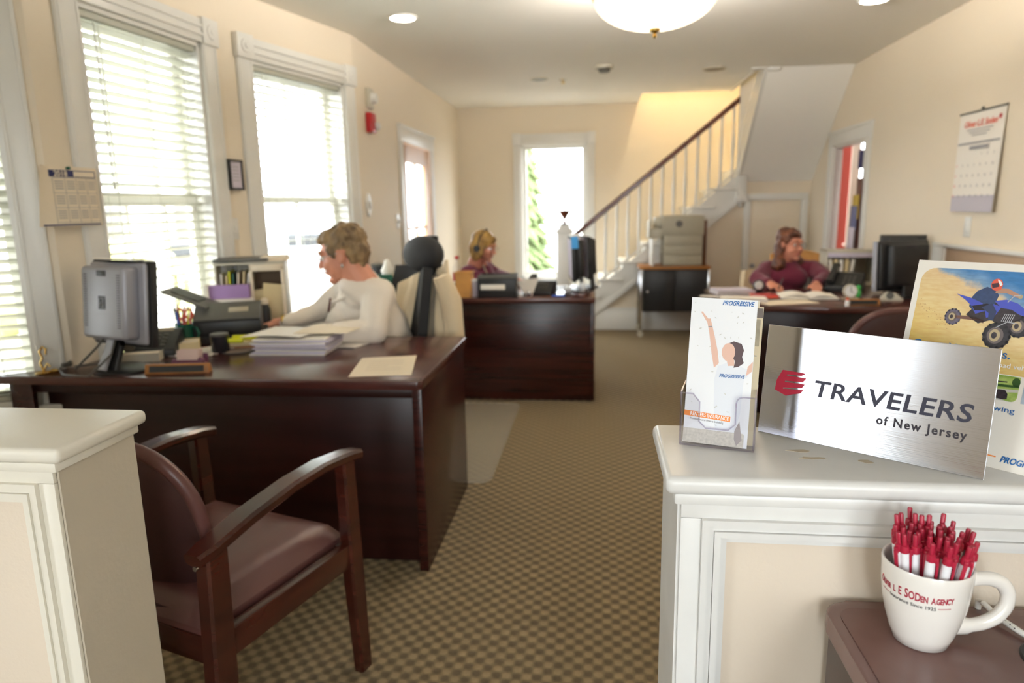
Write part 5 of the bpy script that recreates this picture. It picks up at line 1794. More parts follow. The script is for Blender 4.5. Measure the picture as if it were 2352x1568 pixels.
sw = [limb(pel, belly, 0.185, 0.185), limb(belly, chest, 0.185, 0.165), limb(chest, neck + V((0.02, 0, -0.05)), 0.15, 0.09), limb(neck + V((0.02, 0, -0.03)), P(822, 636, y=3.19), 0.11, 0.080), limb(shn, P(812, 650, y=3.16), 0.075, 0.072), limb(shn, shf, 0.082, 0.082), limb(chest + V((-0.09, -0.06, -0.05)), chest + V((-0.09, 0.10, -0.05)), 0.10, 0.10), limb(neck + V((0.045, 0, -0.015)), neck + V((0.0, 0, -0.04)), 0.062, 0.09),
      limb(shn, eln, 0.078, 0.066), limb(eln, wrn + V((0.05, 0, 0.0)), 0.064, 0.046), limb(shf, elf, 0.078, 0.066), limb(elf, wrf + V((0.035, 0, 0.0)), 0.064, 0.042)]
blob(sw, 0.007, 3, 'sweater', M_cream, t, displace=(0.012, 9.0))
b = B()
b.tube([neck + V((0.09, -0.02, 0.035)), neck + V((0.03, -0.085, 0.01)), neck + V((-0.05, -0.06, -0.06)), chest + V((-0.165, -0.035, 0.045))], [0.014, 0.017, 0.017, 0.012], 8, flat=0.7)
b.out('collar', M_cream, t, world=True)
blob(legs(pel, fw1 * 0.95, sd1, 0, 1.16)[0:2] + legs(pel, fw1 * 0.95, sd1, 0, 1.16)[3:5] + [limb(pel - V((0, 0.1, 0)), pel + V((0, 0.1, 0)), 0.16, 0.16)], 0.012, 3, 'trousers', M_pants, t)
hr = [('s', p1(-0.030, 0, 0.052), (0.098 * k1, 0.084 * k1, 0.078 * k1), R1), ('s', p1(-0.062, 0, 0.0), (0.062 * k1, 0.078 * k1, 0.080 * k1), R1), ('s', p1(0.022, 0, 0.086), (0.060 * k1, 0.062 * k1, 0.034 * k1), R1),
      ('s', p1(0.062, 0.006, 0.078), (0.022 * k1, 0.044 * k1, 0.018 * k1), R1), ('s', p1(-0.060, 0, -0.055), (0.040 * k1, 0.056 * k1, 0.040 * k1), R1),
      ('s', p1(0.022, 0.070, 0.030), (0.020 * k1, 0.012 * k1, 0.036 * k1), R1), ('s', p1(0.022, -0.070, 0.030), (0.020 * k1, 0.012 * k1, 0.036 * k1), R1)]
blob(hr, 0.0055, 2, 'hair', M_hairs, t, displace=(0.012, 34.0))
b = B(); b.sph(p1(-0.004, 0.088, -0.046), (0.007, 0.004, 0.011), 8); b.out('earring', M_chrome, t, world=True)
b = B()
wd = hdir.normalized()
ring = []
wc = wrf + V((0.018, 0, 0.002))
sa_ = wd.cross(V((0, 0, 1))).normalized(); ua_ = sa_.cross(wd)
for i in range(20):
    a = 2 * PI * i / 20
    ring.append(wc + sa_ * 0.036 * math.cos(a) + ua_ * 0.031 * math.sin(a))
b.tube(ring, 0.008, 8, close=True)
b.box(wc + ua_ * 0.034, (0.024, 0.024, 0.008), 0.003)
b.out('wristwatch', M_brass, t, world=True)
b = B(); b.tube([chest + V((-0.163, -0.06, 0.07)), chest + V((-0.178, -0.06, 0.0))], 0.006, 6); b.out('necklace', mat('dark_red_bead', S(90, 30, 30), 0.3), t, world=True)

# --- woman at the far desk, facing right
k2 = 1.0
H2 = P(1112, 566, y=5.52)
ax2 = axes((1, -0.35, 0), 0.28)
hp2, p2, R2m = head_parts(H2, ax2, k2)
t = thing('person', 'person with blonde bob, headset and plum cardigan, looking down behind the far desk', 'person', (H2.x - 0.1, 5.62, 0))
neck = V((H2.x - 0.045, 5.60, H2.z - 0.15)); chest = V((H2.x - 0.07, 5.64, 0.78)); pel = V((H2.x - 0.14, 5.68, 0.54))
shn = V((H2.x - 0.13, 5.46, H2.z - 0.21)); shf = V((H2.x - 0.02, 5.80, H2.z - 0.21))
eln = V((H2.x - 0.04, 5.42, 0.80)); wrn = V((H2.x + 0.18, 5.32, DZ + 0.04)); elf = V((H2.x + 0.06, 5.82, 0.80)); wrf = V((H2.x + 0.27, 5.34, DZ + 0.04))
eln.y = 5.44
tor = [limb(pel, chest, 0.13, 0.12), limb(chest, neck, 0.11, 0.055), limb(shn, shf, 0.05, 0.05)]
body = hp2 + tor + [limb(shn, eln, 0.045, 0.038), limb(eln, wrn, 0.038, 0.026), limb(shf, elf, 0.045, 0.038), limb(elf, wrf, 0.038, 0.026)] + hand_parts(wrn, (0.9, -0.2, -0.1), (0, 0, 1), (0, 1, 0), 0.95) + hand_parts(wrf, (0.9, -0.35, -0.1), (0, 0, 1), (0, -1, 0), 0.95) + legs(pel, V((0.9, 0.35, 0)), V((-0.35, 0.9, 0)), 0)
blob(body, 0.0058, 5, 'body', M_skin2, t)
face(t, p2, R2m, k2, M_hairb)
glasses(t, p2, k2, M_chrome)
blob([limb(pel, chest, 0.155, 0.145), limb(chest, neck + V((-0.02, 0, -0.04)), 0.13, 0.075), limb(shn, shf, 0.068, 0.068), limb(shn, eln, 0.062, 0.052), limb(eln, wrn, 0.05, 0.036), limb(shf, elf, 0.062, 0.052), limb(elf, wrf, 0.05, 0.036)], 0.008, 3, 'cardigan', M_plum, t, displace=(0.008, 12))
blob(legs(pel, V((0.9, 0.35, 0)), V((-0.35, 0.9, 0)), 0, 1.1)[0:2] + legs(pel, V((0.9, 0.35, 0)), V((-0.35, 0.9, 0)), 0, 1.1)[3:5], 0.014, 2, 'trousers', M_pants, t)
hb = [('s', p2(-0.020, 0, 0.045), (0.104, 0.092, 0.088), R2m), ('s', p2(-0.045, 0, -0.02), (0.080, 0.098, 0.10), R2m), ('s', p2(-0.015, 0.078, -0.035), (0.058, 0.026, 0.088), R2m), ('s', p2(-0.015, -0.078, -0.035), (0.058, 0.026, 0.088), R2m), ('s', p2(0.060, 0, 0.080), (0.030, 0.055, 0.026), R2m)]
blob(hb, 0.0065, 2, 'hair', M_hairb, t, displace=(0.008, 22))
b = B()
b.tube([p2(-0.01, 0.094, 0.0), p2(-0.012, 0.085, 0.09), p2(-0.014, 0, 0.142), p2(-0.012, -0.085, 0.09), p2(-0.01, -0.098, 0.0)], 0.006, 6)
b.cyl(p2(-0.005, -0.112, -0.012), 0.026, 0.018, seg=14, rot=R2m @ rotm(PI / 2)); b.tube([p2(0, -0.115, -0.03), p2(0.05, -0.10, -0.07), p2(0.09, -0.05, -0.075)], 0.003, 5)
b.out('headset', M_black, t, world=True)
b = B(); b.tube([neck + V((0.03, -0.075, 0.0)), chest + V((0.10, -0.09, 0.02)), chest + V((0.125, -0.085, -0.10))], 0.007, 6); b.out('scarf', M_grey, t, world=True)

# --- woman at the right desk, turned towards the window wall
k3 = 1.0
H3 = P(1815, 562, y=5.36)
ax3 = axes((0.50, -0.87, 0), 0.05)
hp3, p3, R3m = head_parts(H3, ax3, k3)
t = thing('person', 'person with shoulder-length auburn hair in a maroon sweater at the right desk', 'person', (H3.x - 0.02, 5.46, 0))
neck = V((H3.x - 0.015, 5.41, H3.z - 0.145)); chest = V((H3.x - 0.02, 5.42, 0.80)); pel = V((H3.x - 0.02, 5.50, 0.53))
shl = P(1762, 618, y=5.42); shr = P(1868, 618, y=5.42)
ell_ = P(1738, 664, y=5.22); elr = P(1895, 668, y=5.20)
wl_ = P(1768, 668, y=5.02); wr_ = P(1872, 674, y=4.99)
for q in (ell_, elr):
    q.z = max(q.z, DZ + 0.055)
wl_.z = wr_.z = DZ + 0.038
tor = [limb(pel, chest, 0.14, 0.125), limb(chest, neck, 0.11, 0.055), limb(shl, shr, 0.052, 0.052)]
body = hp3 + tor + [limb(shl, ell_, 0.046, 0.04), limb(ell_, wl_, 0.04, 0.027), limb(shr, elr, 0.046, 0.04), limb(elr, wr_, 0.04, 0.027)] + hand_parts(wl_, (0.45, -0.85, -0.12), (0, 0, 1), (-0.3, 0.4, 0.2), 0.95, 0.7) + hand_parts(wr_, (-0.2, -0.95, -0.1), (0, 0, 1), (-1, 0, 0), 0.95, 0.3) + legs(pel, V((0.15, -0.75, 0)), V((0.98, 0.1, 0)), 0)
blob(body, 0.0056, 5, 'body', M_skin2, t)
face(t, p3, R3m, k3, M_hairr)
glasses(t, p3, k3, mat('thin_dark_frames', S(90, 60, 50), 0.3, metal=0.5))
blob([limb(pel, chest, 0.165, 0.150), limb(chest + V((-0.07, -0.07, 0)), chest + V((0.07, -0.07, 0)), 0.085, 0.085), limb(chest, neck + V((0, 0, -0.045)), 0.13, 0.078), limb(shl, shr, 0.068, 0.068), limb(shl, ell_, 0.066, 0.058), limb(ell_, wl_ + (ell_ - wl_) * 0.18, 0.056, 0.04), limb(shr, elr, 0.066, 0.058), limb(elr, wr_ + (elr - wr_) * 0.18, 0.056, 0.04)], 0.008, 3, 'sweater', M_maroon, t, displace=(0.007, 12))
blob(legs(pel, V((0.15, -0.75, 0)), V((0.98, 0.1, 0)), 0, 1.1)[0:2] + legs(pel, V((0.15, -0.75, 0)), V((0.98, 0.1, 0)), 0, 1.1)[3:5], 0.014, 2, 'trousers', M_pants, t)
ha = [('s', p3(-0.022, 0, 0.046), (0.100, 0.088, 0.086), R3m), ('s', p3(-0.050, 0, -0.04), (0.066, 0.090, 0.105), R3m), ('s', p3(-0.022, 0.078, -0.06), (0.038, 0.024, 0.10), R3m), ('s', p3(-0.022, -0.078, -0.06), (0.038, 0.024, 0.10), R3m),
      ('s', p3(0.0, 0.090, -0.145), (0.05, 0.040, 0.055), R3m), ('s', p3(0.0, -0.095, -0.145), (0.055, 0.045, 0.06), R3m), ('s', p3(-0.06, 0, -0.14), (0.05, 0.09, 0.06), R3m), ('s', p3(0.055, -0.02, 0.083), (0.032, 0.055, 0.02), R3m)]
blob(ha, 0.0065, 2, 'hair', M_hairr, t, displace=(0.014, 26))
b = B(); b.tube([V((wl_.x + 0.03, wl_.y - 0.10, DZ + 0.012)), V((wl_.x + 0.07, wl_.y - 0.07, DZ + 0.09))], 0.004, 8); tag(b.out('ballpoint_pen', M_black), 'dark ballpoint pen held by the auburn-haired person', 'pen')

office_chair((H2.x - 0.20, 5.72, 0), -PI / 2 + 0.35, 'dark office chair behind the blonde person', headrest=False)
oc3 = office_chair((H3.x - 0.03, 5.60, 0), PI + 0.12, 'office chair with a cream cover behind the auburn-haired person', headrest=False, m=M_jacket, backh=0.5)

# ------------------------------------------------------------------ things on the near desk
def sheets(t, name, m, cx, cy, z, w, d, n, rz=0, jit=0.01, th=0.004):
    """a small pile of sheets, each drawn slightly askew"""
    b = B()
    for i in range(n):
        b.box((cx + random.uniform(-jit, jit), cy + random.uniform(-jit, jit), z + th * (i + 0.5)), (w, d, th * 0.92), 0, rotm(0, 0, rz + random.uniform(-jit, jit) * 4))
    return b.out(name, m, t, world=True, smooth=False)


# monitor seen from behind
mb = V((-1.85, 2.475, DZ))
t = thing('computer_monitor', 'silver-backed flat monitor with loose cables at the left end of the near desk', 'monitor', mb, 0)
mrz = math.radians(-62)
Fm = Matrix.Rotation(math.radians(-20), 4, 'Z')
# local frame: +y towards the screen side (away from camera), x along the panel
def mon(t, Fm, w, h, zc, mback, mbez, tilt=-0.10, hump=(0.60, 0.62), dz=0.045):
    T = Fm @ Matrix.Translation((0, 0, zc)) @ Matrix.Rotation(tilt, 4, 'X')
    b = B(); b.M = T; b.bx(-w / 2, w / 2, 0.0, 0.028, -h / 2, h / 2, 0.006); b.out('bezel', mbez, t)
    b = B(); b.M = T; b.bx(-w / 2 + 0.016, w / 2 - 0.016, 0.0275, 0.0292, -h / 2 + 0.018, h / 2 - 0.016); b.out('screen', M_paperl, t)
    b = B(); b.M = T; b.bx(-w / 2 * 0.93, w / 2 * 0.93, -0.02, 0.002, -h / 2 * 0.93, h / 2 * 0.95, 0.012, 3); b.bx(-w / 2 * hump[0], w / 2 * hump[0], -dz - 0.02, -0.01, -h / 2 * 0.82, h / 2 * 0.86, 0.018, 3); b.out('back_shell', mback, t)
    return T


T = mon(t, Fm, 0.36, 0.335, 0.262, M_silver, M_black, -0.10, (0.74, 0.72), 0.06)
b = B(); b.M = T
for s_ in (-1, 1):
    for k in range(22):
        b.bx(s_ * 0.10 - 0.009, s_ * 0.10 + 0.009, -0.0815, -0.079, -0.09 + k * 0.0095, -0.0865 + k * 0.0095)
b.bx(-0.028, 0.028, -0.082, -0.072, 0.105, 0.127, 0.002)
b.bx(-0.022, 0.022, -0.0805, -0.079, -0.022, 0.03)
o = b.out('vents', M_black, t); o['kind'] = 'stuff'
b = B(); b.M = T; b.tube([(-0.012, -0.082, -0.012), (-0.012, -0.082, 0.02), (0.012, -0.082, 0.02), (0.012, -0.082, -0.012)], 0.0018, 5, close=True); b.tube([(-0.006, -0.082, 0.0), (0.006, -0.082, 0.01)], 0.0018, 5); b.out('badge', M_silver, t)
b = B(); b.M = Fm
b.sweep([(0, -0.085, 0.012), (0, -0.045, 0.10), (0, -0.02, 0.20)], [0.10, 0.085, 0.08], 0.02, 0.004)
b.lathe([(0.12, 0.0), (0.12, 0.008), (0.10, 0.014), (0, 0.018)], (0, -0.03, 0), 28, None, (1, 0.8, 1))
b.out('stand', M_black, t)
b = B(); b.M = Fm; b.sweep([(0, -0.115, 0.016), (0, -0.075, 0.09), (0, -0.05, 0.165)], [0.05, 0.04, 0.035], 0.016, 0.004); b.out('stand_spine', M_silver, t)
b = B(); b.M = Fm
b.tube([(-0.03, -0.055, 0.15), (-0.06, -0.08, 0.10), (-0.14, -0.13, 0.012), (-0.20, -0.10, 0.01), (-0.16, -0.02, 0.008), (-0.05, 0.02, 0.01)], 0.0045, 8)
b.tube([(0.03, -0.055, 0.15), (0.05, -0.10, 0.08), (0.02, -0.18, 0.008), (-0.10, -0.20, 0.008), (-0.20, -0.16, 0.012), (-0.22, -0.10, 0.03)], 0.004, 8)
b.box((-0.215, -0.12, 0.02), (0.02, 0.035, 0.016), 0.003)
b.out('cable', M_dgrey, t)
b = B(); b.M = T; b.bx(-0.10, 0.13, -0.045, 0.01, 0.1685, 0.1745, 0.002); sheet_ = b.out('sheet_on_top', M_paper, t)


# gold ornament
g0 = P(76, 852, z=DZ)
t = thing('gold_ornament', 'small gold wire ornament at the left end of the near desk', 'ornament', (g0.x + 0.075, g0.y - 0.03, DZ))
b = B(); b.lathe([(0.03, 0), (0.032, 0.005), (0.02, 0.009), (0, 0.01)], (0, 0, 0), 18); b.lathe([(0.018, 0), (0.02, 0.01), (0, 0.02)], (0.035, 0.01, 0), 14); b.out('base', M_brass, t)
b = B(); b.tube([(0, 0, 0.008), (-0.012, 0, 0.04), (0.002, 0, 0.06), (-0.008, 0, 0.085), (0.008, 0, 0.105), (0.022, 0, 0.095), (0.018, 0, 0.075)], 0.004, 8); b.tube([(0, 0, 0.01), (0.02, 0.0, 0.04), (0.03, 0, 0.025)], 0.003, 8); b.out('figure', M_brass, t)
b = B(); b.sph((0.02, -0.006, 0.05), 0.010, 10); b.out('crystal', M_clear, t)

# name plate
n0 = P(330, 860, z=DZ); n1 = P(478, 856, z=DZ)
t = thing('name_plate', 'honey-coloured wooden desk name plate with a black strip near the silver monitor', 'name plate', ((n0.x + n1.x) / 2, (n0.y + n1.y) / 2 + 0.018, DZ), math.atan2(n1.y - n0.y, n1.x - n0.x))
b = B(); b.prism([(-0.018, 0), (0.022, 0), (0.004, 0.036), (-0.006, 0.036)], -0.122, 0.122, 'x', 0.002); b.out('wooden_block', M_orange, t)
b = B(); b.box((0, -0.0155, 0.0185), (0.206, 0.001, 0.024), 0, rotm(-0.30)); b.out('black_strip', M_black, t)

# card holder
q0 = P(438, 836, z=DZ)
t = thing('card_holder', 'small purple card holder with pale business cards behind the name plate', 'card holder', (q0.x, q0.y, DZ), 0.1)
b = B(); b.bx(-0.062, 0.062, -0.03, 0.03, 0, 0.012, 0.005); b.bx(-0.062, 0.062, -0.034, -0.026, 0, 0.024, 0.003); b.bx(-0.062, 0.062, 0.024, 0.032, 0, 0.04, 0.003); b.sph((0.055, -0.02, 0.02), 0.014, 10); b.sph((-0.055, -0.02, 0.015), 0.012, 10); b.out('tray', mat('plum_resin', S(120, 72, 96), 0.25), t)
b = B()
for k in range(6):
    b.box((0, -0.018 + 0.007 * k, 0.034), (0.09, 0.0012, 0.052), 0, rotm(-0.15))
b.out('cards', mat('pink_card', S(232, 206, 196), 0.6), t)

# boxes / trays of paper between the monitor and the cup
def small_box(u, v, w, d, h, rz, m_, label, name='paper_box', cat='box', z=DZ):
    p = P(u, v, z=z)
    t = thing(name, label, cat, (p.x, p.y, z), rz)
    b = B()
    th = 0.003
    b.bx(-w / 2, w / 2, -d / 2, d / 2, 0, th); b.bx(-w / 2, w / 2, -d / 2, -d / 2 + th, th, h); b.bx(-w / 2, w / 2, d / 2 - th, d / 2, th, h); b.bx(-w / 2, -w / 2 + th, -d / 2 + th, d / 2 - th, th, h); b.bx(w / 2 - th, w / 2, -d / 2 + th, d / 2 - th, th, h)
    b.out('tray', m_, t)
    b = B()
    for k in range(7):
        b.box((random.uniform(-0.004, 0.004), 0, th + 0.002 + k * (h - 0.004) / 7), (w - 0.014, d - 0.014, 0.0022), 0, rotm(0, 0, random.uniform(-0.02, 0.02)))
    b.out('slips', M_paper2, t)
    return t


small_box(330, 826, 0.15, 0.10, 0.035, 0.35, M_ltgrey, 'shallow clear-grey tray of slips right of the silver monitor')
small_box(415, 806, 0.16, 0.12, 0.045, 0.5, M_manila, 'yellowish open box of slips behind the card holder')
t = thing('paper_fan', 'sheaf of pale papers fanned out in front of the telephone', 'papers', (-1.80, 2.83, DZ))
b = B()
for k in range(6):
    b.box((-1.76 + 0.012 * k, 2.74 + 0.012 * k, DZ + 0.001 + 0.0022 * k), (0.22, 0.10, 0.0016), 0, rotm(0, 0, 0.2 + 0.14 * k))
b.out('sheet', M_paper, t, world=True, smooth=False)
t = thing('manila_folders', 'flat pile of manila folders and papers left of the yellow highlighters', 'folders', (-1.72, 2.86, DZ))
b = B()
for k in range(4):
    b.box((-1.61 + 0.006 * k, 2.90 - 0.004 * k, DZ + 0.0185 + 0.005 * k), (0.20, 0.12, 0.0042), 0, rotm(0, 0, 0.45 + 0.05 * k))
b.out('folder', M_manila, t, world=True, smooth=False)
b = B(); b.box((-1.61, 2.89, DZ + 0.008), (0.19, 0.11, 0.014), 0.002, rotm(0, 0, 0.45)); b.out('pad', M_orange, t, world=True)

# black cup
q = P(499, 812, z=DZ)
t = thing('pencil_cup', 'glossy black cylindrical cup on the near desk left of the paper stack', 'cup', (q.x, q.y + 0.03, DZ))
b = B(); b.lathe([(0.036, 0), (0.038, 0.004), (0.038, 0.082), (0.034, 0.084), (0.034, 0.006), (0, 0.006)], (0, 0, 0), 26); b.out('cup', mat('glossy_black', S(34, 34, 38), 0.15), t)
b = B(); b.lathe([(0.0385, 0.076), (0.0392, 0.079), (0.0385, 0.085), (0.034, 0.085)], (0, 0, 0), 26); b.out('rim', M_dgrey, t)

# coaster disc
q = P(548, 806, z=DZ)
t = thing('round_coaster', 'round smoky plastic coaster between the black cup and the paper stack', 'coaster', (q.x, q.y, DZ))
b = B(); b.lathe([(0.07, 0), (0.072, 0.003), (0.07, 0.006), (0.064, 0.004), (0, 0.004)], (0, 0, 0), 30); b.out('disc', M_dgrey, t)
b = B(); b.lathe([(0.06, 0.004), (0.06, 0.0055), (0, 0.0055)], (0, 0, 0), 30); b.out('pad', mat('taupe_cork', S(150, 130, 118), 0.5), t)

# highlighters
for i, (u, v, a, dz_) in enumerate(((528, 782, 0.25, 0), (562, 774, 0.18, 0))):
    q = P(u, v, z=DZ + 0.050)
    t = thing('highlighter', ['fluorescent yellow highlighter nearer the black cup', 'fluorescent yellow highlighter nearer the computer mouse'][i], 'highlighter', (q.x, q.y, DZ + 0.050), a, 'yellow highlighters')
    b = B(); b.lathe([(0.006, -0.055), (0.011, -0.05), (0.011, 0.015), (0.009, 0.02)], (0, 0, 0), 12, rotm(0, PI / 2)); b.out('barrel', M_yel, t)
    b = B(); b.lathe([(0.0115, 0.016), (0.0115, 0.05), (0.008, 0.056), (0, 0.056)], (0, 0, 0), 12, rotm(0, PI / 2)); b.bx(0.02, 0.05, -0.002, 0.002, 0.010, 0.015); b.out('cap', M_yel, t)
q = P(545, 790, z=DZ + 0.006)
t = thing('red_pen', 'dark red pen lying below the yellow highlighters', 'pen', (q.x, q.y, DZ + 0.006), 0.35)
b = B(); b.lathe([(0.002, -0.07), (0.005, -0.055), (0.005, 0.05)], (0, 0, 0), 10, rotm(0, PI / 2)); b.out('barrel', M_red, t)
b = B(); b.lathe([(0.0056, 0.03), (0.0056, 0.068), (0.003, 0.07)], (0, 0, 0), 10, rotm(0, PI / 2)); b.out('cap', M_white, t)

# computer mouse under the hand
q = wrf + hdir.normalized() * 0.085
t = thing('computer_mouse', 'small black computer mouse under the hand with the wristwatch', 'mouse', (q.x - 0.02, q.y - 0.01, DZ))
b = B(); b.sph((0, 0, 0.008), (0.05, 0.028, 0.018), 18); b.out('shell', M_black, t)
b = B(); b.cyl((-0.025, 0, 0.024), 0.005, 0.006, seg=10, rot=rotm(PI / 2)); b.out('wheel', M_dgrey, t)

# big paper stack
t = thing('paper_stack', 'thick untidy stack of papers and files in front of the cream-sweatered person', 'papers', (-1.33, 2.84, DZ))
for i in range(13):
    dx = random.uniform(-0.014, 0.014); dy = random.uniform(-0.012, 0.012)
    w = 0.33 + random.uniform(-0.02, 0.01)
    b = B(); b.box((-1.30 + dx, 2.85 + dy, DZ + 0.003 + i * 0.0053), (w, 0.235, 0.0047), 0, rotm(0, 0, 0.05 + random.uniform(-0.05, 0.05)))
    b.out('file', M_paperl if i % 3 else M_paper, t, world=True, smooth=False)
b = B()
b.grid(lambda u, v: (-1.53 + 0.28 * u + 0.05 * v, 2.76 + 0.24 * v - 0.03 * u, DZ + 0.073 + 0.012 * math.sin(u * 2.5) * (1 - v) + 0.006 * v), 8, 6, 0.002)
b.out('top_sheet', M_paper, t, world=True)
b = B()
b.grid(lambda u, v: (-1.30 + 0.22 * u + 0.03 * v, 2.79 + 0.25 * v + 0.05 * u, DZ + 0.078 + 0.014 * (1 - u) * math.sin(v * 2 + 0.6)), 8, 6, 0.002)
b.out('folded_sheet', M_paper2, t, world=True)
b = B(); b.box((-1.19, 2.86, DZ + 0.0795), (0.04, 0.016, 0.002), 0, rotm(0, 0, 0.3)); b.out('sticky_tab', mat('lime_tab', S(190, 220, 120), 0.5), t, world=True)

# single sheet at the corner
t = thing('loose_sheet', 'single printed sheet lying flat at the right corner of the near desk', 'paper', (-0.82, 2.56, DZ))
cs = [P(800, 865, z=DZ + 0.0012), P(945, 860, z=DZ + 0.0012), P(957, 816, z=DZ + 0.0012), P(832, 822, z=DZ + 0.0012)]
b = B(); b.prism([(c.x, c.y) for c in cs], DZ + 0.0004, DZ + 0.0016); b.out('sheet', M_paper2, t, world=True, smooth=False)
b = B()
for k in range(6):
    f = 0.22 + k * 0.1
    a = cs[3].lerp(cs[0], f).lerp(cs[2].lerp(cs[1], f), 0.2); c = cs[3].lerp(cs[0], f).lerp(cs[2].lerp(cs[1], f), 0.8 if k != 3 else 0.55)
    b.prism([(a.x, a.y), (c.x, c.y), (c.x, c.y - 0.006), (a.x, a.y - 0.006)], DZ + 0.0016, DZ + 0.0018)
b.out('print', mat('faint_print', S(206, 190, 170), 0.7), t, world=True, smooth=False)
t = thing('flat_sheets', 'white sheets spread under the elbow of the cream-sweatered person beside the big stack', 'papers', (-1.16, 2.98, DZ))
b = B(); b.box((-1.10, 3.02, DZ + 0.0015), (0.14, 0.22, 0.002), 0, rotm(0, 0, -0.3)); b.box((-1.12, 2.99, DZ + 0.004), (0.13, 0.2, 0.002), 0, rotm(0, 0, -0.1)); b.out('sheet', M_paper, t, world=True, smooth=False)

# telephone (angled desk phone)
t = thing('desk_telephone', 'black desk telephone with its handset, right of the silver monitor', 'telephone', (-1.915, 2.74, DZ), 0.35)
b = B(); b.prism([(-0.10, 0), (0.10, 0), (0.10, 0.095), (0.06, 0.10), (-0.10, 0.035)], -0.10, 0.10, 'x', 0.008); b.out('body', M_black, t)
b = B(); b.M = Matrix.Translation((0, 0, 0.01)); b.sweep([(-0.075, -0.12, 0.045), (-0.075, -0.06, 0.085), (-0.075, 0.03, 0.118), (-0.075, 0.11, 0.115)], [0.05, 0.036, 0.036, 0.05], [0.04, 0.022, 0.022, 0.04], 0.008); b.out('handset', M_dgrey, t)
b = B()
for r in range(4):
    for c in range(3):
        b.box((-0.01 + c * 0.028, -0.07 + r * 0.026, 0.050 + r * 0.0105), (0.018, 0.014, 0.008), 0.002, rotm(0.38))
b.out('keypad', M_dgrey, t)
b = B(); b.box((0.025, 0.055, 0.098), (0.09, 0.03, 0.006), 0.002, rotm(0.38)); b.out('display', M_grey, t)

# green mug of pens and scissors
q = V((-1.905, 2.955, DZ))
t = thing('pen_mug', 'dark green mug crammed with pens and orange scissors beside the black document scanner', 'mug', (q.x, q.y, DZ))
b = B(); b.lathe([(0.038, 0), (0.043, 0.006), (0.045, 0.10), (0.041, 0.10), (0.039, 0.01), (0, 0.01)], (0, 0, 0), 24); b.out('cup', M_green, t)
b = B(); b.tube([(0.04, -0.01, 0.085), (0.066, -0.016, 0.082), (0.08, -0.02, 0.055), (0.066, -0.016, 0.026), (0.04, -0.01, 0.02)], 0.0065, 8); b.out('handle', M_green, t)
for i, (a, l, m_) in enumerate(((0.3, 0.06, M_redor), (1.1, 0.05, M_red), (2.0, 0.07, M_orange), (2.8, 0.08, M_orange), (3.6, 0.07, M_black), (4.4, 0.06, M_blue), (5.2, 0.05, M_red), (5.9, 0.07, M_yel))):
    t2 = thing('desk_pen', ['orange marker leaning right in the green mug', 'short red marker in the green mug', 'wooden pencil leaning back in the green mug', 'longest wooden pencil in the green mug', 'black pen leaning left in the green mug', 'blue pen in the green mug', 'red pen at the near side of the green mug', 'yellow pencil in the green mug'][i], 'pen', (q.x, q.y, DZ), group='pens in the green mug')
    c0 = V((math.cos(a) * 0.018, math.sin(a) * 0.018, 0.014)); c1 = V((math.cos(a) * 0.036, math.sin(a) * 0.036, 0.10 + l))
    c0.x -= 0.004
    b = B(); b.tube([c0, c1], 0.0045, 8); b.out('barrel', m_, t2)
    b = B(); b.tube([c1, c1 + (c1 - c0).normalized() * 0.012], [0.0046, 0.002], 8); b.out('tip', M_ltgrey, t2)
t = thing('scissors', 'scissors with orange handles standing in the green mug', 'scissors', (q.x + 0.01, q.y - 0.01, DZ + 0.05))
b = B()
for s_ in (-1, 1):
    ring = [(s_ * 0.022 + 0.018 * math.cos(2 * PI * i / 16), 0, 0.095 + 0.024 * math.sin(2 * PI * i / 16)) for i in range(16)]
    b.tube(ring, 0.0055, 8, close=True)
    b.tube([(s_ * 0.016, 0, 0.072), (0, 0, 0.045)], 0.005, 8)
b.out('handles', M_redor, t)
b = B(); b.bx(-0.008, 0.008, -0.0015, 0.0015, -0.03, 0.05); b.out('blades', M_chrome, t)

# document scanner / fax with its open tray
t = thing('document_scanner', 'black sheet-fed document scanner with a raised paper tray behind the green mug', 'scanner', (-1.775, 3.12, DZ), math.radians(24))
b = B(); b.bx(-0.17, 0.17, -0.14, 0.14, 0.0, 0.035, 0.006); b.out('stand', M_blackf, t)
b = B(); b.prism([(-0.13, 0.035), (0.13, 0.035), (0.13, 0.14), (0.02, 0.165), (-0.13, 0.105)], -0.15, 0.15, 'x', 0.008); b.out('body', M_black, t)
b = B(); b.prism([(-0.128, 0.108), (0.02, 0.168), (0.10, 0.152), (0.10, 0.158), (0.02, 0.175), (-0.128, 0.114)], -0.148, 0.148, 'x', 0.001); b.out('lid', M_dgrey, t, label='dark grey lid')
b = B(); b.sweep([(-0.07, 0.035, 0.158), (-0.27, 0.085, 0.245)], 0.20, 0.008, 0.002); b.out('paper_tray', M_dgrey, t)
b = B(); b.sweep([(-0.12, 0.048, 0.186), (-0.24, 0.078, 0.238)], 0.10, 0.004, 0.001); b.out('paper_guide', M_black, t)
b = B(); b.box((0.05, -0.05, 0.1455), (0.09, 0.045, 0.004), 0.002, rotm(0.385)); b.out('control_panel', M_grey, t)

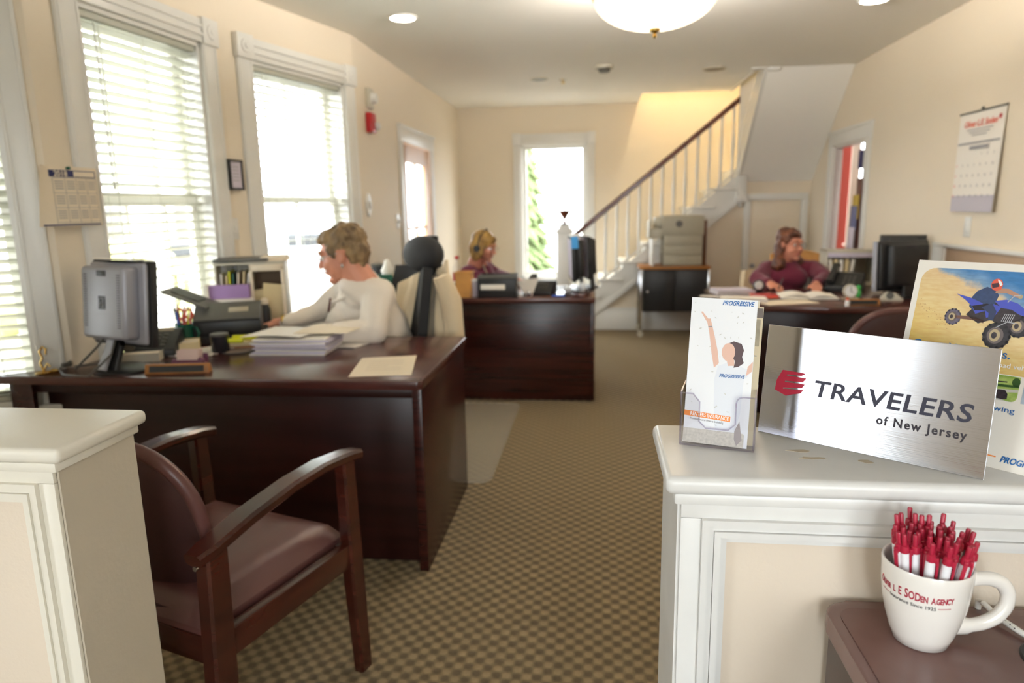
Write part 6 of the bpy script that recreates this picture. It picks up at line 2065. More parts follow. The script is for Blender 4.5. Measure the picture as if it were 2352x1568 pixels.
# desktop organiser on the return
T0 = thing('desk_organiser', 'beige desktop organiser of trays full of papers, with a purple card and a white box', 'organiser', (-1.86, 3.50, DZ), math.radians(20))
b = B(); b.bx(-0.15, 0.20, -0.10, 0.15, 0, 0.012); b.bx(-0.15, 0.20, 0.13, 0.15, 0, 0.34, 0.003); b.bx(-0.15, -0.14, -0.10, 0.14, 0, 0.34, 0.003); b.bx(0.19, 0.20, -0.12, 0.14, 0, 0.345, 0.003); b.bx(0.02, 0.03, -0.10, 0.14, 0, 0.34, 0.003); b.bx(-0.15, 0.20, -0.12, 0.15, 0.335, 0.348, 0.003)
b.out('case', M_ltgrey, T0)
b = B(); b.bx(0.03, 0.19, 0.10, 0.13, 0.18, 0.335); b.out('inner_board', mat('brown_board', S(120, 92, 62), 0.6), T0)
b = B(); b.bx(0.025, 0.195, -0.125, -0.115, 0.30, 0.335, 0.003); b.bx(0.025, 0.04, -0.125, -0.115, 0.12, 0.33, 0.003); b.bx(0.18, 0.195, -0.125, -0.115, 0.0, 0.33, 0.003); b.out('front_frame', M_paper2, T0)
b = B(); b.bx(-0.15, 0.12, -0.13, 0.10, 0.352, 0.366, 0.003); b.out('binder', M_dgrey, T0, label='dark grey binder on top')
b = B(); b.bx(0.0, 0.22, -0.11, 0.12, 0.349, 0.357, 0.002); b.bx(0.08, 0.21, -0.10, 0.11, 0.357, 0.371, 0.003); b.out('papers_on_top', M_paper2, T0)
for i, (x, h, m_, a) in enumerate(((-0.12, 0.30, M_paper, 0.0), (-0.10, 0.29, M_manila, 0.1), (-0.08, 0.31, M_yel, 0.0), (-0.065, 0.30, M_green, 0.05), (-0.045, 0.305, M_paper2, 0.15), (-0.02, 0.31, M_manila, 0.2), (0.0, 0.30, M_paper, 0.25))):
    b = B(); b.box((x, -0.01, h / 2), (0.008, 0.18, h - 0.02), 0, rotm(0, a * 0.5)); b.out('file', m_, T0, smooth=False)
b = B(); b.bx(-0.175, 0.02, -0.155, -0.105, 0.165, 0.235, 0.002); b.out('purple_card', M_purple, T0)
b = B(); b.bx(-0.20, 0.04, -0.175, -0.11, 0.085, 0.165, 0.004); b.bx(-0.20, -0.175, -0.165, -0.11, 0.10, 0.24, 0.002); b.out('white_box', M_paper, T0)
b = B(); b.bx(-0.13, 0.035, -0.1765, -0.175, 0.115, 0.128); b.out('blue_print', M_pblue, T0)
b = B(); b.box((0.13, -0.10, 0.13), (0.11, 0.012, 0.20), 0.001, rotm(0.1, 0.12)); b.box((0.10, -0.08, 0.12), (0.12, 0.01, 0.17), 0.001, rotm(0.1, -0.1)); b.out('loose_papers', M_manila, T0)
t = thing('black_bottle', 'black squeeze bottle with a white cap standing before the beige organiser', 'bottle', T0.location + V((0.13, -0.10, 0)))
b = B(); b.lathe([(0.026, 0), (0.028, 0.01), (0.028, 0.10), (0.018, 0.125), (0.012, 0.13)], (0, 0, 0), 18); b.out('bottle_body', M_black, t)
b = B(); b.lathe([(0.02, 0.128), (0.022, 0.15), (0.012, 0.16), (0, 0.16)], (0, 0, 0), 16); b.out('cap', M_paper2, t)

# tissue box beyond the woman
q = P(893, 672, y=4.45)
t = thing('tissue_box', 'dark green tissue box with a white tissue on a filing cabinet by the left wall', 'tissue box', (q.x, 4.45, q.z), 0.2)
b = B(); b.bx(-0.065, 0.065, -0.065, 0.065, 0, 0.125, 0.003); b.out('carton', mat('green_leaf_print', S(28, 104, 84), 0.5, nz=(30, 0.5, S(12, 60, 52))), t)
b = B(); b.lathe([(0.035, 0.12), (0.045, 0.15), (0.028, 0.18), (0.018, 0.215), (0, 0.225)], (0, 0, 0), 12, None, (1, 0.6, 1)); b.out('tissue', M_paper, t)
fz = q.z
t = thing('filing_cabinet', 'low dark filing cabinet against the left wall under the tissue box', 'cabinet', (q.x - 0.05, 4.5, 0))
b = B(); b.bx(-0.20, 0.20, -0.2, 0.2, 0, fz - 0.001, 0.004); b.out('body', M_mahdk, t)
for k in range(2):
    b = B(); b.bx(-0.18, 0.18, -0.212, -0.2, 0.03 + k * (fz - 0.05) / 2, (k + 1) * (fz - 0.04) / 2, 0.003); b.out('drawer', M_mah, t)
t = thing('black_box', 'small black box behind the tissue box', 'box', (q.x - 0.09, 4.58, fz))
b = B(); b.bx(-0.05, 0.05, -0.04, 0.04, 0, 0.17, 0.006); b.out('box', M_black, t)
b = B(); b.bx(-0.052, 0.052, -0.042, 0.042, 0.17, 0.185, 0.003); b.out('lid', M_dgrey, t)

# ------------------------------------------------------------------ things on the far desk
def onp(u, v, z=DZ):
    return P(u, v, z=z)


a0 = onp(1098, 684); a1 = onp(1185, 684)
t = thing('black_file_box', 'black open-topped box with a blank white label on the far desk', 'box', ((a0.x + a1.x) / 2, a0.y + 0.08, DZ))
w = (a1.x - a0.x) / 2
b = B(); b.bx(-w, w, -0.07, -0.064, 0, 0.150, 0.002); b.bx(-w, w, 0.064, 0.07, 0, 0.155, 0.002); b.bx(-w, -w + 0.006, -0.064, 0.064, 0, 0.15, 0.001); b.bx(w - 0.006, w, -0.064, 0.064, 0, 0.15, 0.001); b.bx(-w, w, -0.07, 0.07, 0, 0.006); b.out('box', M_black, t)
b = B(); b.bx(-w, w, -0.075, -0.058, 0.128, 0.155, 0.002); b.out('lip', M_dgrey, t)
b = B(); b.bx(-w * 0.86, w * 0.42, -0.0715, -0.0700, 0.055, 0.09, 0.0005); b.out('blank_label', M_paper, t)
a0 = onp(1066, 684)
t = thing('wooden_bin', 'light wooden tapered bin at the left end of the far desk', 'bin', (a0.x - 0.005, a0.y + 0.07, DZ))
b = B()
for rz_ in (0, PI / 2, PI, 3 * PI / 2):
    b.M = Matrix.Rotation(rz_, 4, 'Z')
    b.prism([(-0.045, 0), (0.045, 0), (0.058, 0.17), (-0.058, 0.17)], -0.056, -0.050, 'y')
b.M = Matrix.Identity(4); b.bx(-0.045, 0.045, -0.045, 0.045, 0, 0.006)
b.out('side', M_basket, t)
b = B(); b.tube([(-0.06, -0.06, 0.17), (0.06, -0.06, 0.17), (0.06, 0.06, 0.17), (-0.06, 0.06, 0.17)], 0.006, 6, close=True); b.out('rim', M_basket, t)
a0 = onp(1086, 682)
t = thing('paper_cup', 'pale lilac striped cup between the wooden bin and the black box', 'cup', (a0.x + 0.005, a0.y + 0.02, DZ))
b = B(); b.lathe([(0.024, 0), (0.027, 0.004), (0.032, 0.11), (0.029, 0.11), (0.025, 0.006), (0, 0.006)], (0, 0, 0), 20); b.out('cup', M_paperl, t)
b = B(); b.lathe([(0.034, 0.108), (0.034, 0.116), (0.028, 0.122), (0, 0.124)], (0, 0, 0), 20); b.out('lid', M_white, t)
a0 = P(1052, 680, y=4.98, z=None)
t = thing('water_bottle', 'clear water bottle with a red cap behind the wooden bin', 'bottle', (a0.x, 4.98, DZ))
b = B(); b.lathe([(0.03, 0), (0.033, 0.01), (0.033, 0.17), (0.014, 0.22), (0.014, 0.24)], (0, 0, 0), 18); b.out('bottle_body', M_clear, t)
b = B(); b.lathe([(0.034, 0.08), (0.0345, 0.13), (0.034, 0.14)], (0, 0, 0), 18); b.lathe([(0.016, 0.238), (0.016, 0.26), (0, 0.262)], (0, 0, 0), 14); b.out('cap', M_red, t)
a0 = onp(1238, 680)
t = thing('desk_telephone', 'black telephone in front of the seated blonde person on the far desk', 'telephone', (a0.x, a0.y + 0.12, DZ), -0.2)
b = B(); b.prism([(-0.09, 0), (0.09, 0), (0.09, 0.09), (0.05, 0.09), (-0.09, 0.03)], -0.10, 0.10, 'x', 0.008); b.out('body', M_black, t)
b = B(); b.sweep([(-0.07, -0.09, 0.06), (-0.07, 0.0, 0.10), (-0.07, 0.09, 0.115)], [0.05, 0.036, 0.05], [0.035, 0.02, 0.035], 0.007); b.out('handset', M_black, t)
b = B()
for r in range(3):
    for c in range(3):
        b.box((0.0 + c * 0.026, -0.05 + r * 0.026, 0.052 + r * 0.0105), (0.016, 0.014, 0.008), 0.002, rotm(0.38))
b.out('keypad', M_dgrey, t)
t = thing('paper_slip', 'white paper slip propped against the telephone on the far desk', 'paper', (a0.x - 0.08, a0.y + 0.03, DZ))
b = B(); b.prism([(-0.08, 0.10), (0.08, 0.125), (0.03, 0.0), (-0.01, 0.0)], -0.001, 0.001, 'y'); b.out('sheet', M_paper, t)
b = B(); b.sph((0.01, -0.01, 0.018), 0.02, 12); b.out('paperweight', M_chrome, t)
for i, (u, v) in enumerate(((1303, 676), (1337, 672))):
    a0 = onp(u, v)
    t = thing('glass_paperweight', ['clear glass globe nearest the blue pen on the far desk', 'small clear glass figure beside the far black monitors'][i], 'paperweight', (a0.x, a0.y + 0.02, DZ))
    b = B(); b.lathe([(0.025, 0), (0.027, 0.006), (0.018, 0.012), (0, 0.012)], (0, 0, 0), 16); b.out('base', M_chrome, t)
    b = B(); b.sph((0, 0, 0.036), (0.027, 0.027, 0.027 + 0.012 * i), 16); b.out('globe', mat('pale_glass', S(225, 232, 240), 0.1, spec=0.8), t)
a0 = onp(1287, 682)
t = thing('blue_pen', 'blue pen lying on the far desk before the glass globe', 'pen', (a0.x, a0.y + 0.01, DZ + 0.007), 0.1)
b = B(); b.lathe([(0.003, -0.06), (0.007, -0.05), (0.007, 0.05)], (0, 0, 0), 10, rotm(0, PI / 2)); b.out('barrel', M_blue, t)
b = B(); b.lathe([(0.0075, 0.03), (0.0075, 0.06), (0, 0.062)], (0, 0, 0), 10, rotm(0, PI / 2)); b.out('cap', M_ink2, t)
# two monitors seen nearly edge on
for i, (u, yy_, an) in enumerate(((1318, 5.02, 96), (1343, 5.2, 104))):
    a0 = P(u, 670, y=yy_)
    t = thing('computer_monitor', ['black monitor on the far desk with a blue note on its edge', 'black monitor standing behind the other on the far desk'][i], 'monitor', (a0.x, yy_, DZ), 0)
    Fm = Matrix.Rotation(math.radians(an), 4, 'Z')
    T = mon(t, Fm, 0.42, 0.31, 0.235, M_black, M_black, -0.04, (0.6, 0.6), 0.04)
    b = B(); b.M = Fm; b.sweep([(0, -0.06, 0.01), (0, -0.04, 0.2)], [0.09, 0.07], 0.02, 0.004); b.lathe([(0.11, 0), (0.11, 0.01), (0, 0.018)], (0, -0.02, 0), 24, None, (1, 0.75, 1)); b.out('stand', M_black, t)
    if i == 0:
        b = B(); b.M = T; b.bx(-0.215, -0.2105, -0.02, 0.03, 0.08, 0.165); b.out('blue_note', mat('sky_blue_note', S(60, 150, 220), 0.5), t)
        b = B(); b.M = T; b.bx(-0.18, 0.12, -0.04, 0.02, 0.156, 0.166, 0.002); b.out('paper_on_top', M_paper, t)

# ------------------------------------------------------------------ printer on its trolley
t = thing('printer_trolley', 'black-doored printer trolley with wooden top, chrome legs and casters under the stairs', 'trolley', (0.80, 7.35, 0))
b = B(); b.bx(0.445, 1.165, 7.16, 7.58, 0.708, 0.738, 0.004); b.out('top_board', M_orange, t, world=True)
b = B(); b.bx(0.49, 1.14, 7.21, 7.56, 0.262, 0.705, 0.003); b.out('carcass', M_black, t, world=True)
for a, c in ((0.495, 0.815), (0.819, 1.138)):
    b = B(); b.bx(a, c, 7.196, 7.212, 0.266, 0.70, 0.002); dd = b.out('door', mat('black_door_laminate', S(36, 36, 38), 0.4), t, world=True)
    if a < 0.5:
        b = B(); b.sph((0.535, 7.185, 0.475), 0.016, 12); kk = b.out('knob', M_chrome, None); kk.data.transform(MW[t.name].inverted()); kk.parent = dd
for x in (0.468, 1.15):
    for y in (7.19, 7.56):
        b = B(); b.bx(x - 0.014, x + 0.014, y - 0.014, y + 0.014, 0.07, 0.71, 0.003); b.out('leg', M_chrome, t, world=True)
        b = B(); b.cyl((x, y, 0.03), 0.03, 0.03, seg=14, rot=rotm(PI / 2)); b.cyl((x, y, 0.062), 0.016, 0.03, seg=10); b.out('caster', M_ltgrey, t, world=True)
t = thing('laser_printer', 'tall beige-grey laser printer with stacked paper drawers on the trolley', 'printer', (0.87, 7.35, 0.738))
M_prn = mat('putty_grey_plastic', S(172, 164, 144), 0.45)
b = B(); b.bx(0.685, 1.075, 7.17, 7.55, 0.742, 1.12, 0.008); b.bx(0.67, 1.085, 7.16, 7.56, 1.05, 1.245, 0.012); b.out('body', M_prn, t, world=True)
for k in range(3):
    z = 0.752 + k * 0.10
    b = B(); b.bx(0.692, 1.068, 7.155, 7.172, z, z + 0.092, 0.004); b.bx(0.80, 0.96, 7.145, 7.16, z + 0.055, z + 0.07, 0.003)
    b.out('paper_drawer', M_prn, t, world=True)
b = B(); b.cyl((0.835, 7.157, 1.165), 0.034, 0.006, seg=20, rot=rotm(PI / 2)); b.out('badge', M_dgrey, t, world=True)
b = B(); b.bx(0.55, 0.672, 7.18, 7.5, 1.02, 1.12, 0.01); b.bx(0.535, 0.552, 7.17, 7.5, 1.02, 1.20, 0.005); b.bx(0.60, 0.68, 7.2, 7.5, 1.13, 1.235, 0.006); b.out('side_feeder', M_ltgrey, t, world=True)
b = B(); b.bx(0.565, 0.595, 7.17, 7.45, 0.742, 1.02, 0.005); b.out('sorter_leg', M_trim, t, world=True)
t = thing('brown_binder', 'tall dark brown binder standing right of the laser printer', 'binder', (1.105, 7.36, 0.738))
b = B(); b.bx(-0.014, 0.014, -0.14, 0.14, 0, 0.46, 0.003); b.out('cover', mat('brown_binder_board', S(106, 62, 30), 0.5), t)
b = B(); b.bx(-0.010, 0.010, -0.136, 0.13, 0.4605, 0.465); b.out('pages', M_paper2, t)

# ------------------------------------------------------------------ things on the right desk
def pile(label, u, v, w, d, n, rz, m_=None, th=0.006, dy=0.1, group=None):
    p = onp(u, v)
    t = thing('paper_pile', label, 'papers', (p.x, p.y + dy, DZ), rz, group)
    for k in range(n):
        b = B(); b.box((random.uniform(-0.006, 0.006), random.uniform(-0.006, 0.006), th * (k + 0.5)), (w, d, th * 0.9), 0, rotm(0, 0, random.uniform(-0.03, 0.03)))
        b.out('sheaf', (M_paper if k % 2 else M_paperl) if m_ is None else m_, t, smooth=False)
    return t


pile('thick lilac-white pile of papers at the far left of the right desk', 1688, 678, 0.25, 0.20, 5, 0.15, dy=0.12)
pile('lower pile of papers left of the red folder on the right desk', 1712, 694, 0.27, 0.16, 4, -0.12, dy=0.06)
pile('flat white sheets at the front of the right desk before the red folder', 1822, 703, 0.34, 0.18, 1, 0.35, M_paper2, 0.003, dy=0.16)
p = onp(1636, 688)
t = thing('white_envelope', 'white envelope slanting off the left corner of the right desk', 'envelope', (p.x + 0.045, p.y + 0.12, DZ), 1.0)
b = B(); b.box((0, 0, 0.003), (0.05, 0.22, 0.004), 0); b.out('envelope', M_paper, t)
p = onp(1775, 684)
t = thing('red_folder', 'orange-red folder under the hand of the auburn-haired person', 'folder', (p.x + 0.03, p.y + 0.08, DZ), -0.1)
b = B(); b.bx(-0.15, 0.13, -0.09, 0.09, 0, 0.007, 0.002); b.out('cover', M_redor, t)
b = B(); b.bx(-0.14, 0.12, -0.08, 0.08, 0.007, 0.010); b.out('sheets', M_red, t)
p = onp(1742, 672)
t = thing('silver_clock', 'round silver-faced gadget at the left elbow of the auburn-haired person', 'clock', (p.x, p.y, DZ))
b = B(); b.lathe([(0.03, 0), (0.034, 0.008), (0, 0.012)], (0, 0, 0), 18); b.sph((0, 0, 0.048), (0.042, 0.022, 0.042), 18); b.out('case', M_black, t)
b = B(); b.cyl((-0.004, -0.021, 0.052), 0.030, 0.008, 0.024, 20, rotm(PI / 2)); b.out('face', mat('pearl_silver', S(214, 216, 216), 0.2, metal=0.4), t)
p = onp(1868, 690)
t = thing('open_book', 'thick open ledger in front of the auburn-haired person', 'book', (p.x, p.y + 0.14, DZ), -0.12)
for s_ in (-1, 1):
    b = B(); b.grid(lambda u, v, s_=s_: (s_ * (0.002 + 0.17 * u), (v - 0.5) * 0.24, 0.012 + 0.02 * math.sin(PI * min(1, u * 1.1)) ** 0.8 * (1 - 0.3 * u)), 10, 2, 0.002)
    b.bx(s_ * 0.002, s_ * 0.165, -0.118, 0.118, 0.003, 0.018, 0.003)
    b.out('page_block', M_paper, t, angle=60)
b = B(); b.bx(-0.18, 0.18, -0.125, 0.125, 0, 0.003); b.out('cover', M_dgrey, t)
p0 = onp(1948, 702); p1_ = onp(2022, 702)
t = thing('name_plate', 'wooden name plate with black strip on the right desk before the gadgets', 'name plate', ((p0.x + p1_.x) / 2, p0.y + 0.03, DZ), 0)
b = B(); b.prism([(-0.018, 0), (0.022, 0), (0.004, 0.036), (-0.006, 0.036)], -0.095, 0.095, 'x', 0.002); b.out('wooden_block', M_orange, t)
b = B(); b.box((0, -0.0155, 0.0185), (0.16, 0.001, 0.024), 0, rotm(-0.30)); b.out('black_strip', M_black, t)
p = onp(1962, 692)
t = thing('desk_clock', 'small white-faced desk clock on the right desk', 'clock', (p.x, p.y + 0.08, DZ))
b = B(); b.bx(-0.05, 0.05, -0.02, 0.02, 0, 0.012, 0.003); b.cyl((0, 0, 0.055), 0.042, 0.02, seg=24, rot=rotm(PI / 2)); b.out('case', M_grey, t)
b = B(); b.cyl((0, -0.0115, 0.055), 0.036, 0.002, seg=24, rot=rotm(PI / 2)); b.out('dial', M_white, t)
b = B(); b.bx(-0.0015, 0.0015, -0.0145, -0.013, 0.052, 0.082); b.box((0.008, -0.0138, 0.05), (0.02, 0.0012, 0.003), 0, rotm(0, 0.5)); b.out('hands', M_black, t)
t = thing('green_figure', 'tiny green desk toy behind the white-faced clock', 'toy', (p.x + 0.07, p.y + 0.14, DZ))
b = B(); b.sph((0, 0, 0.03), (0.018, 0.018, 0.03), 12); b.sph((0, 0, 0.068), 0.016, 12); b.out('figure', mat('lime_green', S(70, 190, 90), 0.4), t)
b = B(); b.bx(-0.03, 0.03, -0.015, 0.015, 0, 0.008, 0.002); b.out('foot', M_black, t)
t = thing('ink_bottle', 'little white bottle at the left end of the wooden name plate', 'bottle', (p0.x - 0.012, p0.y - 0.02, DZ))
b = B(); b.lathe([(0.012, 0), (0.013, 0.003), (0.013, 0.03), (0.007, 0.036)], (0, 0, 0), 14); b.out('bottle_body', M_white, t)
b = B(); b.lathe([(0.008, 0.035), (0.008, 0.05), (0, 0.05)], (0, 0, 0), 12); b.out('cap', M_redor, t)
# telephone and paper rack
p = onp(1975, 665)
t = thing('desk_telephone', 'black telephone with slanting handset beside the right-hand black monitor', 'telephone', (1.70, 4.93, DZ), -0.5)
b = B(); b.prism([(-0.10, 0), (0.10, 0), (0.10, 0.12), (0.06, 0.125), (-0.10, 0.04)], -0.11, 0.11, 'x', 0.008); b.out('body', M_black, t)
b = B(); b.sweep([(-0.08, -0.11, 0.07), (-0.08, 0.0, 0.13), (-0.08, 0.11, 0.165)], [0.05, 0.036, 0.05], [0.035, 0.022, 0.035], 0.007); b.out('handset', M_black, t)
b = B()
for r in range(4):
    for c in range(3):
        b.box((0.0 + c * 0.028, -0.07 + r * 0.026, 0.056 + r * 0.0135), (0.018, 0.014, 0.008), 0.002, rotm(0.48))
b.out('keypad', M_dgrey, t)
t = thing('file_rack', 'pale desktop file rack holding manila folders behind the telephone', 'rack', (1.87, 5.42, DZ), -0.1)
b = B(); b.bx(-0.17, 0.17, -0.12, 0.12, 0, 0.01); b.bx(-0.17, 0.17, 0.11, 0.12, 0, 0.25, 0.002); b.bx(-0.17, -0.16, -0.12, 0.12, 0, 0.25, 0.002); b.bx(0.16, 0.17, -0.12, 0.12, 0, 0.25, 0.002); b.bx(-0.17, 0.17, -0.12, 0.12, 0.235, 0.25, 0.002); b.out('case', M_ltgrey, t)
b = B(); b.bx(-0.16, 0.16, -0.125, -0.06, 0.20, 0.234, 0.002); b.out('hanging_paper', M_paperl, t)
for k in range(5):
    b = B(); b.box((-0.13 + k * 0.035, -0.04, 0.10), (0.022, 0.14, 0.17), 0.002, rotm(0, 0.06 * (k - 2))); b.out('folder', M_manila if k % 2 else M_paper, t)
t = thing('lace_box', 'mottled white box with a cloth edge left of the file rack', 'box', (1.665, 5.45, 0.0), 0)
b = B(); b.bx(-0.06, 0.06, -0.1, 0.1, 0.0, 0.88, 0.01); b.out('box', mat('mottled_lace_print', S(216, 206, 198), 0.7, nz=(40, 0.35)), t)
b = B(); b.bx(-0.065, 0.065, -0.105, 0.105, 0.875, 0.895, 0.004); b.out('lid', M_paper, t)
t = thing('wicker_chair', 'light tan wicker chair back between the auburn-haired person and the lace box', 'chair', (1.80, 6.35, 0))
b = B()
b.grid(lambda u, v: ((u - 0.5) * 0.42, 0.16 + 0.05 * v - 0.05 * (2 * u - 1) ** 2, 0.46 + 0.48 * v - 0.04 * (2 * u - 1) ** 2 * v), 12, 10, 0.025)
b.out('backrest', M_basket, t)
b = B(); b.box((0, -0.03, 0.45), (0.44, 0.42, 0.05), 0.015); b.out('seat', M_basket, t)
for sx_2 in (-1, 1):
    for sy_ in (-1, 1):
        b = B(); b.tube([(sx_2 * 0.19, -0.03 + sy_ * 0.18, 0.43), (sx_2 * 0.20, -0.03 + sy_ * 0.19, 0.0)], [0.018, 0.014], 8); b.out('leg', M_basket, t)
t = thing('computer_monitor', 'black flat monitor seen from behind on the right desk', 'monitor', (1.93, 4.62, DZ), 0)
Fm = Matrix.Rotation(math.radians(24), 4, 'Z')
T = mon(t, Fm, 0.41, 0.31, 0.20, M_black, M_black, -0.06, (0.72, 0.72), 0.05)
b = B(); b.M = T; b.bx(-0.206, -0.196, 0.0, 0.031, -0.155, 0.155); b.out('side_bezel', M_silver, t)
b = B(); b.M = T; b.bx(-0.04, 0.04, -0.074, -0.07, 0.11, 0.125, 0.002); b.out('vent', M_ink2, t)
b = B(); b.M = Fm; b.sweep([(0, -0.07, 0.01), (0, -0.04, 0.2)], [0.10, 0.08], 0.02, 0.004); b.lathe([(0.12, 0), (0.12, 0.01), (0, 0.018)], (0, -0.02, 0), 24, None, (1, 0.75, 1)); b.out('stand', M_black, t)
t = thing('second_monitor', 'second black monitor turned away, behind the right-hand one', 'monitor', (2.07, 4.98, DZ), 0)
Fm = Matrix.Rotation(math.radians(-20), 4, 'Z')
T = mon(t, Fm, 0.28, 0.30, 0.225, M_black, M_black, -0.06, (0.6, 0.6), 0.04)
b = B(); b.M = Fm; b.sweep([(0, -0.07, 0.01), (0, -0.04, 0.2)], [0.10, 0.08], 0.02, 0.004); b.lathe([(0.10, 0), (0.10, 0.01), (0, 0.018)], (0, -0.02, 0), 24, None, (1, 0.75, 1)); b.out('stand', M_black, t)
for i, (x, y, z) in enumerate(((1.80, 4.42, 0.05), (2.03, 4.40, 0.03))):
    t = thing(['tape_dispenser', 'blue_stapler'][i], ['pale tape dispenser under the right-hand monitor', 'blue-grey stapler at the foot of the right-hand monitor'][i], ['dispenser', 'stapler'][i], (x, y, DZ), -0.3 + 0.5 * i)
    m_ = [M_ltgrey, mat('slate_blue_plastic', S(80, 96, 130), 0.4)][i]
    b = B(); b.prism([(-0.06, 0), (0.06, 0), (0.065, 0.015), (0.02, 0.05), (-0.03, 0.055), (-0.06, 0.02)], -0.025, 0.025, 'y', 0.005); b.out('body', m_, t)
    b = B(); b.cyl((-0.01, 0, 0.035), 0.022, 0.052, seg=18, rot=rotm(PI / 2)); b.out('spool', M_dgrey, t)

# ------------------------------------------------------------------ outside
M_grass = mat('pale_lawn', S(130, 140, 100), 0.9, nz=(3, 0.3))
M_asph = mat('grey_pavement', S(126, 124, 122), 0.9, nz=(4, 0.2))
b = B(); b.bx(-40, 30, -30, 60, -0.75, -0.65); o = struct(b.out('ground', M_asph, smooth=False))


def conifer(x, y, h, r, label):
    t = thing('conifer_tree', label, 'tree', (x, y, -0.65))
    b = B(); b.tube([(0, 0, 0), (0, 0, h * 0.9)], [0.12, 0.02], 8); b.out('trunk', M_rail, t)
    b = B()
    for k in range(44):
        z = 0.25 + (h - 0.35) * k / 44
        rr = r * (1 - k / 44) ** 0.6 + 0.05
        for j in range(14):
            a = 2 * PI * j / 14 + k * 0.7
            q = random.uniform(0.75, 1.1)
            b.tube([(0, 0, z + 0.12), (rr * 0.6 * q * math.cos(a), rr * 0.6 * q * math.sin(a), z + 0.08), (rr * q * math.cos(a), rr * q * math.sin(a), z - 0.10)], [0.05, 0.13, 0.03], 5)
    b.out('foliage', mat('conifer_green', S(112, 128, 84), 0.9, nz=(6, 0.4)), t)


conifer(-1.66, 13.5, 4.5, 0.85, 'tall green conifer outside the end window')


def bush(x, y, z0, r, label, m_):
    t = thing('garden_bush', label, 'bush', (x, y, z0))
    b = B()
    for k in range(60):
        a = random.uniform(0, 2 * PI); e = random.uniform(0, PI / 2)
        p_ = V((math.cos(a) * math.cos(e), math.sin(a) * math.cos(e), math.sin(e) * 0.9 + 0.1)) * r * random.uniform(0.6, 1)
        b.sph(p_, r * 0.17, 6)
    b.out('foliage', m_, t)
    b = B(); b.tube([(0, 0, 0), (0, 0, r * 0.5)], r * 0.08, 6); b.out('stem', M_rail, t)


q = P(270, 560, x=-6.0)
bush(-6.0, q.y, -0.65, 1.5, 'yellow-green garden bush seen through the blind behind the silver monitor', mat('yellow_green_leaves', S(168, 168, 110), 0.9, nz=(5, 0.4)))


def car(x, y, rz, m_, label):
    t = thing('parked_car', label, 'car', (x, y, -0.65), rz)
    b = B(); b.prism([(-2.2, 0.28), (2.2, 0.28), (2.22, 0.7), (1.3, 0.88), (0.8, 1.35), (-1.0, 1.38), (-1.7, 0.95), (-2.2, 0.85)], -0.85, 0.85, 'y', 0.08); b.out('body', m_, t)
    b = B(); b.prism([(1.15, 0.9), (0.75, 1.28), (-0.95, 1.31), (-1.5, 0.95)], -0.862, 0.862, 'y', 0.01); b.out('windows', M_black, t)
    for xx in (-1.4, 1.4):
        for yy2 in (-0.8, 0.8):
            b = B(); b.cyl((xx, yy2, 0.32), 0.32, 0.22, seg=18, rot=rotm(PI / 2)); w_ = b.out('wheel', M_black, t)
            b = B(); b.cyl((xx, yy2 * 1.15, 0.32), 0.18, 0.06, seg=14, rot=rotm(PI / 2)); h_ = b.out('hubcap', M_silver, None); h_.parent = w_


q = P(700, 560, x=-9.5)
car(-9.5, q.y, 0.9, mat('car_grey', S(150, 158, 166), 0.3), 'pale grey parked car seen beyond the porch railing')
q = P(400, 590, x=-10.5)
car(-10.5, q.y, 1.4, mat('car_red', S(176, 140, 136), 0.3), 'dull red parked car seen through the blind behind the document scanner')


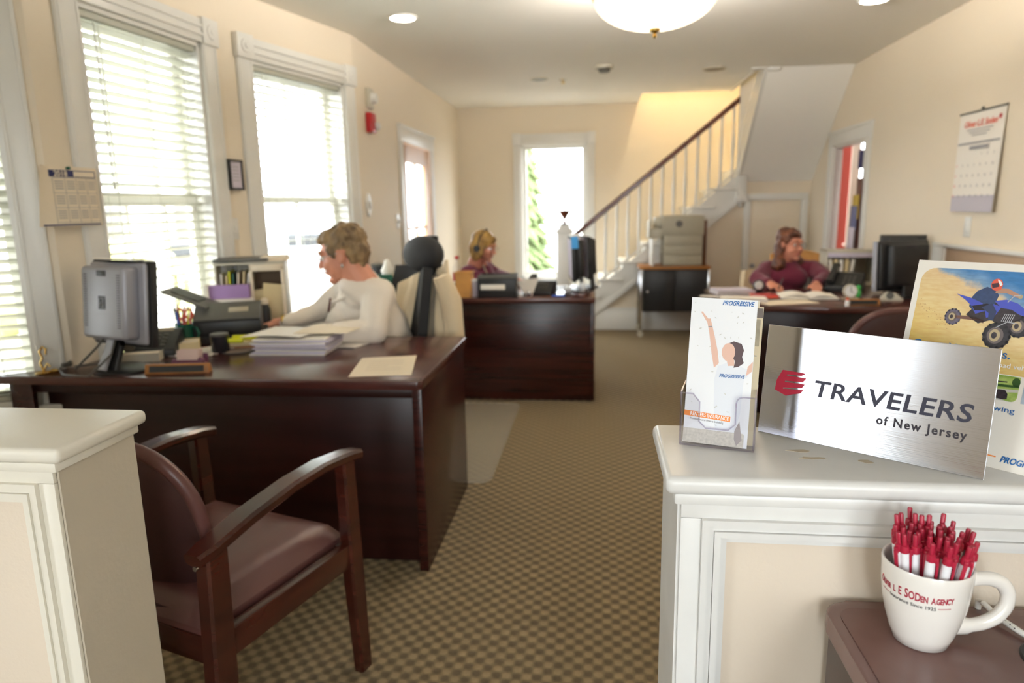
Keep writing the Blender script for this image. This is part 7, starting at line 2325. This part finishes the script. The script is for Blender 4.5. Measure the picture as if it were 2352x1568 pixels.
def house(x, y, rz, w, d, h, label):
    t = thing('neighbour_house', label, 'building', (x, y, -0.65), rz)
    b = B(); b.bx(-w / 2, w / 2, -d / 2, d / 2, 0, h); b.out('wall', mat('pale_siding', S(222, 224, 226), 0.8), t, smooth=False)
    b = B(); b.prism([(-w / 2 - 0.4, h), (w / 2 + 0.4, h), (0, h + 1.8)], -d / 2 - 0.3, d / 2 + 0.3, 'y'); b.out('roof', mat('slate_roof', S(196, 196, 200), 0.8), t, smooth=False)
    for k in range(int(w // 2)):
        for z in (1.0, 3.2):
            if z + 1.4 < h:
                b = B(); xx = -w / 2 + 1 + 2 * k; b.bx(xx, xx + 0.9, -d / 2 - 0.04, -d / 2, z, z + 1.3); f_ = b.out('window', M_trim, t)
                b = B(); b.bx(xx + 0.08, xx + 0.82, -d / 2 - 0.06, -d / 2 - 0.03, z + 0.08, z + 1.22); g_ = b.out('pane', M_dgrey, None); g_.parent = f_


house(-19, 19, 0.75, 12, 8, 3.2, 'pale low house across the street behind the parked cars')
house(1.8, 27, 0.05, 7, 8, 3.0, 'pale house with a low roof beyond the conifer')
# porch outside the far bay window
q0 = P(600, 640, x=-3.6); q1 = P(820, 640, x=-3.6)
t = thing('porch_railing', 'white porch railing with turned balusters outside the bay window', 'railing', (-3.5, 7.4, 0))
b = B(); b.bx(-3.55, -3.47, 5.2, 9.6, 0.86, 0.92, 0.01); b.bx(-3.53, -3.49, 5.2, 9.6, 0.12, 0.17, 0.01); b.out('rail', M_trim, t, world=True)
for k in range(27):
    y = 5.3 + k * 0.16
    b = B(); b.lathe([(0.02, 0), (0.02, 0.12), (0.012, 0.15), (0.028, 0.3), (0.014, 0.48), (0.02, 0.55), (0.02, 0.72)], (-3.51, y, 0.15), 8); b.out('baluster', M_trim, t, world=True)
t = thing('porch_floor', 'grey painted porch floor outside the bay window', 'floor', (-2.7, 7.4, 0), kind='structure')
b = B(); b.bx(-3.6, -1.85, 5.1, 9.6, -0.12, 0.0); b.out('deck', M_asph, t, world=True)
for k, y in enumerate((5.2, 7.4)):
    t = thing('porch_post', ['square porch post nearer the bay window', 'square porch post farther along the porch railing'][k], 'post', (-3.51, y, 0))
    b = B(); b.bx(-0.06, 0.06, -0.06, 0.06, 0, 2.7, 0.004); b.out('shaft', M_trim, t)
    b = B(); b.bx(-0.09, 0.09, -0.09, 0.09, 0, 0.15, 0.006); b.bx(-0.09, 0.09, -0.09, 0.09, 2.5, 2.6, 0.006); b.out('collar', M_trim, t)
bpy.context.view_layer.update()
